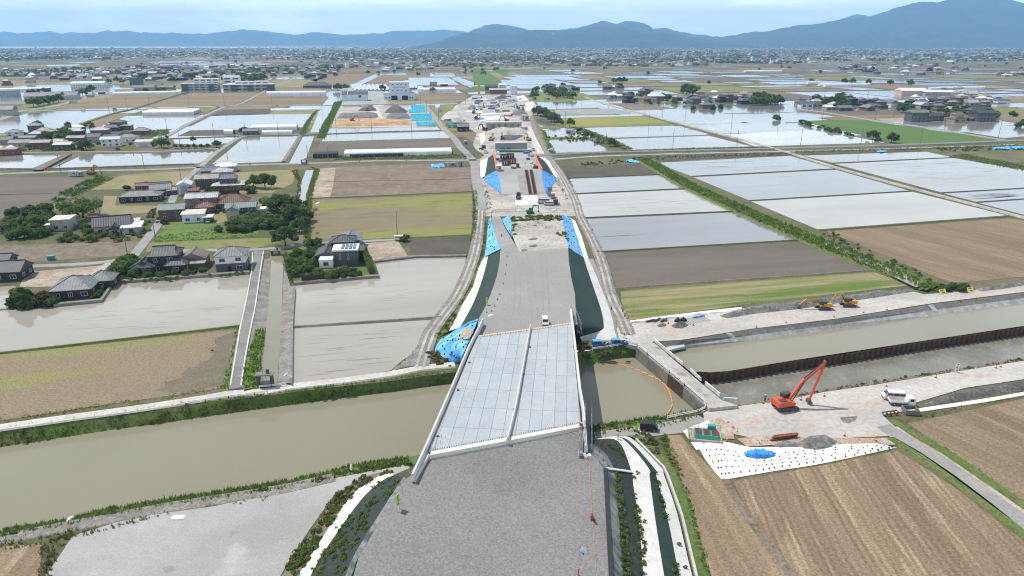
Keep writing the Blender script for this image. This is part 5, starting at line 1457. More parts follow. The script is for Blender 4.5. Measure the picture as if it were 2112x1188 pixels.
def window_meshes(w, h):
    k = (round(w, 2), round(h, 2))
    if k not in _wc:
        g = MB().box((0, -.03, 0), (w, .06, h)).mesh("pane", M_glass)
        f = MB()
        t = .09
        f.box((0, -.05, h / 2 + t / 2), (w + 2 * t, .12, t)).box((0, -.05, -h / 2 - t / 2), (w + 2 * t, .12, t))
        f.box((-w / 2 - t / 2, -.05, 0), (t, .12, h)).box((w / 2 + t / 2, -.05, 0), (t, .12, h)).box((0, -.055, 0), (.06, .1, h))
        _wc[k] = (g, f.mesh("window", M_frame))
    return _wc[k]
def window(parent, p, w, h, rz=0.0):
    g, f = window_meshes(w, h)
    o = put("window", f, parent, p, rz)
    put("pane", g, o)
    return o
def roof_mesh(mb, w, d, z, rh, form, ov=.55, along='x', c=(0, 0)):
    a, b = w / 2 + ov, d / 2 + ov
    x0, y0 = c
    e = .16
    if along == 'y':
        n0 = len(mb.v)
        roof_mesh(mb, d, w, z, rh, form, ov, 'x', (0, 0))
        for i in range(n0, len(mb.v)):
            x, y, q = mb.v[i]
            mb.v[i] = (-y + x0, x + y0, q)
        return
    base = [(-a, -b, z - e), (a, -b, z - e), (a, b, z - e), (-a, b, z - e), (-a, -b, z), (a, -b, z), (a, b, z), (-a, b, z)]
    sides = [(0, 1, 5, 4), (1, 2, 6, 5), (2, 3, 7, 6), (3, 0, 4, 7), (3, 2, 1, 0)]
    if form == 'flat':
        vs, fs = base[:4] + [(x, y, z + rh) for x, y, _ in base[:4]], [(4, 5, 6, 7)] + sides
    elif form == 'gable':
        vs = base + [(-a, 0, z + rh), (a, 0, z + rh)]
        fs = sides + [(4, 5, 9, 8), (6, 7, 8, 9), (5, 6, 9), (7, 4, 8)]
    elif form == 'shed':
        vs = base + [(-a, b, z + rh), (a, b, z + rh)]
        fs = sides + [(4, 5, 9, 8), (5, 6, 9), (7, 4, 8), (6, 7, 8, 9)]
    elif form == 'irimoya':
        k = .42
        za = z + rh * .5
        xa, ya = a * .72, b * k
        vs = base + [(-xa, -ya, za), (xa, -ya, za), (xa, ya, za), (-xa, ya, za), (-xa, 0, z + rh), (xa, 0, z + rh)]
        fs = sides + [(4, 5, 9, 8), (5, 6, 10, 9), (6, 7, 11, 10), (7, 4, 8, 11), (8, 9, 13, 12), (10, 11, 12, 13), (9, 10, 13), (11, 8, 12)]
    else:
        r = max(.15, a - b * .95)
        vs = base + [(-r, 0, z + rh), (r, 0, z + rh)]
        fs = sides + [(4, 5, 9, 8), (6, 7, 8, 9), (5, 6, 9), (7, 4, 8)]
    mb.add([(x + x0, y + y0, q) for x, y, q in vs], fs)
def ridge_mesh(mb, w, d, z, rh, form, ov=.55, along='x', c=(0, 0)):
    a, b = w / 2 + ov, d / 2 + ov
    if along == 'y': a, b = d / 2 + ov, w / 2 + ov
    tr = (lambda p: Vector((p[0] + c[0], p[1] + c[1], p[2]))) if along == 'x' else (lambda p: Vector((-p[1] + c[0], p[0] + c[1], p[2])))
    r = a if form == 'gable' else a * .72 if form == 'irimoya' else max(.2, a - b * .95)
    mb.bar(tr((-r, 0, z + rh + .08)), tr((r, 0, z + rh + .08)), .34, .3)
    if form in ('hip', 'irimoya'):
        ce = (r, 0, z + rh) if form == 'hip' else (a * .72, b * .42, z + rh * .5)
        for sx in (-1, 1):
            for sy in (-1, 1):
                mb.bar(tr((sx * a, sy * b, z + .05)), tr((sx * ce[0], sy * ce[1], ce[2] + .04)), .22, .2)
def wing(root, w, d, h, form, rh, wm, rm, along='x', c=(0, 0), ov=.55, wins=True, storeys=1, zb=0.0, ridge=True):
    x0, y0 = c
    mb = MB()
    mb.box((x0, y0, zb + h / 2), (w, d, h))
    if form == 'gable':
        if along == 'x':
            for s in (-1, 1):
                x = x0 + s * (w / 2 - .1)
                mb.add([(x - .1, y0 - d / 2, zb + h), (x - .1, y0 + d / 2, zb + h), (x - .1, y0, zb + h + rh * .93), (x + .1, y0 - d / 2, zb + h), (x + .1, y0 + d / 2, zb + h), (x + .1, y0, zb + h + rh * .93)], [(0, 1, 2), (5, 4, 3), (0, 3, 4, 1), (1, 4, 5, 2), (2, 5, 3, 0)])
        else:
            for s in (-1, 1):
                y = y0 + s * (d / 2 - .1)
                mb.add([(x0 - w / 2, y - .1, zb + h), (x0 + w / 2, y - .1, zb + h), (x0, y - .1, zb + h + rh * .93), (x0 - w / 2, y + .1, zb + h), (x0 + w / 2, y + .1, zb + h), (x0, y + .1, zb + h + rh * .93)], [(0, 1, 2), (5, 4, 3), (0, 3, 4, 1), (1, 4, 5, 2), (2, 5, 3, 0)])
    mb.build("wall", WLM[wm], root)
    rb_ = MB(); roof_mesh(rb_, w, d, zb + h + .02, rh, form, ov, along, c)
    ro = rb_.build("roof", RF[rm], root)
    if ridge and form in ('gable', 'hip', 'irimoya'):
        q = MB(); ridge_mesh(q, w, d, zb + h + .02, rh, form, ov, along, c)
        q.build("ridge", RF[rm], ro)
    if wins:
        n = max(1, int(w / 3.6))
        for s in range(storeys):
            z = zb + (1.5 if h - zb > 2 else h * .5) + s * 2.8
            for i in range(n):
                window(root, (x0 + (i + .5) / n * w - w / 2, y0 - d / 2, z), 1.7 if (i + s) % 2 == 0 else 1.1, 1.2)
            m = max(1, int(d / 4.5))
            for i in range(m):
                window(root, (x0 + w / 2, y0 + (i + .5) / m * d - d / 2, z), 1.3, 1.1, PI / 2)
def house(px, w, d, h, form, rh, wm, rm, label, cat="house", name=None, rot=12, z=0.0, along='x', storeys=None, wins=True, wings=(), group=None, ov=.55):
    p = P(px, z)[0]
    t = thing(name or cat.replace(' ', '_'), label, cat, p, R(rot), group)
    st = storeys or (2 if h > 4.6 else 1)
    wing(t, w, d, h, form, rh, wm, rm, along, (0, 0), ov, wins, st)
    for k in wings: wing(t, *k[:7], **k[7])
    return t
def tier(px, w, d, wm, rm, rm2, label, rot=12, z=0.0, up=.68, form='irimoya', group=None, h1=2.9, h2=2.5):
    t = thing("house", label, "house", P(px, z)[0], R(rot), group)
    wing(t, w, d, h1, 'hip', 1.3, wm, rm2, ov=.8, ridge=False)
    wing(t, w * up, d * up, h2, form, 2.0, wm, rm, zb=h1 + .7, storeys=1)
    return t
# houses by the big paddy
t = house("482,553", 9.8, 8.6, 5.7, 'hip', 2.3, 'char', 'grey', "two-storey hip-roofed house with white upper wall over a dark lower floor", rot=13, wins=False)
MB().box((0, 0, 4.35), (9.9, 8.7, 2.5)).build("upper_wall", WLM['white'], t)
for x, zz, w_ in ((-2.6, 4.4, 1.8), (2.6, 4.4, 1.8), (2.8, 1.5, 1.9)): window(t, (x, -4.36, zz), w_, 1.2)
window(t, (4.97, 1, 4.4), 1.2, 1.1, PI / 2); window(t, (4.92, -1, 1.6), 1.2, 1.1, PI / 2)
MB().box((-.6, -4.35, 1.05), (1.1, .14, 2.1)).build("door", M_dark, t)
house("404,546", 8.3, 7.5, 3.5, 'gable', 2.0, 'brown', 'brown', "brown shed with a street-side gable and lean-to, between the black house and the hip-roofed house", "shed", along='y', wings=((8.3, 2.6, 2.5, 'shed', .7, 'brown', 'tan', dict(c=(0, -5), wins=False)),))
house("346,553", 9.5, 8.5, 5.8, 'irimoya', 2.4, 'black', 'dark', "black two-storey traditional house with layered dark tiled roofs at the paddy", wings=((7.2, 7, 3.0, 'irimoya', 2.2, 'black', 'dark', dict(c=(-6.0, -4.0), along='y')), (6.5, 5, 3.0, 'hip', 1.6, 'black', 'dark', dict(c=(4.5, -4.4)))))
house("160,605", 11.5, 11.0, 3.1, 'hip', 2.9, 'black', 'grey', "single-storey house with weathered grey hip roof standing at the paddy wall", rot=14, wings=((7, 7, 3.0, 'hip', 2.4, 'black', 'grey', dict(c=(6.2, 5.5))),))
house("14,572", 13, 9, 3.2, 'gable', 2.6, 'black', 'dark', "long black house with dark tiled roofs on the far side of the dirt lot", rot=10, wings=((7, 6.5, 5.4, 'gable', 1.9, 'black', 'dark', dict(c=(-2.5, 4), storeys=2)),))
house("134,471", 7.4, 8, 4.6, 'flat', .25, 'grey', 'cream', "small grey house with flat cream roof in the thicket", rot=14, ov=.35, wings=((2.6, 3, 2.4, 'flat', .2, 'grey', 'cream', dict(c=(-4.6, -1.5), wins=False)),))
house("236,476", 13.5, 9, 3.3, 'gable', 3.1, 'tan', 'navy', "tan walled house with a steep dark blue gable roof in the overgrown garden", rot=24, wings=((4.2, 4.5, 2.6, 'gable', 1.8, 'tan', 'navy', dict(c=(1.0, -5.8), along='y')),))
house("275,478", 7, 7, 2.8, 'shed', .8, 'grey', 'white', "run-down shed with patchy white roofs beside the dark blue gable roof", "shed", rot=18, wings=((4.6, 4, 3.6, 'shed', .6, 'grey', 'cream', dict(c=(-.5, 5), wins=False)),))
house("294,413", 18.5, 9, 3.0, 'hip', 2.0, 'black', 'grey', "long black bungalow with grey hip roof on a paved plot", "bungalow", rot=13)
house("334,401", 9.5, 8, 3.4, 'gable', 2.3, 'brown', 'grey', "brown farmhouse with grey gable roof right behind the bungalow", rot=24, wings=((5.5, 5, 2.7, 'gable', 1.4, 'brown', 'tan', dict(c=(6, -2.4))),))
house("318,391", 17, 4.5, 2.7, 'gable', 1.2, 'brown', 'red', "long low shed with red roof behind the bungalow", "shed", rot=14)
t = house("384,399", 6.6, 9.2, 5.3, 'gable', 1.6, 'steel', 'silver', "tall blue-grey metal shed with white corner stripes by the lane", "shed", along='y', wins=False, rot=17)
for x in (-2.2, 2.2): MB().box((x, -4.63, 2.4), (.75, .08, 4.6)).build("stripe", WLM['white'], t)
house("402,402", 4.8, 6, 2.9, 'gable', 1.2, 'brown', 'red', "rusty brown hut with patched red roof beside the tall metal shed", "hut", rot=15)
house("431,386", 11.5, 8, 5.4, 'gable', 1.9, 'brown', 'tan', "dark timber house with long tan roof behind the tall metal shed", rot=13)
tier("474,389", 15.5, 11, 'brown', 'blue', 'pale', "house with blue-grey upper roof and pale skirt roof above the long hedge", rot=14, up=.55)
house("436,362", 10, 7, 3.3, 'gable', 1.8, 'char', 'blue', "low house with blue-grey gable roof next to the white hip roofs", rot=13)
house("467,353", 12, 8.5, 3.6, 'hip', 2.3, 'grey', 'white', "house with bright white hip roof closest to the farm road", rot=13)
house("460,364", 11, 7, 3.3, 'hip', 2.2, 'grey', 'pale', "house with pale hip roof one plot in from the farm road", rot=13)
house("421,427", 14, 8.2, 5.4, 'gable', 1.6, 'mauve', 'pale', "mauve two-storey house with worn pale roof and paired windows", rot=13)
house("360,451", 10.3, 8.6, 5.2, 'gable', 1.8, 'brown', 'green', "tall brown barn with mossy roof at the corner of the lane", "barn", rot=14)
house("402,456", 8.8, 6, 3.9, 'shed', .7, 'ice', 'cream', "white metal shed with cream ribbed roof in front of the barn", "shed", rot=13)
house("427,438", 8, 7, 3.2, 'hip', 2.0, 'brown', 'red', "low outbuilding with dark red hip roof between barn and mauve house", "outbuilding", rot=13)
house("484,429", 13, 10, 3.3, 'hip', 3.7, 'brown', 'red', "farmhouse with big dark red hip roof", rot=13)
house("501,446", 12.5, 8, 5.0, 'gable', 1.7, 'char', 'green', "dark two-storey house with grey-green roof before the red hip roof", rot=13, wings=((5.2, 4, 4.6, 'gable', 1.6, 'grey', 'green', dict(c=(-3, -5), along='y')), (4, 4, 3.4, 'flat', .2, 'grey', 'white', dict(c=(8, -.5), wins=False))))
t = house("431,457", 3.4, 5, 2.5, 'flat', .18, 'char', 'white', "small carport with white flat roof next to the white metal shed", "carport", wins=False, rot=13)
# the house with solar panels
t = house("716,541", 8.4, 7.2, 5.4, 'flat', .35, 'char', 'white', "modern dark grey house with flat white roof carrying four columns of solar panels", z=.8, rot=8, ov=.3, wins=False,
          wings=((8.5, 7, 5.2, 'hip', 1.7, 'black', 'dark', dict(c=(-2, 12), storeys=2)), (6.5, 9, 3.0, 'gable', 1.5, 'black', 'dark', dict(c=(-7.2, 4), along='y')), (8.5, 6, 3.2, 'gable', 1.4, 'black', 'dark', dict(c=(1.5, 6.8))), (4.6, 5, 2.8, 'flat', .2, 'white', 'white', dict(c=(-6.6, -3.2), ov=.1))))
for x in (-1.9, .9): window(t, (x, -3.6, 3.2), .5, 1.9)
M_solar = mat("m_solar_cell", (.05, .08, .17), .18, (.035, .055, .13), 3, spec=.6)
for i in range(4):
    MB().box((-1.0 + i * 1.35, 0, 5.98), (.95, 5.6, .08)).build("solar_panel", M_solar, t)
for x in (-4.4, -6.6, -8.8): MB().box((x, -5.75, 3.3), (.06, .06, .9)).build("railing_post", WLM['white'], t)
house("723,508", 8.4, 9, 3.5, 'gable', 1.7, 'steel', 'grey', "grey metal barn with arched-looking gable behind the solar house", "barn", z=.4, along='y', rot=6)
MB()
# village above the flooded paddies
V = [("12,297", 14, 10, 3.6, 'gable', 2.4, 'tan', 'dark', "large tan house with dark tiles at the village edge by the red warehouse"),
     ("33,285", 10, 8, 5.2, 'hip', 1.9, 'white', 'grey', "white two-storey house with grey hip roof in the village"),
     ("46,303", 14, 8, 3.6, 'gable', 2.2, 'grey', 'grey', "long grey gabled house beside the red warehouse"),
     ("88,305", 12.5, 8, 4.4, 'gable', 1.8, 'brown', 'tan', "brown barn with tan roof and one white post by the village lane"),
     ("134,308", 11.5, 8, 4.0, 'gable', 1.6, 'char', 'cream', "dark brown barn with cream roof on the village lane next to the round tree"),
     ("76,270", 10.5, 9, 5.2, 'hip', 2.2, 'char', 'green', "two-storey house with greenish hip roof before the bamboo"),
     ("93,277", 11, 8, 3.6, 'hip', 2.3, 'brown', 'tan', "house with tan hip roof below the greenish one"),
     ("78,283", 10, 7, 3.2, 'hip', 2.2, 'brown', 'pale', "low house with pale worn roof in the middle of the village"),
     ("107,281", 10, 7, 3.3, 'gable', 2.0, 'black', 'tan', "black house with tan roof below the bamboo clump"),
     ("160,270", 11, 8, 3.6, 'hip', 2.2, 'brown', 'white', "house with white hip roof left of the layered pine"),
     ("157,277", 12, 8, 3.2, 'irimoya', 2.3, 'black', 'pale', "black house with a pale gabled roof below the white hip roof"),
     ("198,292", 8.5, 12, 4.4, 'gable', 2.2, 'grey', 'dark', "grey house with steep dark gable beside the round tree"),
     ("208,276", 13, 8, 3.6, 'hip', 2.2, 'brown', 'pale', "wide house with pale roof right of the layered pine"),
     ("232,301", 13, 8, 5.6, 'gable', 1.6, 'white', 'silver', "white two-storey house with pale blue roof and balcony"),
     ("267,292", 14, 9, 3.8, 'hip', 2.2, 'white', 'grey', "white walled bungalow with grey hip roof beside the white two-storey house"),
     ("293,277", 12.5, 9, 3.4, 'hip', 2.4, 'brown', 'grey', "brown house with grey hip roof by the green plot"),
     ("246,263", 12, 9, 5.2, 'hip', 1.9, 'brown', 'dark', "two-storey brown house on the paddy corner of the village"),
     ("232,270", 12, 8, 3.4, 'irimoya', 2.2, 'black', 'dark', "black tiled house below the two-storey brown house"),
     ("263,267", 8, 8, 3.6, 'flat', .3, 'brown', 'tan', "flat-roofed brown annex at the paddy corner"),
     ("160,291", 13, 7, 3.0, 'gable', 1.6, 'brown', 'tan', "long low house with tan roof behind the round tree"),
     ("124,300", 9, 7, 3.2, 'irimoya', 2.0, 'black', 'pale', "black house with pale roof between the two barns"),
     ("60,290", 12, 6, 2.8, 'gable', 1.5, 'brown', 'grey', "low grey roofed outbuilding amid the village houses"),
     ("518,277", 12, 8, 3.2, 'gable', 1.8, 'char', 'grey', "small dark house beside the white greenhouses")]
for v in V: house(*v, rot=12 + tr_.uniform(-6, 6))
t = house("14,319", 16, 8, 4.2, 'gable', 1.0, 'red', 'tan', "red walled warehouse with two white domed tanks at the paddy", "warehouse", rot=12)
for x in (-4, 3): MB().dome((x, 1, 4.6), 3.2, 2.4, 1.6).build("tank", M_whitepaint, t, smooth=True)
t = house("301,301", 11, 10, 4.0, 'gable', 1.0, 'white', 'cream', "white garage with wide grey door by the village lane", "garage", rot=12, wins=False)
MB().box((-.3, -5.04, 1.5), (6.6, .12, 2.8)).build("door", M_door, t)
# halls by the works
t = house("733,207", 33, 22, 8.6, 'gable', 3.0, 'ice', 'dark', "pale warehouse with dark gable roof next to the tall hall", "warehouse", rot=8, wins=False, ov=.6)
window(t, (7, -11, 6.0), 3.5, 3.0)
MB().box((-9, 0, 10.2), (.8, 23.4, 3.2), top=(1, .1)).build("roof_seam", WLM['white'], t)
t = thing("grain_hall", "tall pale blue hall with lettered tower above a lower loading wing", "hall", P("825,205")[0], R(4))
MB().box((0, 0, 4.6), (42, 22, 9.2)).build("wall", WLM['ice'], t)
MB().box((0, 0, 9.3), (43, 23, .5)).build("roof", RF['pale'], t)
MB().box((0, 0, 16), (26, 17, 13.2)).build("tower", WLM['ice'], t)
MB().box((0, 0, 22.9), (27, 18, .9)).build("roof", RF['white'], t)
MB().box((0, -9.6, 9.9), (27, 3.6, .9)).build("canopy", WLM['white'], t)
for x in (-6.5, 8): MB().box((x, -11.04, 3.0), (8.2, .2, 5.6)).build("door", M_dark, t)
for x in (-8.5, -1.5, 3.5, 9.5):
    for z in (20.2, 12.2): window(t, (x, -8.5, z), 1.9, 1.3)
for x in (-18, -13.5, 15, 18): window(t, (x, -11, 3), 2, 1.6)
M_letter = mat("m_letter_grey", (.16, .18, .21), .7)
lt = MB()
r0 = random.Random(4)
x = -7.2
lt.add([(-9.4, -8.56, 15.6), (-7.9, -8.56, 15.6), (-8.65, -8.56, 16.8), (-9.4, -8.5, 15.6), (-7.9, -8.5, 15.6), (-8.65, -8.5, 16.8)], [(0, 1, 2), (5, 4, 3), (0, 3, 4, 1), (1, 4, 5, 2), (2, 5, 3, 0)])
for k in range(17):
    lt.box((x, -8.54, 16.1), (.62, .08, .9)) if k != 8 else None
    x += .98
lt.build("lettering", M_letter, t)
house("655,181", 46, 20, 4.2, 'hip', 5.0, 'char', 'dark', "very long dark hip-roofed building beyond the greenhouse", "building", rot=10, name="long_building")
def solar_array(a, b, label):
    p, q = P(a)[0], P(b)[0]
    t = thing("solar_array", label, "solar array", p, 0, "solar arrays in the field behind the halls")
    d = (q - p)
    n = Vector((d.y, -d.x, 0)).normalized()
    mb = MB()
    mb.add([Vector((0, 0, 1.0)) - n * 2.6, Vector((0, 0, 2.6)) + n * 2.6, d + n * 2.6 + Vector((0, 0, 2.6)), d - n * 2.6 + Vector((0, 0, 1.0)),
            Vector((0, 0, .9)) - n * 2.6, Vector((0, 0, 2.5)) + n * 2.6, d + n * 2.6 + Vector((0, 0, 2.5)), d - n * 2.6 + Vector((0, 0, .9))], [(0, 1, 2, 3), (7, 6, 5, 4), (0, 4, 5, 1), (1, 5, 6, 2), (2, 6, 7, 3), (3, 7, 4, 0)])
    mb.build("panel", M_pv, t)
    pb = MB()
    for k in (.1, .5, .9):
        pb.box(d * k + Vector((0, 0, .8)) + n * .5, (.3, .3, 1.7))
    pb.build("support", M_galv, t)
M_pv = mat("m_solar_field", (.30, .34, .40), .12, (.25, .29, .35), .5, spec=.8)
for i in range(9):
    x = 735 + i * 8.2
    solar_array("%f,187" % (x), "%f,176" % (x - 10 + i * .3), "tilted solar array in the row behind the pale warehouse")
for i in range(3): solar_array("%f,184" % (846 + i * 5.5), "%f,176" % (846 + i * 6.5), "tilted solar array in the row behind the pale warehouse")
# school, far factories
def block(px, w, d, h, wm, rm, label, cat="school", rot=12, floors=3, dark=(), group=None, z=0.0, wing_of=None, off=(0, 0), form='flat', rh=.5):
    t = wing_of or thing(cat.replace(' ', '_') + ("_building" if cat == "school" else ""), label, cat, P(px, z)[0], R(rot), group)
    ox, oy = off
    MB().box((ox, oy, h / 2), (w, d, h)).build("wall", WLM[wm], t)
    q = MB(); roof_mesh(q, w, d, h, rh, form, .4, 'x', (ox, oy)); q.build("roof", RF[rm], t)
    for f in range(floors):
        z0 = (f + .55) * h / floors
        n = max(2, int(w / 9))
        for i in range(n):
            MB().box((ox + (i + .5) / n * w - w / 2, oy - d / 2 - .05, z0), (w / n * .7, .16, h / floors * .42)).build("window", M_glass, t)
    for x, ww in dark:
        MB().box((ox + x, oy - d / 2 - .1, h / 2), (ww, .3, h)).build("wall", WLM['char'], t)
    return t
t = block("415,187", 56, 16, 11, 'grey', 'pale', "grey school with stepped upper storeys and dark wall panels", floors=3, dark=((-22, 10), (18, 8)))
block("", 38, 14, 18, 'white', 'white', "", wing_of=t, off=(8, 14), floors=4)
block("", 26, 14, 19, 'white', 'pale', "", wing_of=t, off=(44, 34), floors=4, form='gable', rh=3)
block("", 20, 14, 10, 'white', 'white', "", wing_of=t, off=(52, 4), floors=2)
t = block("515,187", 78, 15, 10, 'tan', 'white', "long tan school wing with dark blue end block and white roofs", floors=2, dark=((-22, 10), (2, 9), (34, 12)))
block("", 52, 13, 13, 'white', 'white', "", wing_of=t, off=(2, 24), floors=3)
house("110,206", 62, 24, 6, 'gable', 4.5, 'steel', 'grey', "very wide low warehouse with grey roof behind the roadside trees", "warehouse", rot=22, wins=False)
house("12,238", 20, 14, 6.5, 'gable', 4.0, 'grey', 'grey', "weathered grey barn at the main road junction", "barn", rot=14, wins=False)
house("186,181", 52, 24, 8, 'gable', 3.0, 'white', 'mint', "white factory with pale mint roof across the main road", "factory", rot=14)
house("283,177", 19, 14, 13, 'flat', .6, 'teal', 'dark', "dark teal windowless cube-like building", "building", rot=12, wins=False, name="tall_shed")
house("318,188", 62, 20, 6.5, 'gable', 3.0, 'tan', 'brown', "long brown roofed warehouse behind the dark hedge", "warehouse", rot=12)
house("258,190", 26, 12, 4.5, 'flat', .5, 'white', 'white', "low white workshop beside the main road", "workshop", rot=12)
house("4,199", 42, 20, 8, 'flat', .6, 'steel', 'grey', "grey blue factory at the paddies by the lawn", "factory", rot=12)
house("1027,193", 26, 13, 6, 'gable', 2.2, 'red', 'pale', "reddish brown factory hall with pale roof behind the works", "factory", rot=6)
house("1013,186", 20, 12, 6, 'gable', 2.5, 'char', 'dark', "dark roofed shed next to the reddish factory hall", "shed", rot=6)
house("1036,181", 12, 9, 5, 'gable', 2.5, 'white', 'white', "small white roofed house behind the reddish factory hall", rot=6)
house("894,178", 13, 8, 8, 'flat', .5, 'grey', 'white', "white flat-topped shed behind the greenhouse", "shed", rot=6)
house("916,178", 14, 8, 4, 'gable', 2, 'black', 'white', "black house with white roof behind the greenhouse", rot=6)
t = thing("silo", "blue grey silo, one of a pair at the end of the works", "silo", P("1056,196")[0], 0, "pair of silos")
MB().cyl((0, 0, 0), (0, 0, 13), 3.4, 3.4, 14).build("tank", WLM['ice'], t, smooth=False); MB().cyl((0, 0, 13), (0, 0, 14.5), 3.4, .6, 14).build("cap", RF['silver'], t)
t2 = copy_tree(t); t2.location = P("1061.5,196")[0]
t = thing("tower", "slim yellow tower standing at the end of the works", "tower", P("988,194")[0])
MB().box((0, 0, 8), (3.0, 3.0, 16)).build("shaft", mat("m_yellow_ochre", (.55, .36, .08), .7), t); MB().box((0, 0, 16.3), (3.5, 3.5, .6)).build("cap", WLM['tan'], t)
house("1878,196", 36, 26, 7, 'gable', 3.2, 'pink', 'white', "pink walled factory with big white roof in the farm village", "factory", rot=-8, wins=False)
house("1935,198", 44, 16, 6, 'gable', 2.5, 'grey', 'white', "second white roofed factory in the farm village", "factory", rot=-8, wins=False)
house("1888,250", 17, 12, 9, 'gable', 2.5, 'char', 'green', "dark workshop with green roof and yard full of vehicles", "workshop", rot=5)
house("2025,249", 20, 11, 8, 'gable', 2.6, 'char', 'dark', "dark grey two-storey house at the edge of the muddy paddy", rot=8)
house("2014,236", 24, 13, 5, 'hip', 3.6, 'char', 'dark', "wide dark hip-roofed house behind the two-storey one", rot=8)
house("1921,248", 18, 11, 4.5, 'gable', 2.8, 'brown', 'dark', "low brown house next to the green roofed workshop", rot=6)
house("1456,223", 13, 11, 4.5, 'hip', 3, 'brown', 'grey', "lone house with grey roof on an islet in the paddies", rot=10)
house("1352,207", 19, 15, 6, 'irimoya', 5.5, 'brown', 'white', "temple-like hall with big white roof in the paddy village", "hall", rot=10)
house("955,270", 10, 9, 4.2, 'gable', 2.6, 'black', 'grey', "small black house with grey roof at the works track", rot=10)

# ---- greenhouses
M_film = mat("m_greenhouse_film", (.74, .75, .76), .35, (.62, .64, .66), .12, .4, .62, (.5, .52, .54), .5, .6, .7, fine=.08, fscale=1, spec=.5)
M_net = mat("m_shade_net", (.035, .037, .045), .8, (.05, .052, .06), .3, fine=.2, fscale=1.5)
M_bluefilm = mat("m_blue_film", (.30, .42, .58), .4)
def greenhouse(a, b, w, h, label, n=1, m=None, end=None, back=1):
    p, q = P(a)[0], P(b)[0]
    t = thing("greenhouse", label, "greenhouse", p, math.atan2(q.y - p.y, q.x - p.x))
    L = (q - p).length
    for k in range(n):
        y0 = k * w * 1.02 + w / 2
        mb = MB()
        pr = [(-w / 2, 0), (-w / 2, h * .5)] + [(-w / 2 * math.cos(PI * i / 10), h * .5 + h * .5 * math.sin(PI * i / 10)) for i in range(1, 10)] + [(w / 2, h * .5), (w / 2, 0)]
        mb.extrude(pr, (0, 1, 0), (0, 0, 1), (L / 2, y0, 0), (L, 0, 0))
        mb.build("cover", m or M_film, t)
        MB().extrude([(x * .8, z * .85) for x, z in pr], (0, 1, 0), (0, 0, 1), (L + .06, y0, 0), (.12, 0, 0)).build("end_wall", end or M_galv, t)
    s = MB()
    for i in range(int(L / 6) + 1):
        s.box((i * L / int(L / 6 + 1) + 1, -.03, h * .25), (.18, .12, h * .5))
    s.build("hoop_mesh", M_galv, t)
    return t
greenhouse("710,324", "932,319", 6.5, 3.6, "long silvery greenhouse with a dark lower side beside the farm road", 2)
t = greenhouse("722,325.5", "832,322.5", 2.4, 2.3, "low dark blue shade tunnel along the front of the silvery greenhouse", 1, M_net)
t = thing("shade_house", "flat black shade net house at the canal", "shade house", P("646,327")[0], R(10))
MB().box((8, 5.5, 1.5), (16.5, 11, 3.0), top=(.97, .95)).build("net", M_net, t)
for i in range(6): MB().box((i * 3.2, -.1, 1.5), (.12, .12, 3.1)).build("post", M_galv, t)
greenhouse("518,270", "612,268", 7, 4.2, "pair of long white tunnels behind the small dark house", 2)
greenhouse("540,277.5", "603,276.5", 5, 3.2, "short white tunnel in front of the paired tunnels", 1)
greenhouse("559,231", "651,229.5", 6, 3.5, "narrow white tunnel on the dark plot below the main road", 1)
greenhouse("550,199", "672,197.5", 10, 7.0, "tall white greenhouse with glazed side at the brown field", 1)
greenhouse("294,238", "400,236.5", 7, 4.5, "block of bright white tunnels between two flooded paddies", 4)
greenhouse("233,197", "374,194", 9, 5, "very long white greenhouse at the edge of the brown fields", 1)
greenhouse("863,190", "940,189", 8, 5.5, "white greenhouse block beside the brown field at the tall hall", 3)
greenhouse("0,189", "105,186", 9, 5, "long white greenhouse by the pale wide paddy", 1)
greenhouse("1702,179", "1795,177.5", 7, 5, "long pale greenhouse in the flooded paddies", 1)
greenhouse("1690,178", "1712,178", 8, 4.5, "short white tunnel at the end of the long pale greenhouse", 1)
greenhouse("1920,186", "2032,184", 7, 5, "long dark sided greenhouse near the white roofed factories", 1, None, M_net)
greenhouse("1537,150", "1613,149.5", 9, 6, "white greenhouse on the bund in the far paddies", 1)
greenhouse("1666,174", "1690,174", 7, 6, "stubby white tunnel by the lone tree", 1)
greenhouse("98,139", "165,138", 14, 7, "long white shed roof in the wide town", 1)
greenhouse("462,277", "481,277", 5, 4, "rounded white shelter with dark opening on the lane", 1, None, M_dark)
t = greenhouse("898,230", "906,230", 7, 6.5, "pair of small white vaulted tents in the storage yard", 2)

# ---- village houses further off: a few types, every house an object of its own
hr = random.Random(77)
def proto(w, d, h, form, rh, wm, rm, wings=(), wins=True):
    t = thing("house", None, "house", (0, 0, -500))
    wing(t, w, d, h, form, rh, wm, rm, wins=False, ridge=False)
    for k in wings: wing(t, *k[:7], **k[7])
    if wins:
        for x in (-w / 4, w / 4): MB().box((x, -d / 2 - .04, 1.6), (w * .26, .12, 1.5)).build("window", M_glass, t)
    return t
PROT = {}
for rm, wm in (('grey', 'brown'), ('dark', 'black'), ('pale', 'tan'), ('tan', 'brown'), ('white', 'grey'), ('blue', 'white'), ('brown', 'tan')):
    PROT[rm] = [("hip-roofed", proto(12, 9, 3.6, 'hip', 2.6, wm, rm, ((6, 5, 3.0, 'gable', 1.6, wm, rm, dict(c=(6, -4.5), wins=False, ridge=False)),))),
                ("gabled", proto(13, 8, 3.4, 'gable', 2.4, wm, rm)),
                ("two-storey", proto(11, 9, 3.2, 'hip', 1.3, wm, rm, ((8, 6.5, 2.6, 'irimoya', 2.2, wm, rm, dict(zb=3.9, wins=False, ridge=False)),)))]
RN = dict(grey="grey", dark="near-black", pale="pale grey", tan="tan", white="white", blue="blue-grey", brown="brown")
first_used = set()
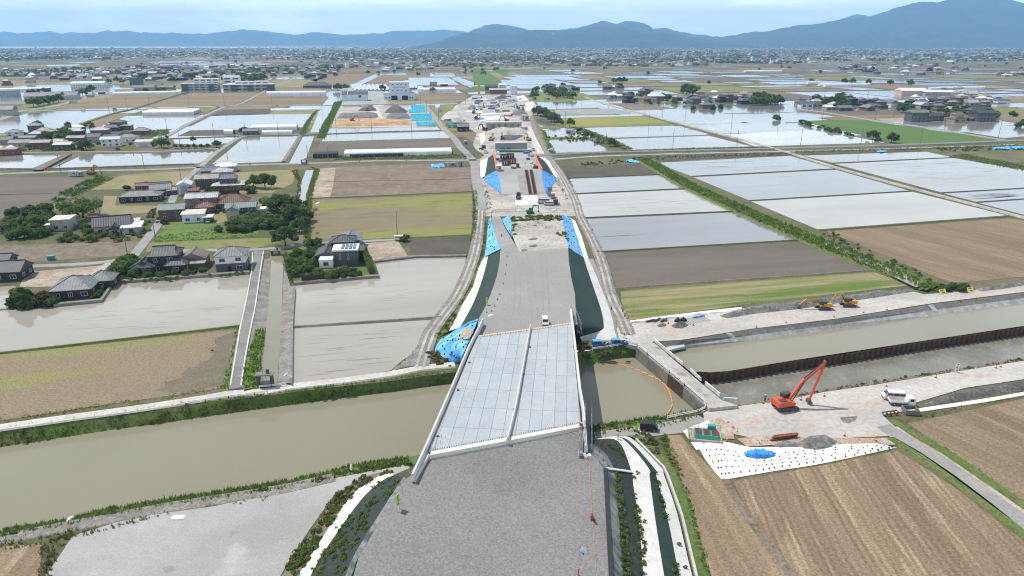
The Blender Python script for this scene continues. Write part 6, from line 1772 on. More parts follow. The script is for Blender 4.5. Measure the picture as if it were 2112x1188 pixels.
def village(s, n, where, group, mind=13, mix=('grey', 'grey', 'dark', 'dark', 'pale', 'tan', 'white', 'blue', 'brown'), sc=(.9, 1.25), rot=12):
    poly = P(s)
    xs, ys = [p.x for p in poly], [p.y for p in poly]
    got = []; tries = 0
    while len(got) < n and tries < n * 80:
        tries += 1
        x, y = hr.uniform(min(xs), max(xs)), hr.uniform(min(ys), max(ys))
        ins = False; j = len(poly) - 1
        for i in range(len(poly)):
            if (poly[i].y > y) != (poly[j].y > y) and x < (poly[j].x - poly[i].x) * (y - poly[i].y) / (poly[j].y - poly[i].y) + poly[i].x: ins = not ins
            j = i
        if not ins or any((x - a) ** 2 + (y - b) ** 2 < mind ** 2 for a, b in got): continue
        got.append((x, y))
        rm = hr.choice(mix); nm, src = hr.choice(PROT[rm])
        key = (rm, nm)
        if key in first_used: o = copy_tree(src)
        else: o = src; first_used.add(key)
        o.location = (x, y, 0)
        o.rotation_euler = (0, 0, R(rot + hr.choice((0, 0, 0, 90, 180)) + hr.uniform(-7, 7)))
        k = hr.uniform(*sc); o.scale = (k, k, k * hr.uniform(.9, 1.1))
        o["label"] = "%s house with %s roof %s" % (nm, RN[rm], where)
        o["group"] = "%s %s houses %s" % (RN[rm], nm, group)
village("1262,202 1290,188 1345,188 1380,204 1340,212 1275,212", 13, "in the paddy village before the temple-like hall", "near the temple-like hall")
village("1380,206 1420,200 1560,200 1556,214 1480,216 1400,214", 24, "in the row of the long paddy village", "of the long paddy village")
village("1100,190 1130,180 1180,182 1180,190 1120,192", 6, "in the old farmstead behind the works", "of the old farmstead", 14)
village("1250,182 1290,179 1290,185 1250,186", 3, "on the small islet in the paddies", "of the small islet", 12)
village("1655,212 1700,206 1780,210 1846,214 1850,226 1760,230 1690,226 1640,219", 24, "at the bend of the curving village road", "at the curving road")
village("1850,214 1890,208 1990,205 2010,214 1980,232 1880,228", 22, "in the farm village with the white factories", "of the farm village")
village("1940,192 2000,186 2020,196 1990,204 1940,204", 9, "behind the two white factories", "behind the factories", mix=('white', 'blue', 'grey', 'pale'))
village("2020,205 2090,206 2100,216 2030,222", 6, "in the hamlet by the tan field", "by the tan field")
village("1960,245 1990,240 1998,248 1970,252", 4, "beside the muddy paddy", "beside the muddy paddy", 12)
village("0,172 80,160 200,150 350,150 480,152 560,158 470,162 340,168 240,168 150,166 60,172 0,178", 78, "in the wide town beyond the pale paddies", "of the wide town", 20, sc=(1.0, 1.6))
village("560,150 700,143 704,158 640,160 560,158", 22, "in the town beside the striped field", "beside the striped field", 20, sc=(1.0, 1.5))
village("780,140 900,140 905,147 860,150 790,148", 12, "in the hamlet behind the solar field", "behind the solar field", 18, sc=(1., 1.5))
village("1720,140 1790,130 1900,132 2000,146 1995,153 1850,156 1730,150", 48, "in the village at the brown fields", "at the brown fields", 18, sc=(1.0, 1.5))
village("2040,156 2112,150 2140,158 2060,160", 8, "in the hamlet among the brown fields", "among the brown fields", 16, sc=(1., 1.4))
for l in PROT.values():
    for nm, o in l:
        if o.location.z < -400:
            for c in list(o.children):
                for g_ in list(c.children): bpy.data.objects.remove(g_)
                bpy.data.objects.remove(c)
            bpy.data.objects.remove(o)

# ---- the towns too far off to count
fr = np.random.default_rng(99)
def in_poly(x, y, poly):
    ins = np.zeros(len(x), bool); j = len(poly) - 1
    for i in range(len(poly)):
        xi, yi, xj, yj = poly[i][0], poly[i][1], poly[j][0], poly[j][1]
        c = ((yi > y) != (yj > y)) & (x < (xj - xi) * (y - yi) / (yj - yi + 1e-9) + xi)
        ins ^= c; j = i
    return ins
def sample_px(poly, n):
    p = np.array([[float(q) for q in w.split(',')] for w in poly.split()])
    x = fr.uniform(p[:, 0].min(), p[:, 0].max(), n * 4); y = fr.uniform(p[:, 1].min(), p[:, 1].max(), n * 4)
    k = in_poly(x, y, p); x, y = x[k][:n], y[k][:n]
    u, v = (x - 1056) / 1408, (y - 594) / 1408
    t = H / (SP + v * CP)
    return np.stack([u * t, (CP - v * SP) * t], 1)
BANDS = [("0,100 700,98 1400,94 2112,90 2112,97 1400,101 700,104 0,106", 2600), ("0,105 700,104 1400,100 2112,97 2112,104 1400,108 700,112 0,114", 2600),
         ("0,112 300,110 700,112 1060,112 1060,122 700,124 400,122 0,124", 1300), ("1060,112 1400,106 2112,102 2112,116 1500,124 1060,122", 1900),
         ("600,122 1060,120 1250,122 1390,118 1500,132 1380,138 1150,136 800,140 640,140", 620), ("1400,122 1700,120 1760,126 1640,132 1420,136", 260), ("1900,116 2112,114 2112,126 1960,128", 200),
         ("0,150 260,138 560,138 700,136 700,142 560,150 300,152 0,160", 330), ("1760,118 1900,112 1930,124 1800,126", 150)]
def far_houses():
    c = np.concatenate([sample_px(b, n) for b, n in BANDS])
    n = len(c)
    nz = fbm(c[:, 0] / 260 + 80, c[:, 1] / 420 + 80, 61, 4)
    c = c[nz > np.quantile(nz, .2)]; n = len(c)
    far_k = np.clip(c[:, 1] / 2600, 1, 2.6)
    w = fr.uniform(9, 17, n) * np.where(fr.random(n) < .06, 2.6, 1) * (1 + .25 * (far_k - 1)); d = fr.uniform(8, 12, n) * (1 + .2 * (far_k - 1))
    h = fr.uniform(3.2, 6.2, n) * np.where(fr.random(n) < .05, 2.4, 1); rh = fr.uniform(1.2, 3.0, n)
    a = AC + fr.choice([0, PI / 2], n) + fr.normal(0, .15, n)
    ca, sa = np.cos(a), np.sin(a)
    hx, hy = w / 2, d / 2
    loc = np.stack([np.stack([-hx, -hy, 0 * h], 1), np.stack([hx, -hy, 0 * h], 1), np.stack([hx, hy, 0 * h], 1), np.stack([-hx, hy, 0 * h], 1),
                    np.stack([-hx, -hy, h], 1), np.stack([hx, -hy, h], 1), np.stack([hx, hy, h], 1), np.stack([-hx, hy, h], 1),
                    np.stack([-hx * 1.06, 0 * h, h + rh], 1), np.stack([hx * 1.06, 0 * h, h + rh], 1)], 1)
    X = loc[:, :, 0] * ca[:, None] - loc[:, :, 1] * sa[:, None] + c[:, 0][:, None]
    Y = loc[:, :, 0] * sa[:, None] + loc[:, :, 1] * ca[:, None] + c[:, 1][:, None]
    v = np.stack([X, Y, loc[:, :, 2]], 2).reshape(-1, 3)
    f = np.array([(0, 1, 5, 4), (1, 2, 6, 5), (2, 3, 7, 6), (3, 0, 4, 7), (4, 5, 9, 8), (6, 7, 8, 9), (5, 6, 9, 9), (7, 4, 8, 8)])
    F = (np.arange(n)[:, None, None] * 10 + f[None]).reshape(-1, 4)
    wm = fr.choice(4, n, p=[.12, .22, .34, .32]); rm = fr.choice(6, n, p=[.44, .30, .10, .09, .03, .04]) + 4
    mi = np.concatenate([np.repeat(wm[:, None], 4, 1), np.repeat(rm[:, None], 2, 1), np.repeat(wm[:, None], 2, 1)], 1).reshape(-1)
    # triangles as degenerate quads are split off
    tri = F[:, 2] == F[:, 3]
    me = bpy.data.meshes.new("distant_houses")
    me.from_pydata([tuple(p) for p in v.tolist()], [], [tuple(r[:3]) if t else tuple(r) for r, t in zip(F.tolist(), tri)])
    for k in ('white', 'tan', 'brown', 'grey'): me.materials.append(WLM[k])
    for k in ('grey', 'dark', 'pale', 'tan', 'white', 'red'): me.materials.append(RF[k])
    me.polygons.foreach_set("material_index", mi.astype(np.int32))
    me.update()
    tag(put("distant_houses", me), kind='stuff')
def far_trees():
    global gr
    gr = np.random.default_rng(55)
    c = np.concatenate([sample_px(b, int(n * 1.5)) for b, n in BANDS] + [sample_px("0,124 2112,118 2112,150 0,160", 150)])
    nz = fbm(c[:, 0] / 300 + 20, c[:, 1] / 500 + 20, 31, 4)
    c = c[nz > np.quantile(nz, .3)]
    p = np.concatenate([c, np.zeros((len(c), 1))], 1)
    v, f = leafballs(p, (3.5, 8), 2.4, 16, .8)
    tag(put("distant_trees", np_mesh("distant_trees", v, f, [M_leaf[0]])), kind='stuff')
far_houses(); far_trees()
# ------------------------------------------------------------------ vehicles and machines
def paint(name, c, r=.35): return mat(name, c, r, tuple(q * .82 for q in c), 1.2, .5, .7, local=True, spec=.5)
PT = dict(white=paint("m_paint_white", (.74, .74, .73)), black=paint("m_paint_black", (.022, .022, .025)), silver=paint("m_paint_silver", (.45, .46, .47)), blue=paint("m_paint_blue", (.02, .12, .36)), sky=paint("m_paint_sky", (.08, .34, .62)),
          orange=paint("m_paint_orange", (.56, .085, .028), .5), yellow=paint("m_paint_yellow", (.50, .27, .03), .5), green=paint("m_paint_green", (.03, .22, .14), .5), teal=paint("m_paint_teal", (.05, .33, .32), .5), dark=paint("m_paint_dark", (.07, .068, .065), .6), red=paint("m_paint_red", (.50, .05, .03), .45), grey=paint("m_paint_grey", (.28, .29, .30), .5), maroon=paint("m_paint_maroon", (.13, .035, .028), .6), lime=paint("m_paint_lime", (.45, .72, .06), .6), sign=paint("m_paint_sign", (.85, .72, .04), .6))
M_tyre = mat("m_tyre", (.022, .022, .023), .85)
M_rim = mat("m_rim", (.35, .36, .37), .4, metal=.6)
M_light = mat("m_headlight", (.65, .66, .66), .15)
M_trk = mat("m_track_steel", (.06, .055, .05), .7, (.10, .085, .07), 2)
_wheel = {}
def wheel(parent, x, y, r=.32, w=.22):
    k = (r, w)
    if k not in _wheel:
        _wheel[k] = (MB().cyl((0, -w / 2, 0), (0, w / 2, 0), r, r, 14).mesh("tyre", M_tyre), MB().cyl((0, -w / 2 - .02, 0), (0, w / 2 + .02, 0), r * .55, r * .55, 10).mesh("rim", M_rim))
    o = put("wheel", _wheel[k][0], parent, (x, y, r)); put("rim", _wheel[k][1], o)
def vehicle(px, label, cat, rot, z=0.0, group=None, name=None):
    return thing(name or cat.replace(' ', '_'), label, cat, P(px, z)[0], R(rot), group)
def van(t, L, W, Hh, col, nose=.9, low=.62, long_windows=True):
    m = PT[col]
    pr = [(-L / 2, .32), (-L / 2 - .02, Hh * .55), (-L / 2 + .08, Hh * .93), (-L / 2 + .25, Hh), (L / 2 - nose - .1, Hh), (L / 2 - nose * .38, Hh * low), (L / 2 - .04, Hh * .50), (L / 2, .32)]
    mb = MB()
    n = len(pr)
    v = []
    for s in (-1, 1):
        for x, zz in pr:
            ins = 0 if zz < Hh * .6 else .09 * (zz - Hh * .6) / (Hh * .4) * W / 1.5
            v.append((x, s * (W / 2 - ins), zz))
    mb.add(v, [tuple(range(n)), tuple(range(2 * n - 1, n - 1, -1))] + [(i, n + i, n + (i + 1) % n, (i + 1) % n) for i in range(n)])
    mb.build("body", m, t)
    for s in (-1, 1):
        g = MB()
        y = s * (W / 2 - .035)
        x0, x1 = -L / 2 + .35, L / 2 - nose * .75
        k = 3 if long_windows else 2
        for i in range(k):
            a = x0 + (x1 - x0) * i / k + .05; b = x0 + (x1 - x0) * (i + 1) / k - .05
            g.box(((a + b) / 2, y, Hh * .75), (b - a, .09, Hh * .24))
        g.build("side_window", M_glass, t)
        MB().box((L / 2 - .02, s * W * .36, Hh * .42), (.08, .26, .2)).build("headlight", M_light, t)
        MB().box((L / 2 - nose * .6, s * (W / 2 + .1), Hh * .62), (.12, .18, .2)).build("mirror", PT['black'], t)
    a, b = Vector((L / 2 - nose - .02, 0, Hh * .95)), Vector((L / 2 - nose * .42, 0, Hh * (low + .04)))
    MB().bar(a, b, W * .84, .07).build("windscreen", M_glass, t)
    MB().box((-L / 2 + .02, 0, Hh * .76), (.1, W * .78, Hh * .26)).build("rear_window", M_glass, t)
    MB().box((L / 2 + .01, 0, .42), (.1, W * .9, .2)).build("bumper", PT['dark'], t)
    for x in (-L / 2 + .75, L / 2 - .75):
        for s in (-1, 1): wheel(t, x, s * (W / 2 - .08), .31)
    return t
def truck(t, L, W, cab, bed, Hc=2.0, dump=True, crew=False, bedh=.4, load=None):
    cl = 1.55 if not crew else 2.3
    x1 = L / 2
    pr = [(x1 - cl, .5), (x1 - cl, Hc), (x1 - .35, Hc), (x1 - .05, Hc * .58), (x1, .45)]
    MB().extrude(pr, (1, 0, 0), (0, 0, 1), (0, 0, 0), (0, W, 0)).build("cab", PT[cab], t)
    MB().bar(Vector((x1 - .3, 0, Hc * .95)), Vector((x1 - .06, 0, Hc * .62)), W * .86, .08).build("windscreen", M_glass, t)
    for s in (-1, 1):
        g = MB().box((x1 - .85, s * (W / 2 + .01), Hc * .77), (.75, .05, Hc * .27))
        if crew: g.box((x1 - 1.7, s * (W / 2 + .01), Hc * .77), (.7, .05, Hc * .27))
        g.build("side_window", M_glass, t)
        MB().box((x1 + .01, s * W * .36, .72), (.06, .28, .2)).build("headlight", M_light, t)
    MB().box(((x1 - cl) / 2 - L / 4, 0, .55), (L - cl, W * .5, .22)).build("chassis", PT['dark'], t)
    xb0, xb1 = -L / 2, x1 - cl - .12
    MB().box(((xb0 + xb1) / 2, 0, .78), (xb1 - xb0, W, .12)).build("bed_floor", M_rust if load == 'rust' else PT['dark'], t)
    q = MB()
    for s in (-1, 1): q.box(((xb0 + xb1) / 2, s * (W / 2 - .04), .84 + bedh / 2), (xb1 - xb0, .08, bedh))
    q.box((xb0 + .04, 0, .84 + bedh / 2), (.08, W - .17, bedh)); q.box((xb1 - .04, 0, .84 + bedh * .8), (.08, W - .17, bedh * 1.6))
    q.build("bed_side", PT[bed], t)
    if load == 'gear':
        r = random.Random(int(L * 100))
        for k in range(5): MB().box((xb0 + .4 + k * .42, r.uniform(-.4, .4), 1.05), (.35, .5, r.uniform(.3, .7))).build("tool_box", r.choice([PT['grey'], PT['silver'], PT['dark']]), t)
    for x in (x1 - .8, xb0 + .9):
        for s in (-1, 1): wheel(t, x, s * (W / 2 - .14), .38, .26)
    return t
def excavator(px, label, col, rot, slew=0, s=1.0, joints=((.6, 1.6), (3.0, 4.2), (5.6, 4.0), (6.4, 1.4)), z=0.0, group=None, cat="excavator", name="excavator", detail=True, bucket=True):
    t = vehicle(px, label, cat, rot, z, group, name)
    t.scale = (s, s, s)
    m = PT[col]
    for sd in (-1, 1):
        n = 8
        pr = [(-1.75 + .42 * math.cos(PI / 2 + PI * i / n), .42 + .42 * math.sin(PI / 2 + PI * i / n)) for i in range(n + 1)] + [(1.75 + .42 * math.cos(-PI / 2 + PI * i / n), .42 + .42 * math.sin(-PI / 2 + PI * i / n)) for i in range(n + 1)]
        MB().extrude(pr, (1, 0, 0), (0, 0, 1), (0, sd * 1.15, 0), (0, .55, 0)).build("crawler_track", M_trk, t)
    MB().box((0, 0, .6), (2.2, 1.9, .45)).cyl((0, 0, .8), (0, 0, 1.05), .7, .7, 12).build("undercarriage", PT['dark'], t)
    Rm = rotz(R(slew))
    def L(x, y, zz): return Rm @ Vector((x, y, zz))
    # upper works
    pr = [(-2.3, 1.05), (-2.35, 1.9), (-2.1, 2.15), (.2, 2.15), (.35, 1.75), (1.25, 1.7), (1.3, 1.05)]
    ax, ay = L(1, 0, 0), L(0, 1, 0)
    MB().extrude(pr, ax, (0, 0, 1), (0, 0, 0), ay * 2.5).build("house_body", m, t)
    MB().box(L(-2.25, 0, 1.6), (.55, 2.55, 1.05), M=Rm).build("counterweight", m if col != 'orange' else PT['orange'], t)
    MB().box(L(-1.2, -.55, 2.2), (1.5, 1.0, .14), M=Rm).build("engine_cover", PT['dark'], t)
    cab = MB()
    for x in (-.5, 1.15):
        for y in (.3, 1.2): cab.box(L(x, y, 2.15), (.1, .1, 1.5), M=Rm)
    cab.box(L(.32, .75, 2.92), (1.8, 1.02, .1), M=Rm).box(L(.32, .75, 1.45), (1.75, 1.0, .25), M=Rm)
    co = cab.build("cab", PT['dark'], t)
    MB().box(L(.32, .75, 2.2), (1.62, .9, 1.3), M=Rm).build("glass", M_glass, co)
    J = [L(a, 0, b) for a, b in joints]
    bm_ = MB()
    def limb(mb, a, b, w0, w1, th):
        d = (b - a).normalized(); sd = ay; up = sd.cross(d)
        if up.z < 0: up = -up
        vs = []
        for p, w in ((a, w0), (b, w1)):
            for i, j in ((-1, -1), (1, -1), (1, 1), (-1, 1)): vs.append(p + sd * (i * th / 2) + up * (j * w / 2))
        mb.add(vs, [(3, 2, 1, 0), (4, 5, 6, 7), (0, 1, 5, 4), (1, 2, 6, 5), (2, 3, 7, 6), (3, 0, 4, 7)])
    limb(bm_, J[0], J[1], .5, .72, .42); limb(bm_, J[1], J[2], .72, .36, .40)
    bm_.build("boom", m, t)
    am = MB(); limb(am, J[2] + (J[2] - J[3]).normalized() * .5, J[3], .55, .28, .32); am.build("arm", m, t)
    cy = MB().cyl(L(1.1, .3, 1.5), J[1] - ay * -.3 + Vector((0, 0, -.25)), .1, .07, 6).cyl(L(1.1, -.3, 1.5), J[1] + ay * -.3 + Vector((0, 0, -.25)), .1, .07, 6)
    up = Vector((0, 0, .55))
    cy.cyl(J[1] + up, J[2] + (J[2] - J[3]).normalized() * .4 + Vector((0, 0, .1)), .09, .07, 6)
    cy.build("cylinder", PT['dark'], t)
    if bucket:
        d = -ax
        pr = [(0, 0), (.35, -.1), (.5, -.55), (.2, -1.0), (-.45, -1.0), (-.5, -.75), (-.1, -.55)]
        MB().extrude([(x, y) for x, y in pr], d, (0, 0, 1), J[3] + Vector((0, 0, .15)), ay * 1.0).build("bucket", PT['dark'], t)
    return t
# along the near work road
excavator("1619,842", "orange long-reach excavator parked on the pale work yard", 'orange', 8, 9, 1.12, joints=((.5, 1.7), (3.3, 5.4), (7.6, 8.6), (5.5, 1.1)), z=.12)
excavator("1697,637", "yellow excavator with its boom stretched out over the spoil bank", 'yellow', 6, 172, .9, joints=((.6, 1.7), (2.6, 3.5), (6.0, 3.0), (8.0, 1.3)), z=.12)
excavator("1748,631", "yellow excavator with its bucket tucked in beside another excavator", 'yellow', 4, 176, .9, joints=((.6, 1.7), (2.6, 4.2), (4.5, 3.8), (5.8, 1.1)), z=.12)
excavator("1094,440", "small dark green excavator on the cross track before the weedy platform", 'green', 10, 5, .8, joints=((.6, 1.6), (1.9, 4.6), (4.6, 4.2), (5.0, 1.2)), z=.25)
excavator("190,359", "yellow excavator on the farm road next to grey site cabins", 'yellow', 0, 10, 1.05, joints=((.6, 1.7), (1.8, 5.0), (3.4, 4.3), (5.2, 1.1)), z=.4)
van(vehicle("1124,669", "white van parked on the gravel just beyond the bridge deck", "van", -88, 6.0), 3.5, 1.6, 1.9, 'white', .75)
van(vehicle("1338,886", "black boxy car parked on the riverside path", "car", -10, .1), 3.6, 1.65, 1.72, 'black', .75)
van(vehicle("1843,823", "white passenger van standing close behind the tipper truck", "van", 171, .12), 4.7, 1.75, 2.0, 'white', .8)
t = truck(vehicle("1858,834", "white tipper truck with empty rust-coloured bed beside the white van", "truck", -8, .12), 5.2, 1.9, 'white', 'white', 2.05, load='rust')
MB().box((-.8, 0, .6), (3.5, 1.84, .22)).build('side_rail', PT['blue'], t)
truck(vehicle("1238,716", "small blue crew-cab truck, closer to the bridge of the two", "truck", 184, .1), 4.4, 1.6, 'blue', 'blue', 1.95, crew=True, load='gear')
truck(vehicle("1277,713", "small blue crew-cab truck, parked nearer the weir road of the two", "truck", 184, .1), 4.4, 1.6, 'blue', 'blue', 1.95, crew=True, load='gear')
for o in list(bpy.data.objects):
    if o.get("label", "").startswith("small blue crew-cab"):
        MB().box((1.05, 0, 2.0), (2.1, 1.5, .1)).build("roof", PT['sky'], o)
# around the raised ramp
van(vehicle("1121,419", "pale minibus on the white concrete slab", "minibus", 176, .2), 5.8, 2.0, 2.5, 'silver', .7)
van(vehicle("1132,423", "silver van parked in front of the pale minibus", "van", 174, .2), 4.6, 1.75, 1.95, 'silver', .8)
truck(vehicle("1069,409", "dark flatbed lorry at the edge of the white concrete slab", "lorry", 86, .2), 7.2, 2.2, 'dark', 'dark', 2.5)
t = truck(vehicle("1134,402", "grey box lorry behind the blue triangular tarpaulin", "lorry", 84, .2), 6.5, 2.2, 'grey', 'grey', 2.5, bedh=1.9)
truck(vehicle("1140,408", "white cabbed lorry between the grey one and the black one", "lorry", 84, .2), 6.0, 2.1, 'white', 'grey', 2.4)
truck(vehicle("1146,420", "black lorry nearest the works track", "lorry", -94, .2), 7.0, 2.2, 'black', 'dark', 2.6, bedh=.9)
truck(vehicle("1068,345", "small dark truck with red lights on top of the ramp", "truck", 90, 5.1), 4.5, 1.8, 'dark', 'maroon', 2.0)
van(vehicle("825,495", "white van parked at the foot of the lone tall pole", "van", 8, .3), 4.4, 1.7, 1.9, 'white')
van(vehicle("430,459", "small white car under the carport", "car", -78, .05), 3.3, 1.5, 1.6, 'white', .8)
van(vehicle("1100,310", "silver van on the white strip beside the works", "van", -88, .3), 4.6, 1.75, 1.95, 'silver')
van(vehicle("1137,311", "white van on the works track by the flooded paddy", "van", 200, .3), 4.4, 1.7, 1.9, 'white')
truck(vehicle("1002,315", "white cabbed truck by the turning of the site road", "truck", -90, .2), 6, 2.2, 'white', 'dark', 2.4)
truck(vehicle("995,308", "dark wheeled loader-like truck at the site road", "truck", 60, .2), 6, 2.3, 'dark', 'dark', 2.8)
truck(vehicle("960,296", "white truck on the site road junction by the dark plot", "truck", 100, .4), 5, 2.0, 'white', 'red', 2.3)
truck(vehicle("1048,240", "bright red truck on the pale works ground", "truck", 4, .1), 9, 2.5, 'red', 'red', 2.6)
for p, rt, c, lab in (("88,224", 22, 'white', "white car turning at the main road junction"), ("237,226", 8, 'black', "black car on the road above the flooded paddies"), ("172,227", 8, 'white', "white car on the road above the flooded paddies"),
                      ("449,221", 8, 'silver', "silver car by the crossing near the red sign"), ("563,219.5", 8, 'white', "white car on the road by the greenhouse, ahead of a silver one"), ("573,219", 8, 'silver', "silver car on the road by the greenhouse, following a white one"),
                      ("811,215", 4, 'white', "white car in front of the tall hall"), ("40,233", 200, 'white', "small white car on the wide main road"), ("7,240", 20, 'white', "white car beside the weathered barn"), ("1580,193", -30, 'dark', "dark car on the village road between paddies")):
    van(vehicle(p, lab, "car", rt, .45), 4.3, 1.7, 1.5, c, 1.3, .66)
for p, c, lab in (("151,212", 'silver', "silver lorry on the main road, lowest of three"), ("187,201", 'grey', "grey lorry on the main road, midmost of three"), ("210,194.5", 'dark', "dark lorry on the main road, topmost of three")):
    truck(vehicle(p, lab, "lorry", 28, .45), 9, 2.5, c, c, 3.0, bedh=2.0)
# machines in the works
EXC = [("998,222", 'yellow', 100, "yellow excavator among the material stacks at the far end of the works"), ("1027,219", 'yellow', 30, "yellow excavator standing upright in the middle of the far works"),
       ("1068,224", 'dark', 130, "dark excavator with raised boom beside the white sheeted slope"), ("1079,226", 'yellow', 60, "dull yellow excavator next to the dark one at the sheeted slope"),
       ("977,234", 'dark', 80, "dark excavator by the crossing haul strips"), ("1044,251", 'dark', 175, "black excavator working on top of the ribbed retaining wall"), ("999,269", 'dark', 150, "black excavator at the end of the ribbed retaining wall"),
       ("1013,290", 'yellow', 70, "yellow excavator in the excavation pit, on the pale side"), ("1036,288", 'dark', 95, "black excavator in the middle of the excavation pit"), ("1090,290", 'yellow', 120, "orange-yellow excavator at the pit edge by the white strip"),
       ("758,229", 'red', 40, "red excavator on the dark heap in the storage yard"), ("727,250", 'orange', 5, "orange excavator on the sandy soil bank of the storage yard"), ("983,246", 'dark', 60, "dark machine by the blue sheet at the works edge")]
for p, c, rt, lab in EXC:
    excavator(p, lab, c, rt, 0, 1.05, joints=((.6, 1.7), (2.3, 5.0), (4.8, 4.6), (6.2, 1.4)), z=2.2 if "soil bank" in lab else 4.6 if "on top of" in lab else .1)

# ------------------------------------------------------------------ heaps and mounds
def mound(name, label, cat, s, h, m, slope=.6, res=1.0, rough=.35, seed=1, z=0.0, kind=None):
    poly = np.array([tuple(p) for p in P(s, z)])[:, :2]
    lo, hi = poly.min(0) - res, poly.max(0) + res
    xs, ys = np.arange(lo[0], hi[0] + res, res), np.arange(lo[1], hi[1] + res, res)
    X, Y = np.meshgrid(xs, ys)
    ins = in_poly(X.ravel(), Y.ravel(), poly).reshape(X.shape)
    D = np.full(X.shape, 1e9)
    for i in range(len(poly)):
        a, b = poly[i], poly[(i + 1) % len(poly)]
        d = b - a
        t = np.clip(((X - a[0]) * d[0] + (Y - a[1]) * d[1]) / (d @ d + 1e-9), 0, 1)
        D = np.minimum(D, np.hypot(X - a[0] - t * d[0], Y - a[1] - t * d[1]))
    D = np.where(ins, D, -D)
    Z = np.clip(D * slope, -.3, h)
    n = fbm(X / (h * 2.2 + 1) + seed * 7, Y / (h * 2.2 + 1) + seed * 3, seed + 200, 4)
    Z = np.where(Z > 0, Z * (1 - rough + 2 * rough * n), Z)
    cx, cy = poly.mean(0)
    t = thing(name, label, cat, (cx, cy, z)) if kind is None else None
    keep = Z > -.29
    nx = len(xs)
    v = np.stack([X - (cx if t else 0), Y - (cy if t else 0), Z + (0 if t else z)], -1).reshape(-1, 3)
    i = np.arange(len(ys) - 1)[:, None] * nx + np.arange(nx - 1)[None]
    f = np.stack([i, i + 1, i + nx + 1, i + nx], -1).reshape(-1, 4)
    f = f[keep.ravel()[f].any(1)]
    me = np_mesh("heap", v, f, [m])
    o = put("heap" if t else name, me, t)
    if not t: tag(o, kind=kind)
    return t or o
mound("spoil_bank", "long grey spoil bank along the work road behind the two yellow excavators", "spoil bank", "1480,652 1540,636 1640,624 1720,615 1790,605 1880,597 1896,601 1800,616 1720,628 1640,640 1560,648 1500,658", 1.9, M_spoil, .7, .8, .45, 3)
mound("spoil_bank", "low grey spoil bank at the edge of the brown field beyond the ditch", "spoil bank", "2010,596 2060,587 2150,574 2150,583 2070,597 2020,603", 1.0, M_spoil, .6, .8, .4, 4)
mound("spoil_bank", "broad dark ridge of dug mud beside the tipper truck", "spoil bank", "1905,832 1960,812 2040,796 2112,784 2180,775 2180,794 2112,804 2020,820 1950,834 1918,840", 1.5, M_darkspoil, .5, .8, .5, 5)
mound("heap", "light grey heap of crushed stone on the edge of the white sheet", "heap", "1640,915 1668,899 1702,896 1730,912 1722,928 1690,936 1652,931", 2.3, M_spoil, .55, .6, .3, 6)
mound("heap", "small dark heap next to the crushed stone heap", "heap", "1590,919 1615,908 1648,912 1645,927 1605,930", 1.2, M_spoil, .5, .5, .4, 7)
mound("heap", "pointed dark grey gravel cone by the work road", "heap", "1382,672 1398,664 1414,664 1421,673 1408,679 1390,678", 2.2, M_darkspoil, .65, .6, .15, 8)
mound("heap", "pale low gravel cone next to the pointed dark one", "heap", "1352,671 1366,666 1378,670 1372,676 1358,676", 1.0, M_spoil, .6, .6, .15, 9)
mound("soil_bank", "long orange sandy soil bank in front of the flooded paddy", "soil bank", "684,262 692,251 760,248 842,250 848,258 780,260", 2.6, M_orangesoil, .5, 1.5, .15, 10)
mound("heap", "dark heap in the middle of the storage yard", "heap", "792,233 800,224 832,223 842,231 836,234", 4.5, M_darkspoil, .6, 1.5, .35, 11)
mound("heap", "dark low heap under the red excavator", "heap", "738,229 745,223 775,223 778,229", 2.5, M_darkspoil, .5, 1.5, .35, 12)
mound("heap", "wide flat grey heap at the storage yard entrance", "heap", "694,245 700,235 778,234 782,242 775,244", 1.8, M_spoil, .4, 1.5, .35, 13)
mound("heap", "flat grey heap between the dark heap and the turquoise rows", "heap", "794,246 800,236 842,235 848,245", 1.8, M_spoil, .4, 1.5, .35, 14)
mound("heap", "rounded pale stone heap beyond the white tents", "heap", "931,228 940,218 952,219 956,228", 3, M_workyard, .6, 1.5, .12, 15)
mound("heap", "flat-topped pale stone heap beside the site road", "heap", "908,246 918,234 950,233 957,247 940,251", 2.8, M_workyard, .6, 1.5, .08, 16)
mound("heap", "rosy sand bank in front of the ribbed retaining wall", "heap", "1003,278 1010,268 1085,267 1092,278", 3.0, M_sandlot, .45, 1.2, .2, 17)
mound("heap", "grey earth bank below the red truck", "heap", "1052,238 1060,228 1083,229 1090,237 1078,239", 3.2, M_spoil, .45, 1.2, .3, 18)
mound("heap", "dark shovelled heap in the excavation pit", "heap", "1032,290 1036,280 1082,280 1070,286 1060,290", 1.2, M_darkspoil, .4, 1.0, .4, 19)
mound("heap", "dark stone heap behind the haul strips of the works", "heap", "1020,205 1030,198 1046,199 1048,204", 4, M_darkspoil, .6, 1.5, .3, 20)
mound("heap", "rounded grey heap beside the double silos", "heap", "962,226 970,217 980,219 984,226", 4, M_spoil, .5, 1.5, .3, 21)
for i, (s, lab) in enumerate((("640,416 650,411 656,416 648,420", "brown heap of pruned branches at the green field, by the white boards"), ("642,433 650,428 658,432 650,437", "brown heap of pruned branches at the green field, second from the tilled field"), ("643,443 652,439 659,443 650,447", "brown heap of pruned branches at the green field, third from the tilled field"), ("648,481 656,477 660,481 653,485", "brown heap of pruned branches nearest the solar house"))):
    mound("brush_heap", lab, "brush heap", s, 1.2, M_vegdry if i % 2 else M_earth, .6, .5, .5, 30 + i)
mound("heap", "little grey gravel heap on the platform, closest to the ramp head", "heap", "1074,515 1086,513 1088,517 1078,519", .7, M_spoil, .4, .5, .3, 41, 6.0)
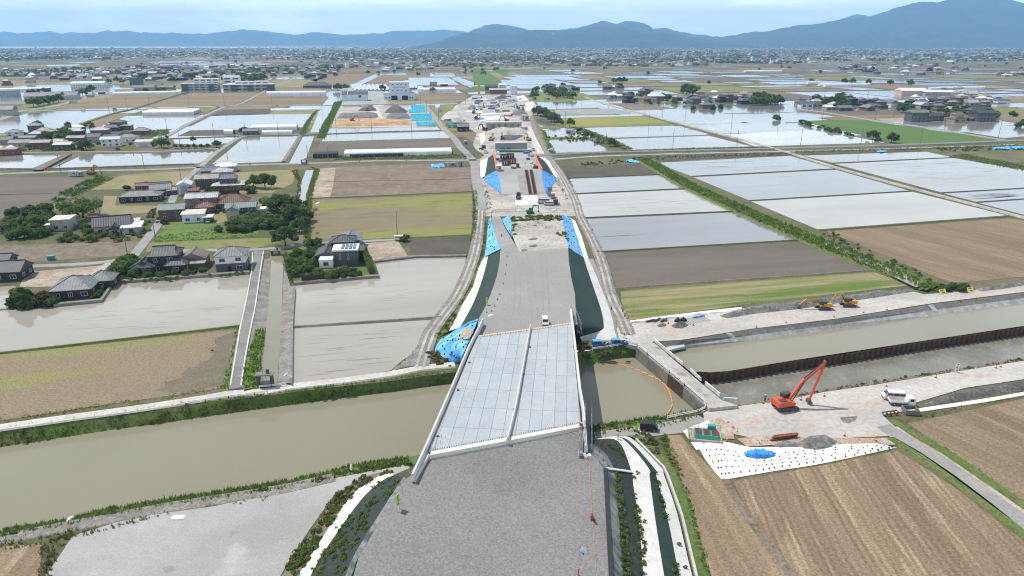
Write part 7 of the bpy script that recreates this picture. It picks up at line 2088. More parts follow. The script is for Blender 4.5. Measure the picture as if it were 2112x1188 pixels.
mound("heap", "little grey gravel heap on the pale platform, middle one", "heap", "1088,508 1100,504 1109,506 1106,511 1092,511", .8, M_spoil, .4, .5, .3, 42, 5.8)
mound("heap", "little grey gravel heap on the pale platform, nearest the weeds", "heap", "1088,494 1100,490 1110,491 1106,496 1092,496", .8, M_spoil, .4, .5, .3, 43, 5.6)

# ------------------------------------------------------------------ site furniture
def boxy(px, label, cat, d, m, rot=12, z=0.0, name=None, group=None, roof=None, door=True):
    t = vehicle(px, label, cat, rot, z, group, name)
    MB().box((0, 0, d[2] / 2 + .1), d).build("body", m, t)
    MB().box((0, 0, d[2] + .14), (d[0] + .1, d[1] + .1, .1)).build("roof", roof or m, t)
    if door:
        MB().box((-d[0] * .22, -d[1] / 2 - .03, d[2] * .48), (d[0] * .2, .08, d[2] * .72)).build("door", PT['silver'], t)
        MB().box((d[0] * .2, -d[1] / 2 - .03, d[2] * .6), (d[0] * .26, .08, d[2] * .3)).build("window", M_glass, t)
    rb = MB()
    for i in range(int(d[0] / .6)): rb.box((-d[0] / 2 + .3 + i * .6, d[1] / 2 + .03, d[2] / 2 + .1), (.12, .06, d[2] * .9))
    rb.build("rib", m, t)
    return t
boxy("929,344", "dark grey container beside the tilled field corner", "container", (7.0, 2.6, 2.7), PT['grey'], 8)
boxy("950,344", "narrow dark teal container next to the grey one", "container", (2.2, 2.4, 2.9), WLM['teal'], 8)
boxy("1029,351", "silver container on the shoulder of the ramp", "container", (2.6, 5.0, 2.8), PT['grey'], 0, 5.0, roof=PT['white'])
boxy("152,362", "grey site cabin with window by the yellow excavator", "cabin", (4.6, 2.6, 2.5), PT['silver'], 6, .3)
boxy("165,362.5", "small grey site cabin closest to the yellow excavator", "cabin", (2.8, 2.4, 2.2), PT['grey'], 6, .3)
for i, (p, d, m, lab) in enumerate((("924,251", (7, 3, 3), PT['grey'], "grey cabin by the flat-topped stone heap"), ("935,259", (14, 4, 3.2), WLM['steel'], "long blue-grey site office row by the black house"), ("938,263", (12, 3, 2.2), PT['teal'], "teal topped stack of boxes in front of the site office row"), ("957,252", (3, 3, 3), PT['white'], "white cabin at the site road junction"),
                                   ("1108,222", (8, 12, 2.5), PT['grey'], "grey block at the end of the works track"), ("1082,248", (6, 14, 5), PT['grey'], "tall grey formwork block at the end of the ribbed wall"), ("1080,268", (7, 5, 3), PT['silver'], "silver machine housing below the formwork block"),
                                   ("1128,206", (7, 4, 3), PT['grey'], "grey cabin on the grass by the shed grove"), ("1102,206", (5, 5, 4), PT['green'], "green cabin on the white slab behind the works"))):
    boxy(p, lab, "cabin", d, m, 4 + i, .1, roof=PT['white'] if i in (0, 3) else None)
rr_ = random.Random(12)
KIND = [("grey steel pallet stack", 'grey'), ("white bagged cement pallet", 'white'), ("dark timber stack", 'dark'), ("blue covered pallet", 'blue'), ("silver formwork panel stack", 'silver')]
n_ = 0
for k in range(64):
    y = rr_.uniform(197, 232); x = rr_.uniform(965 + (y - 197) * .1, 1070 + (y - 197) * .6)
    nm, c = KIND[rr_.choice((0, 0, 1, 2, 2, 3, 4))]
    t = thing("material_stack", nm + " lying about the far end of the works", "material stack", P("%f,%f" % (x, y), .1)[0], rr_.uniform(-.3, .3), nm + "s at the far end of the works")
    w, d, h = rr_.uniform(3, 9), rr_.uniform(2, 4), rr_.uniform(.8, 2.4)
    MB().box((0, 0, h / 2), (w, d, h), top=(.95, .9)).box((0, 0, .08), (w * 1.06, d * 1.06, .16)).build("stack_body", PT[c], t)
def strip_flat(s, m): field("white_slab", s, m, .16)
strip_flat("975,214 984,214 996,232 990,236 983,232", M_concwhite); strip_flat("983,234 1066,231 1070,233 990,237", M_concwhite); strip_flat("985,240 1045,238 1050,244 990,250", M_concwhite); strip_flat("962,228 978,228 978,231 962,231", M_concwhite)
strip_flat("990,204 1015,203 1016,206 992,207", M_concwhite); strip_flat("1064,199 1080,196 1092,207 1072,208", M_concwhite); strip_flat("988,276 1000,272 1000,290 992,300", M_concwhite)
# sheeted slope at the far right of the works
loft("berm", [P("1084,212,3 1098,209,3 1106,218,3"), P("1080,228,.2 1096,230,.2 1104,226,.2")], M_whitesheet, smooth=False, rough=.2)
# ribbed retaining wall and abutment wall
def ribbed_wall(a, b, h, th, n, label, m, slits=True, z=.1):
    p, q = P(a, z)[0], P(b, z)[0]
    t = thing("retaining_wall", label, "retaining wall", p, math.atan2(q.y - p.y, q.x - p.x))
    L = (q - p).length
    MB().box((L / 2, th / 2, h / 2), (L, th, h)).build("wall", m, t)
    MB().box((L / 2, th / 2 - .3, h + .2), (L + .6, th + .8, .4)).build("coping", M_concwhite, t)
    if slits:
        rib_me = MB().box((0, -.5, h * .42), (.5, 1.0, h * .84)).mesh("buttress", m)
        for i in range(n): put("buttress", rib_me, t, (L * (i + .5) / n, 0, 0))
        MB().box((L / 2, -.1, h * .42), (L * .86, .22, h * .74)).build("dark_infill", M_dark, t)  # near-black slab on the wall face, darkens the gaps between buttresses by colour
    return t
ribbed_wall("1003,268", "1076,266", 6.4, 5.0, 30, "long grey retaining wall with narrow vertical buttresses across the works", M_conc)
w_ = ribbed_wall("1022,318", "1087,317", 7.6, 4.0, 8, "grey abutment wall with dark fittings across the head of the ramp", PT['grey'], False)
t = thing("steel_beam", "long green steel beam lying before the abutment wall", "steel beam", P("1023,314", 5)[0], R(1))
MB().box((12, 0, .7), (24, 1.2, 1.3)).build("web", PT['green'], t)
for i in range(12): MB().box((1 + i * 2, -.7, .5), (.5, .3, .9)).build("stiffener", PT['black'], t)
for p in ("1037,312.5", "1049,312.5"):
    t = thing("jack_frame", "green jack frame standing on the long green beam", "jack", P(p, 5)[0], 0, "green jack frames on the beam")
    MB().box((0, 0, 2.4), (2.8, 1.4, 1.2)).box((-1, 0, 1), (.5, 1, 2)).box((1, 0, 1), (.5, 1, 2)).build("frame", PT['green'], t)
    MB().cyl((0, 0, 2.9), (0, 0, 4.2), .4, .4, 8).build("ram", PT['teal'], t)
GS = [("1039,327", 4.6, 7.5), ("1053,326", 4.6, 7.0), ("1043,340", 4.2, 5.0), ("1057,337", 4.6, 4.6)]
for (p, w, d), lab in zip(GS, ("dark red girder stack nearest the left jack frame".replace("left ", "first "), "dark red girder stack beside the second jack frame", "flat dark red girder stack by the blue sheet", "flat dark red girder stack by the small dark truck")):
    t = thing("girder_stack", lab, "girder stack", P(p, 5.1)[0], R(2))
    for k in range(3):
        for j in range(3):
            MB().box(((j - 1) * w * .36, 0, .35 + k * .75), (w * .26, d, .6)).build("girder", PT['maroon'], t)
    for j in range(5): MB().box((0, (j - 2) * d * .22, 2.5), (w, .3, .3)).build("cross_beam", PT['dark'], t)
def rail_line(a, b, label):
    p, q = Vector(a), Vector(b)
    t = thing("slide_track", label, "slide track", p)
    d = q - p
    n = 13
    for i in range(n):
        c0, c1 = d * (i / n), d * ((i + .86) / n)
        mb = MB()
        s = Vector((1.05, 0, .25))
        for sx in (-1, 1): mb.bar(c0 + Vector((sx * .7, 0, .4)), c1 + Vector((sx * .7, 0, .4)), .3, .4)
        for k in (.1, .5, .9):
            m_ = c0.lerp(c1, k); mb.bar(m_ + Vector((-.7, 0, .4)), m_ + Vector((.7, 0, .4)), .3, .3)
        mb.build("frame", PT['maroon'], t)
rail_line(P("1085,351.5", 5.1)[0], P("1094,402", .3)[0], "dark red slide track down the ramp, on the side of the dark lorry")
rail_line(P("1095,351.5", 5.1)[0], P("1104,402", .3)[0], "dark red slide track down the ramp, on the side of the minibus")
for i, (p, c, d, lab) in enumerate((("1033,333", 'blue', (2.6, 2.2, 1), "blue sheeted pallet next to the girder stacks"), ("1086,316", 'blue', (4, 2.5, 1.2), "crumpled blue sheeted pallet at the end of the green beam"), ("1089,329", 'blue', (2, 1.6, 1.2), "blue tool chest among the pipes on the ramp"), ("1105,347", 'maroon', (2.6, 1.8, 1.5), "dark red cabinet at the ramp edge"), ("1100,346", 'white', (1.6, 1.5, 1.2), "white and blue tank beside the dark red cabinet"), ("1103,341", 'yellow', (1.6, 1.4, .9), "yellow generator beside the ramp edge"), ("1096,336", 'silver', (3.5, 1.4, .6), "silver pipe bundle lying on the ramp"), ("1027,318", 'white', (3, 2, 1.6), "white sheeted crate at the orange netting"), ("1027,330", 'dark', (3, 2, 1.2), "black crate beside the orange netting"), ("1059,347", 'dark', (3.5, 2, .8), "dark scrap pile in front of the small truck"), ("1095,322", 'grey', (4, 2, 1.2), "grey crate stack by the crumpled blue pallet"))):
    t = thing("crate", lab, "site gear", P(p, 5.1)[0], R(i * 13))
    MB().box((0, 0, d[2] / 2), d, top=(.9, .85)).build("body", PT[c], t); MB().box((0, 0, .07), (d[0] * 1.1, d[1] * 1.1, .14)).build("pallet", PT['dark'], t)
# turquoise covered rows of bags
def bag_row(a, b, w, h, seed, label, group):
    p, q = P(a, .1)[0], P(b, .1)[0]
    t = thing("tarpaulin", label, "tarpaulin", p, math.atan2(q.y - p.y, q.x - p.x), group)
    L = (q - p).length; r = random.Random(seed)
    nx, ny = int(L / .8), 8
    v = []
    for i in range(nx + 1):
        for j in range(ny + 1):
            y = (j / ny - .5) * w
            zz = h * (1 - abs(2 * j / ny - 1) ** 4) * (1 - .35 * (abs((i * .8 % 2.4) - 1.2) / 1.2) ** 3)
            v.append((i * L / nx, y, max(0, zz + r.uniform(-.12, .12) * (0 < j < ny))))
    mb = MB(); mb.add(v, [(i * (ny + 1) + j, (i + 1) * (ny + 1) + j, (i + 1) * (ny + 1) + j + 1, i * (ny + 1) + j + 1) for i in range(nx) for j in range(ny)])
    me = mb.mesh("cover", M_turq)
    if sum(f.normal.z for f in me.polygons) < 0: me.flip_normals()
    put("cover", me, t)
    MB().box((0, 0, h * .42), (.3, w * .8, h * .8)).build("end_flap", M_turq, t)
k = 0
for (x0, x1, y0, y1, n), w in ((((844, 872, 232.5, 219, 7)), "uppermost"), ((850, 886, 249, 237.5, 5), "middle"), ((860, 896, 259.5, 254, 3), "lowest")):
    for i in range(n):
        f = i / max(1, n - 1); y = y0 + (y1 - y0) * f
        xa = x0 + (6 if n == 7 and i > 2 else 0) - f * 2; xb = x1 - f * 3 + (6 if n != 3 else 2)
        k += 1
        bag_row("%f,%f" % (xa, y), "%f,%f" % (xb, y - 1.0), 3.0, 1.7, k, "turquoise tarpaulin over a row of bags in the %s of the three covered blocks" % w, "turquoise covered bag rows, %s block" % w)
tarp("tarpaulin", "pale blue sheets over bags beside the dark grey container", [P("890,339,1 903,338,1 914,337,1"), P("888,346,.3 902,346,.3 917,345,.3")], M_blue2, .5, 0, 61)
tarp("tarpaulin", "crumpled bright blue sheet lying on the white ground sheet", [P("1541,931,.6 1560,926,.9 1580,928,.8 1597,933,.6"), P("1534,938,.5 1555,938,1.2 1577,938,1.0 1598,940,.6"), P("1548,945,.5 1565,946,.5 1580,945,.5 1590,943,.5")], M_blue, .22, 0, 62)
tarp("tarpaulin", "blue sheet on the vegetable bed closest to the works", [P("1292,330,.5 1300,328,.9 1318,333,.5"), P("1291,333,.2 1304,335,.4 1318,336,.2")], M_blue2, .3, 0, 63)
tarp("tarpaulin", "small blue sheet on the vegetable bed in the middle of the paddies", [P("1810,311,.3 1820,310,.8 1830,310,.3"), P("1808,314,.1 1820,314,.5 1828,313,.1")], M_blue2, .3, 0, 64)
tarp("tarpaulin", "long blue sheets beyond the highway at the ditch", [P("2050,304,.6 2080,302,1 2140,301,.6"), P("2046,307,.2 2080,308,.5 2140,307,.2")], M_blue2, .4, 0, 65)
tarp("tarpaulin", "blue sheet strip in the works beside a dark machine", [P("986,243,.5 997,242,.8"), P("985,247,.2 998,246,.3")], M_blue, .2, 0, 66)
wsm = MB().box((0, 0, .09), (.27, .22, .18), top=(.7, .7)).mesh("sandbag", M_black)
rsb = random.Random(9)
A_, B_ = P("1448,923 1480,921 1530,930 1580,934 1640,930 1700,921 1800,918 1845,920", .42), P("1488,986 1512,983 1560,977 1600,969 1650,962 1700,953 1770,940 1848,923", .15)
for i in range(22):
    for j in range(5):
        u, v_ = (i + .5 + rsb.uniform(-.2, .2)) / 22 * 6.999, (j + .5) / 5
        k = int(u); p = A_[k].lerp(A_[k + 1], u - k).lerp(B_[k].lerp(B_[k + 1], u - k), v_)
        if (A_[k] - B_[k]).length < 3 and j % 2: continue
        tag(put("sandbag", wsm, None, (p.x, p.y, .42 if j < 3 else .3), rsb.uniform(0, 3)), "black sandbag weighing down the white ground sheet", "sandbag", "black sandbags on the white ground sheet")
# green framed machine on the white sheet
t = thing("sludge_tank", "green railed platform with teal tank and dark red grating on the white sheet", "tank", P("1453,900", .3)[0], R(-10))
fr_ = MB()
for x in (-3.2, -1.1, 1.1, 3.2):
    for y in (-2.1, 2.1): fr_.box((x, y, .8), (.09, .09, 1.6))
for y in (-2.1, 2.1):
    for zz in (.8, 1.55): fr_.box((0, y, zz), (6.5, .05, .05))
for x in (-3.2, 3.2):
    for zz in (.8, 1.55): fr_.box((x, 0, zz), (.05, 4.3, .05))
fr_.build("railing", mat("m_green_rail", (.03, .40, .10), .5), t)
MB().box((0, 0, .2), (6.5, 4.3, .3)).build("platform", M_rust, t)
MB().box((.2, -.2, .75), (4.6, 2.8, .8)).build("tank", PT['teal'], t)
for x in (-1.3, .3, 1.9): MB().box((x, -.2, 1.2), (1.2, 2.4, .12)).build("grating", PT['maroon'], t)
MB().box((1.4, 1.5, 1.3), (1.5, 1.0, 1.2)).build("pump", PT['teal'], t)
for i in range(4):
    t = thing("plank", "weathered plank in front of the green railed platform", "plank", P("%f,%f" % (1462 + i * 9, 915 - i * 1.2), .12)[0], R(10 + i * 4), "planks before the green platform")
    MB().box((0, 0, .12), (2.6, .28, .16)).build("board", [WLM['tan'], PT['dark'], PT['grey'], WLM['tan']][i], t)
bme = MB().box((0, 0, .2), (5.2, .10, .4)).box((0, 0, .02), (5.2, .4, .05)).box((0, 0, .38), (5.2, .4, .05)).mesh("beam", mat("m_rusty_beam", (.27, .10, .045), .85, (.16, .06, .035), 1.5, fine=.3))
for i, (x, y, zz, rz) in enumerate(((1619, 904, .12, 14), (1617, 901, .12, 12), (1620, 899, .12, 10), (1618, 902, .54, 12), (1622, 900, .54, 13), (1612, 906, .12, 15))):
    tag(put("steel_beam", bme, None, P("%f,%f" % (x, y), zz)[0], R(rz)), "rusty steel beam in the small pile on the red dust", "steel beam", "rusty beams on the red dust")
t = boxy("1877,851", "square grey concrete pit frame beside the striped barrier", "pit frame", (2.8, 2.4, .1), M_concdark, -8, .1, door=False)
for s_ in (-1, 1):
    MB().box((s_ * 1.35, 0, .6), (.14, 2.4, 1.0)).build("side", M_concdark, t); MB().box((0, s_ * 1.15, .6), (2.56, .14, 1.0)).build("side", M_concdark, t)
t = thing("striped_barrier", "red and white striped barrier rail by the pit frame", "barrier", P("1822,858", .15)[0], R(12))
for i in range(8): MB().box((.25 + i * .45, 0, .55), (.44, .16, .3)).build("stripe", PT['red'] if i % 2 else PT['white'], t)
for x in (.4, 1.8, 3.2): MB().box((x, 0, .2), (.2, .5, .4)).build("foot", PT['dark'], t)
t = thing("guard_pipe", "dark pipe rail lying behind the striped barrier", "pipe", P("1820,853", .3)[0], R(14)); MB().cyl((0, 0, .2), (3.6, 0, .2), .22, .22, 8).build("pipe", PT['dark'], t)
# rows of poles at the upper yard
for i in range(11):
    t = thing("steel_pole", "pale steel pole in the row laid out on the upper yard", "pole", P("%f,%f" % (1420 + i * 4.3, 671 - i * 1.0), .12)[0], R(112), "pale steel poles on the upper yard")
    MB().cyl((0, 0, .15), (4.4, 0, .15), .09, .09, 6).build("pole", M_galv, t)
tarp("tarpaulin", "short blue sheet thrown over the row of steel poles", [P("1428,655,.8 1440,653,.9 1453,650,.8"), P("1430,658,.4 1442,656,.5 1455,653,.4")], M_blue, .1, 0, 71)
for i, p in enumerate(("1338,664 1345,662 1352,663 1358,660 1366,663 1373,661".split())):
    t = thing("mat_roll", "dark roll of matting at the field edge of the upper yard", "roll", P(p, .12)[0], R(20 + i * 9), "dark matting rolls on the upper yard")
    MB().cyl((-.9, 0, .3), (.9, 0, .3), .3, .3, 8).build("roll", PT['dark'], t)
for p, lab in (("1398,663", "black rubble sack pile, nearer the cone heap"), ("1409,662", "black rubble sack pile, farther from the road bridge")):
    t = thing("sack", lab, "sack", P(p, .12)[0]); MB().dome((0, 0, 0), 1.1, .9, 1.0).build("bag", M_black, t); MB().cyl((0, 0, .9), (0, 0, 1.2), .2, .3, 6).build("tie", M_black, t)
# stairs on the revetment
for s, lab in ((("1503,688", "1517,704"), "pale concrete steps down the revetment opposite the long spoil bank"), (("1919,629", "1934,648"), "pale concrete steps down the revetment near the yellow signs"), (("1448,693", "1452,713"), "single pale concrete kerb down the revetment by the weir road")):
    a, b = P(s[0], .05)[0], P(s[1], -1.95)[0]
    t = thing("steps", lab, "steps", a)
    n = 8 if "steps" in lab else 14
    for i in range(n):
        c = (b - a) * ((i + .5) / n)
        MB().box(c + Vector((0, 0, .06)), (1.5 if n == 8 else .3, (b - a).length / n * .62, .24), rz=R(12)).build("tread", M_concwhite, t)
slab("white_slab", P("1370,717 1408,707 1413,714 1380,722", -.9), M_conc, -1.5, -.9)
# sluice gates
def sluice(px, label, w, h, rot, z=0.0):
    t = vehicle(px, label, "sluice gate", rot, z, name="sluice_gate")
    for x in (-w / 2, w / 2): MB().box((x, 0, h / 2), (.5, 1.6, h)).build("pier", PT['dark'], t)
    MB().box((0, 0, h + .15), (w + 1.0, 1.9, .3)).build("deck", M_concdark, t)
    MB().box((0, -.2, h * .28), (w - .5, .15, h * .5)).build("gate", PT['grey'], t)
    MB().box((.7, .1, h + .75), (.6, .5, .9)).build("hoist", PT['dark'], t)
    for x in (-.4, .2): MB().cyl((x, 0, .6), (x, 0, h + .9), .05, .05, 6).build("spindle", M_galv, t)
sluice("549,798", "dark framed sluice gate at the mouth of the narrow canal", 3.0, 3.2, 8)
sluice("569,526", "small sluice gate at the lane end of the narrow canal", 2.6, 1.6, 8)
sluice("628,339", "dark sluice gate where the canal meets the farm road", 3.2, 2.8, 8)
sluice("664,273", "dark sluice house at the upper canal crossing", 3, 3, 8)
t = thing("guard_rail", "low white pipe rail on the bank road by the sluice", "guard rail", G(472, 822))
guard_rail([p - Vector(t.location) for p in P("392,833,.3 424,829,.3 472,822,.3 525,815,.3 552,811,.3")], .7, t, "rail")
t = thing("guard_rail", "low white pipe rail before the sluice gate", "guard rail", G(572, 799))
guard_rail([p - Vector(t.location) for p in P("535,801,.3 560,799,.3 590,795,.3")], .7, t, "rail")
t = thing("guard_rail", "white guard rail along the near shore of the dammed pool", "guard rail", G(1400, 857))
guard_rail([p - Vector(t.location) for p in P("1376,866,.1 1410,859,.1 1440,853,.1 1455,845,.1 1453,834,.9")], .9, t, "rail", 2.0)
t = thing("guard_rail", "white guard rail behind the two blue trucks", "guard rail", G(1250, 720))
guard_rail([p - Vector(t.location) for p in P("1222,723,.1 1255,719,.1 1292,712,.3")], .8, t, "rail", 2.0)
t = thing("guard_rail", "long grey guard rail along the highway past the paddies", "guard rail", G(1500, 315))
guard_rail([p - Vector(t.location) for p in P("1150,320,.5 1250,317,.5 1420,313,.5 1597,309,.5 1821,303,.5 2060,294,.5")], .9, t, "rail", 8.0, M_galv, 1)
# scaffolds at the bridge ends
def scaffold(px, label, L, w, h, rot, z, cat="scaffold"):
    t = vehicle(px, label, cat, rot, z)
    n = max(2, int(L / 1.8) + 1)
    for i in range(n):
        for y in (-w / 2, w / 2):
            MB().cyl((i * L / (n - 1), y, 0), (i * L / (n - 1), y, h), .05, .05, 5).build("upright", M_galv, t)
    q = MB()
    for zz in np.arange(1.2, h, 1.5):
        for y in (-w / 2, w / 2): q.box((L / 2, y, zz), (L, .06, .06))
    q.build("ledger", M_galv, t)
    MB().box((L / 2, 0, .5), (L, w * .5, .05)).build("platform", M_concdark, t)
    return t
scaffold("1213,940", "tall grey tube scaffold outside the parapet at the end of the bridge", 12.5, 1.2, 3.6, 84, 5.2)
scaffold("1199,943", "tall grey tube scaffold on the gravel side of the same parapet end", 7, .9, 3.4, 84, 6.0)
scaffold("850,990", "grey mesh scaffold along the outside of the long parapet end", 11, .9, 2.6, 66, 5.0)
scaffold("1195,690", "dark tube scaffold outside the far end of the right hand parapet".replace("right hand ", "river-side "), 12, 1.0, 3.4, 93, 4.2)
for i, p in enumerate("1204,938 1210,941 1216,939".split()):
    t = thing("sack", "white and grey sheeted bundle at the foot of the scaffold", "bundle", P(p, 6)[0], i, "sheeted bundles at the scaffold foot")
    MB().dome((0, 0, 0), .5, .35, .35).build("cover", M_whitesheet, t); MB().box((0, 0, .05), (.8, .6, .1)).build("base", PT['grey'], t)
t = thing("handrail_stand", "small grey steel step frame on the gravel beside the scaffold", "step frame", P("1195,945", 6)[0], R(80))
for x in (0, .8):
    MB().box((x, 0, .6), (.07, .07, 1.2)).build("post", M_galv, t)
MB().box((.4, 0, .5), (.8, .6, .06)).box((.4, 0, 1.0), (.8, .6, .06)).build("step", M_galv, t)
# ------------------------------------------------------------------ cones, signs, flags, poles
def proto_cone(col):
    t = thing("traffic_cone", None, "traffic cone", (0, 0, -500))
    MB().box((0, 0, .03), (.5, .5, .06)).build("base", PT['dark'], t)
    MB().cyl((0, 0, .06), (0, 0, .85), .2, .04, 9).build("cone", PT[col], t)
    MB().cyl((0, 0, .4), (0, 0, .58), .135, .095, 9).build("band", PT['white'] if col != 'dark' else PT['grey'], t)
    return t
C1, C2 = proto_cone('red'), proto_cone('dark')
def cones(s, z, label, group, src=None, k=.95):
    for p in P(s, z):
        o = copy_tree(src or C1); o.location = p; o["label"] = label; o["group"] = group; o.scale = (k, k, k)
cones("1046,529 1045,547 1042,566 1038,586 1031,608 1026,618 1020,632 1014,642 1004,645", 6.0, "small black cone in the line along the edge of the gravel embankment", "black cones along the embankment", C2, .75)
cones("1560,675 1621,666 1720,654 1781,645 1829,639 1981,620 2013,616", .12, "red cone in the row along the top of the revetment", "red cones along the revetment")
cones("1574,832 1652,825 1700,817 1828,797 1930,779 2054,759 2064,757", .12, "red cone at the mud bank edge of the near work road", "red cones along the mud bank")
cones("1742,899 1838,904 1854,915 1807,910 1521,841", .12, "red cone at the edge of the red dust by the white sheet", "red cones by the white sheet")
cones("1204,708 1209,710", .1, "red cone beside the yellow sign by the blue trucks", "red cones by the blue trucks")
cones("1296,662 1318,660 1330,662 1378,667 1430,671 1297,690", .12, "red cone on the field side of the upper yard", "red cones on the upper yard")
cones("1068,425 1075,431 1063,434 1110,421", .25, "red cone near the white concrete slab", "red cones near the white slab")
for c in (C1, C2):
    for q in list(c.children): bpy.data.objects.remove(q)
    bpy.data.objects.remove(c)
def board(px, label, w, h, col, post=1.2, rot=0, z=0.0, group=None, cat="sign", marks=0, lean=0):
    t = vehicle(px, label, cat, rot, z, group, "sign_board" if cat == "sign" else cat)
    if lean: t.rotation_euler[0] = R(lean)
    for x in (-w * .4, w * .4): MB().box((x, .04, (post + h) / 2), (.06, .06, post + h)).build("post", M_galv, t)
    b = MB().box((0, 0, post + h / 2), (w, .05, h)).build("board", PT[col], t)
    r = random.Random(len(label))
    if marks:
        q = MB()
        for i in range(marks): q.box((r.uniform(-.12, .12) * w, -.04, post + h * (i + .5) / marks), (w * .55, .03, h / marks * .55))
        q.build("lettering", M_letter, b)
    return t
board("822,1052", "lime green notice board on a post at the embankment shoulder near the bridge", 1.0, 1.9, 'lime', 1.0, 70, 6.0, marks=4)
board("1004,629", "lime green notice board on the embankment shoulder beyond the bridge", .9, 1.8, 'lime', .4, 60, 6.0, marks=4)
board("1946,607", "yellow sign board lying aslant by the ditch, closer to the spoil bank", 2.6, 1.5, 'sign', .2, 20, .1, marks=2, lean=-30)
board("2003,603", "yellow sign board lying aslant by the ditch, closer to the brown field", 2.6, 1.5, 'sign', .2, 20, .1, marks=2, lean=-30)
board("1972,768", "pale ladder-shaped board at the mud bank", 1.0, 2.0, 'white', .3, 10, .1, marks=5)
def warn(px, label):
    t = vehicle(px, label, "warning figure", -30, .1, name="warning_figure")
    MB().box((0, 0, 1.1), (.65, .1, 1.7), M=Matrix.Rotation(R(18), 3, 'Y')).build("board", PT['lime'], t)
    for sx, rz in ((-1.0, 30), (1.0, -20)):
        for k in range(4): MB().cyl((sx * (.3 + k * .3), -.2 * k, .25 + (1 - k * .2) * .5), (sx * (.3 + (k + 1) * .3), -.2 * (k + 1), .25 + (1 - (k + 1) * .2) * .5), .08, .08, 6).build("striped_rod", PT['red'] if k % 2 else PT['white'], t)
    MB().box((0, 0, .1), (.9, .7, .2)).build("base", PT['dark'], t)
warn("1313,890", "lime yellow warning board with red striped rods next to the black car")
warn("1216,716", "lime yellow warning board with red striped rods beside the blue trucks")
for p in "146,315 273,312 450,308 92,355 285,348 445,344 460,345 515,343 679,335 740,337 838,334 443,221 1283,646 1287,656 1259,642".split():
    red = float(p.split(',')[0]) > 1000
    t = vehicle(p, "bright orange banner on a pole at the roadside" if not red else "red banner on a pole beside the grey track", "banner", 10, .4, "orange roadside banners" if not red else "red banners beside the track", "banner")
    if red: t.scale = (.6, .6, .6)
    MB().cyl((0, 0, 0), (0, 0, 2.6), .06, .06, 5).build("pole", M_galv, t)
    MB().box((.35, 0, 1.55), (.75, .06, 1.8)).build("cloth", PT['red'] if red else mat("m_orange_banner", (.85, .13, .04), .7) if "m_orange_banner" not in bpy.data.materials else bpy.data.materials["m_orange_banner"], t)
for p, lab in (("1034,493", "pink red banner standing on the ramp"), ("1013,452", "short pink red post at the foot of the ramp")):
    t = vehicle(p, lab, "banner", 0, 3.4 if "standing" in lab else .4, name="banner")
    MB().cyl((0, 0, 0), (0, 0, 2.2), .06, .06, 5).build("pole", M_galv, t); MB().box((0.1, 0, 1.3), (.35, .08, 1.6)).build("cloth", PT['red'], t)
# flag at the edge of the gravel
t = thing("flag_pole", "thin pole with two white and blue flags on the gravel", "flag pole", P("1193,1186", 6)[0])
MB().cyl((0, 0, 0), (0, 0, 4.9), .03, .025, 6).build("pole", M_galv, t)
MB().box((0, -.1, .5), (.16, .16, 1.4)).build("stake", PT['red'], t)
def cloth(z0, w, h, m, nm):
    v, f = [], []
    for i in range(7):
        for j in range(4):
            v.append((.03 + w * i / 6, .09 * math.sin(i * 1.5 + j * .5), z0 - h * j / 3 - .28 * (i / 6) ** 1.3))
    f = [(i * 4 + j, i * 4 + j + 1, i * 4 + j + 5, i * 4 + j + 4) for i in range(6) for j in range(3)]
    MB().add(v, f).build(nm, m, t)
cloth(4.85, .9, .62, mat("m_flag_white", (.75, .76, .78), .8, (.08, .16, .36), 2.2, .55, .6, local=True), "flag")
cloth(4.0, .62, .45, mat("m_flag_blue", (.62, .70, .80), .8, (.05, .20, .52), 3.2, .48, .53, local=True), "flag")
# small red plate compactor with hose line
t = thing("plate_compactor", "small red plate compactor on the gravel", "compactor", P("1221,1071", 6)[0], R(95))
MB().box((0, 0, .12), (.9, .55, .14)).build("plate", PT['dark'], t); MB().box((.05, 0, .5), (.6, .45, .5), top=(.8, .8)).build("engine", PT['red'], t)
MB().bar((-.3, 0, .5), (-1.0, 0, 1.05), .4, .06).build("handle", PT['red'], t); MB().cyl((.1, 0, .75), (.1, 0, .95), .12, .1, 8).build("tank", PT['dark'], t)
t = thing("marking_string", "thin pink guide string stretched along the gravel edge", "string", P("1217,945", 6)[0])
o_ = Vector(t.location)
pts = [p - o_ + Vector((0, 0, .06)) for p in P("1215,945 1217,1000 1222,1075 1226,1130 1231,1200", 6)]
q = MB()
for a, b in zip(pts, pts[1:]): q.bar(a, b, .05, .04)
q.build("cord", mat("m_pink_cord", (.55, .25, .2), .8), t)
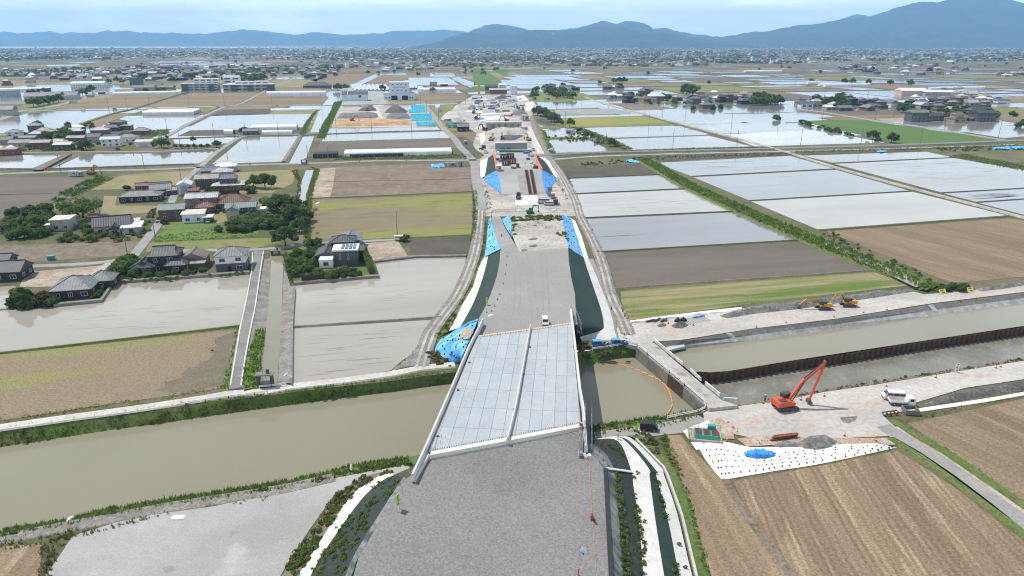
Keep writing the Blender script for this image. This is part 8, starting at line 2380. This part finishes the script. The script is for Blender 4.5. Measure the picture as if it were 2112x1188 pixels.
# a white boat-like sheet roll and odd white things
for p, z, sz, lab in (("1013,652", 6, (1.9, .8, .5), "white rolled sheet bundle on the gravel embankment"), ("145,1071", -.6, (1.6, .8, .4), "white sheet scrap at the water edge"), ("725,968", .1, (.8, .5, 1.2), "white bag at the river bank by the weeds"), ("912,775", -.8, (.9, .5, .9), "white bag caught in the bank scrub near the bridge"), ("368,1067", .1, (2.4, 1.2, .2), "flat white patch of sheet on the gravel yard edge"), ("655,419", .1, (3.5, 1.5, .3), "white boards beside the brush heaps"), ("1013,436", .3, (4.6, 1.0, .9), "white plastic barrier row at the cross track, tarpaulin side"), ("1143,435", .3, (4.6, 1.0, .9), "white plastic barrier row at the cross track, lorry side"), ("1324,883", .1, (.9, .7, .8), "white bag beside the black car"), ("529,776", .5, (1.8, .35, .2), "white pipe piece in the grass beside the lane"), ("590,772", .5, (2.2, .35, .2), "white pipe piece on the canal bank")):
    t = thing("sheet_bundle", lab, "bundle", P(p, z)[0], R(20 + len(lab) * 7))
    MB().dome((0, 0, 0), sz[0] / 2, sz[1] / 2, sz[2], 12, 4).build("body", M_whitesheet, t); MB().box((0, 0, .03), (sz[0] * .8, sz[1] * .8, .06)).build("fold", M_whitesheet, t)
t = thing("tool_crate", "teal crate beside the village lane at the brown plot", "crate", P("106,534", .3)[0], R(15)); MB().box((0, 0, .6), (2.2, 1.6, 1.2)).build("body", PT['teal'], t); MB().box((0, 0, 1.24), (2.3, 1.7, .1)).build("lid", PT['teal'], t)
# people
def person(px, label, z, pose='stand', top='grey', legs='dark', rot=0, hat='white'):
    p = P(px, z)[0]
    t = thing("person", label, "person", p, R(rot))
    bend = .45 if pose == 'bend' else 0
    c, s = math.cos(bend), math.sin(bend)
    J = {'pel': (0, 0, .93), 'sp': (.30 * s, 0, .93 + .30 * c), 'ch': (.46 * s, 0, .93 + .44 * c), 'nk': (.60 * s, 0, .93 + .56 * c), 'hd': (.76 * s, 0, .93 + .72 * c)}
    for sd, k in ((-1, 'r'), (1, 'l')):
        st = .10 if pose != 'stand' else .02
        J['h' + k] = (0, sd * .10, .88); J['k' + k] = (.05 + sd * st, sd * .12, .48); J['a' + k] = (sd * st * 1.4, sd * .13, .07); J['t' + k] = (.16 + sd * st * 1.4, sd * .14, .035)
        J['s' + k] = (.52 * s, sd * .19, .93 + .50 * c); fx = .18 if pose != 'stand' else .05
        J['e' + k] = (.52 * s + fx * .6, sd * .26, 1.16 - .1 * s); J['w' + k] = (.52 * s + fx * 1.6, sd * .25, .93 - .1 * s); J['f' + k] = (.52 * s + fx * 1.9, sd * .245, .82 - .1 * s)
    E_ = [('pel', 'sp'), ('sp', 'ch'), ('ch', 'nk'), ('nk', 'hd')] + [(a + k, b + k) for k in 'rl' for a, b in (('h', 'k'), ('k', 'a'), ('a', 't'), ('s', 'e'), ('e', 'w'), ('w', 'f'))] + [('pel', 'hr'), ('pel', 'hl'), ('ch', 'sr'), ('ch', 'sl')]
    ks = list(J)
    me = bpy.data.meshes.new("body"); me.from_pydata([J[k] for k in ks], [(ks.index(a), ks.index(b)) for a, b in E_], [])
    o = put("body", me, t)
    sk = o.modifiers.new("s", 'SKIN')
    rad = dict(pel=.15, sp=.14, ch=.16, nk=.065, hd=.11, h=.095, k=.065, a=.05, t=.045, s=.075, e=.05, w=.036, f=.04)
    for i, k in enumerate(ks):
        r = rad.get(k) or rad[k[0]]
        me.skin_vertices[0].data[i].radius = (r, r)
        me.skin_vertices[0].data[i].use_root = (k == 'pel')
    o.modifiers.new("b", 'SUBSURF').levels = 1
    o.modifiers["b"].render_levels = 1
    dg = bpy.context.evaluated_depsgraph_get()
    m2 = bpy.data.meshes.new_from_object(o.evaluated_get(dg))
    o.modifiers.clear()
    m2.materials.clear()
    for m in (PT[legs], PT[top], M_skin): m2.materials.append(m)
    for f in m2.polygons:
        zc = f.center.z
        far_arm = abs(f.center.y) > .19 and zc < 1.0
        f.material_index = 2 if (zc > .93 + .585 * c and abs(f.center.y) < .14) or (far_arm and .74 < zc < .95) else 1 if (zc > .92 or far_arm) else 0
        f.use_smooth = True
    o.data = m2
    hd = Vector(J['hd'])
    MB().dome((hd.x, 0, hd.z + .02), .135, .125, .15, 10, 4).cyl((hd.x + .02, 0, hd.z + .02), (hd.x + .02, 0, hd.z + .035), .16, .15, 10).build("helmet", PT[hat], t, smooth=False)
    return t
M_skin = mat("m_skin", (.45, .28, .20), .6)
person("1196,886", "worker in dark clothes standing at the parapet end of the bridge deck", 6.85, 'stand', 'dark', 'black', 200)
person("1202,889", "worker in a red vest bending over next to the parapet end", 6.85, 'bend', 'red', 'dark', 150)
person("1577,829", "worker in white helmet crouching over cables at the mud bank", .12, 'bend', 'dark', 'black', 60)
person("1083,340", "worker in dark clothes walking on top of the ramp", 5.1, 'walk', 'dark', 'black', 260)
person("1287,697", "worker in white helmet behind the second blue truck", .1, 'stand', 'black', 'dark', 180)
person("714,250", "worker in dark clothes at the soil bank", .1, 'stand', 'dark', 'black', 0)
person("1274,908", "worker in grey standing on the pale slope paving", 2.2, 'stand', 'grey', 'black', 0)
# utility poles: one of each kind, then copies
def pole_proto(tr):
    t = thing("utility_pole", None, "utility pole", (0, 0, -500))
    MB().cyl((0, 0, -.3), (0, 0, 11.5), .19, .12, 8).build("pole", M_concdark, t)
    MB().box((0, 0, 10.9), (2.0, .12, .12)).build("crossarm", PT['dark'], t)
    if tr:
        MB().box((0, 0, 9.8), (1.5, .1, .1)).build("crossarm", PT['dark'], t)
        MB().cyl((.45, 0, 8.3), (.45, 0, 9.3), .28, .28, 10).build("transformer", PT['silver'], t)
    return t
PP = [pole_proto(False), pole_proto(True)]
def poles(s, where, k=1.0, tr=0, z=.1):
    for i, p in enumerate(P(s, z)):
        o = copy_tree(PP[1 if (i % 3 == tr) else 0])
        o.location = p; o.rotation_euler = (0, 0, R(100 + (i % 5) * 3)); o.scale = (1 + .25 * (k - 1), 1 + .25 * (k - 1), k)
        o["label"] = "slim grey utility pole " + where; o["group"] = "utility poles " + where
poles("264,530 320,488", "beside the lane below the farmhouses")
poles("207,446 348,427", "beside the black bungalow plot", .8)
poles("375,379", "at the hay field corner", .8)
poles("298,350 126,356 471,338 371,297", "along the village paddies", .95)
poles("442,283 507,282 574,278 345,270", "along the lane below the tunnels", 1.05)
poles("635,327 678,331 793,318", "along the farm road at the silvery greenhouse", .8)
poles("694,274 767,273 849,272 905,252 889,237", "along the long flooded strip paddies", 1.25)
poles("820,493", "standing alone at the white van", 1.0, 1)
poles("225,229 391,223 464,223 562,222 663,216 263,227 310,226", "along the road by the brown fields", 1.3)
poles("1338,264 1366,244 1412,257 1509,255 1606,250 1330,234 1256,216 1696,247", "among the flooded paddies by the yellow field", 1.1)
poles("1388,301 1520,301 1651,300 1775,298 1897,299 1249,311", "along the highway past the paddies", 1.1)
poles("1948,268 2059,283 1843,240 1805,247", "along the lane at the bright green field", 1.2)
poles("1132,263 1166,262", "either side of the dark tree at the small paddy", 1.25)
poles("868,215 880,235 960,216 1148,207 1200,205 1340,190 1450,180 1560,190 1700,200 1640,180 1790,195", "far off among the paddies and sheds", 1.3)
for c in PP:
    for q in list(c.children): bpy.data.objects.remove(q)
    bpy.data.objects.remove(c)
# clipped hedges
def hedge(s, w, h, label, tone=0, z=0.0):
    global gr
    gr = np.random.default_rng(len(label))
    pts = P(s, z); o = pts[0]
    t = thing("hedge", label, "hedge", o)
    p = []
    for a, b in zip(pts, pts[1:]):
        n = int((b - a).length * w * h * 9)
        u = gr.random(n)
        c = np.array([tuple(a - o)])[:] + u[:, None] * np.array([tuple(b - a)])
        d = (b - a).normalized(); q = np.array([-d.y, d.x, 0])
        c = c + q * ((gr.random(n) - .5) * w)[:, None] + np.array([0, 0, 1.0]) * (h * np.sqrt(gr.random(n)))[:, None]
        p.append(c)
    c = np.concatenate(p)
    v, f = leaf_quads(c, gr.normal(size=c.shape) + np.array([0, 0, .6]), .22)
    put("foliage", np_mesh("foliage", v, f, [M_leaf[tone]]), t)
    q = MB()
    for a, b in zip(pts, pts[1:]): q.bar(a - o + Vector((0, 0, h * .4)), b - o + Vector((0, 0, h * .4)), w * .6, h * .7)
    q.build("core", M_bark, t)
hedge("440,401 494,399", 1.6, 2.6, "long clipped dark hedge under the blue-grey upper roof")
hedge("745,513 755,535 766,565", 2.2, 3.0, "tall clipped green hedge beside the solar house and gravel lot", 1, .8)
hedge("622,579 690,571 735,565", 1.8, 2.4, "clipped dark hedge along the paddy wall of the solar house", 0, .8)
build_haze()
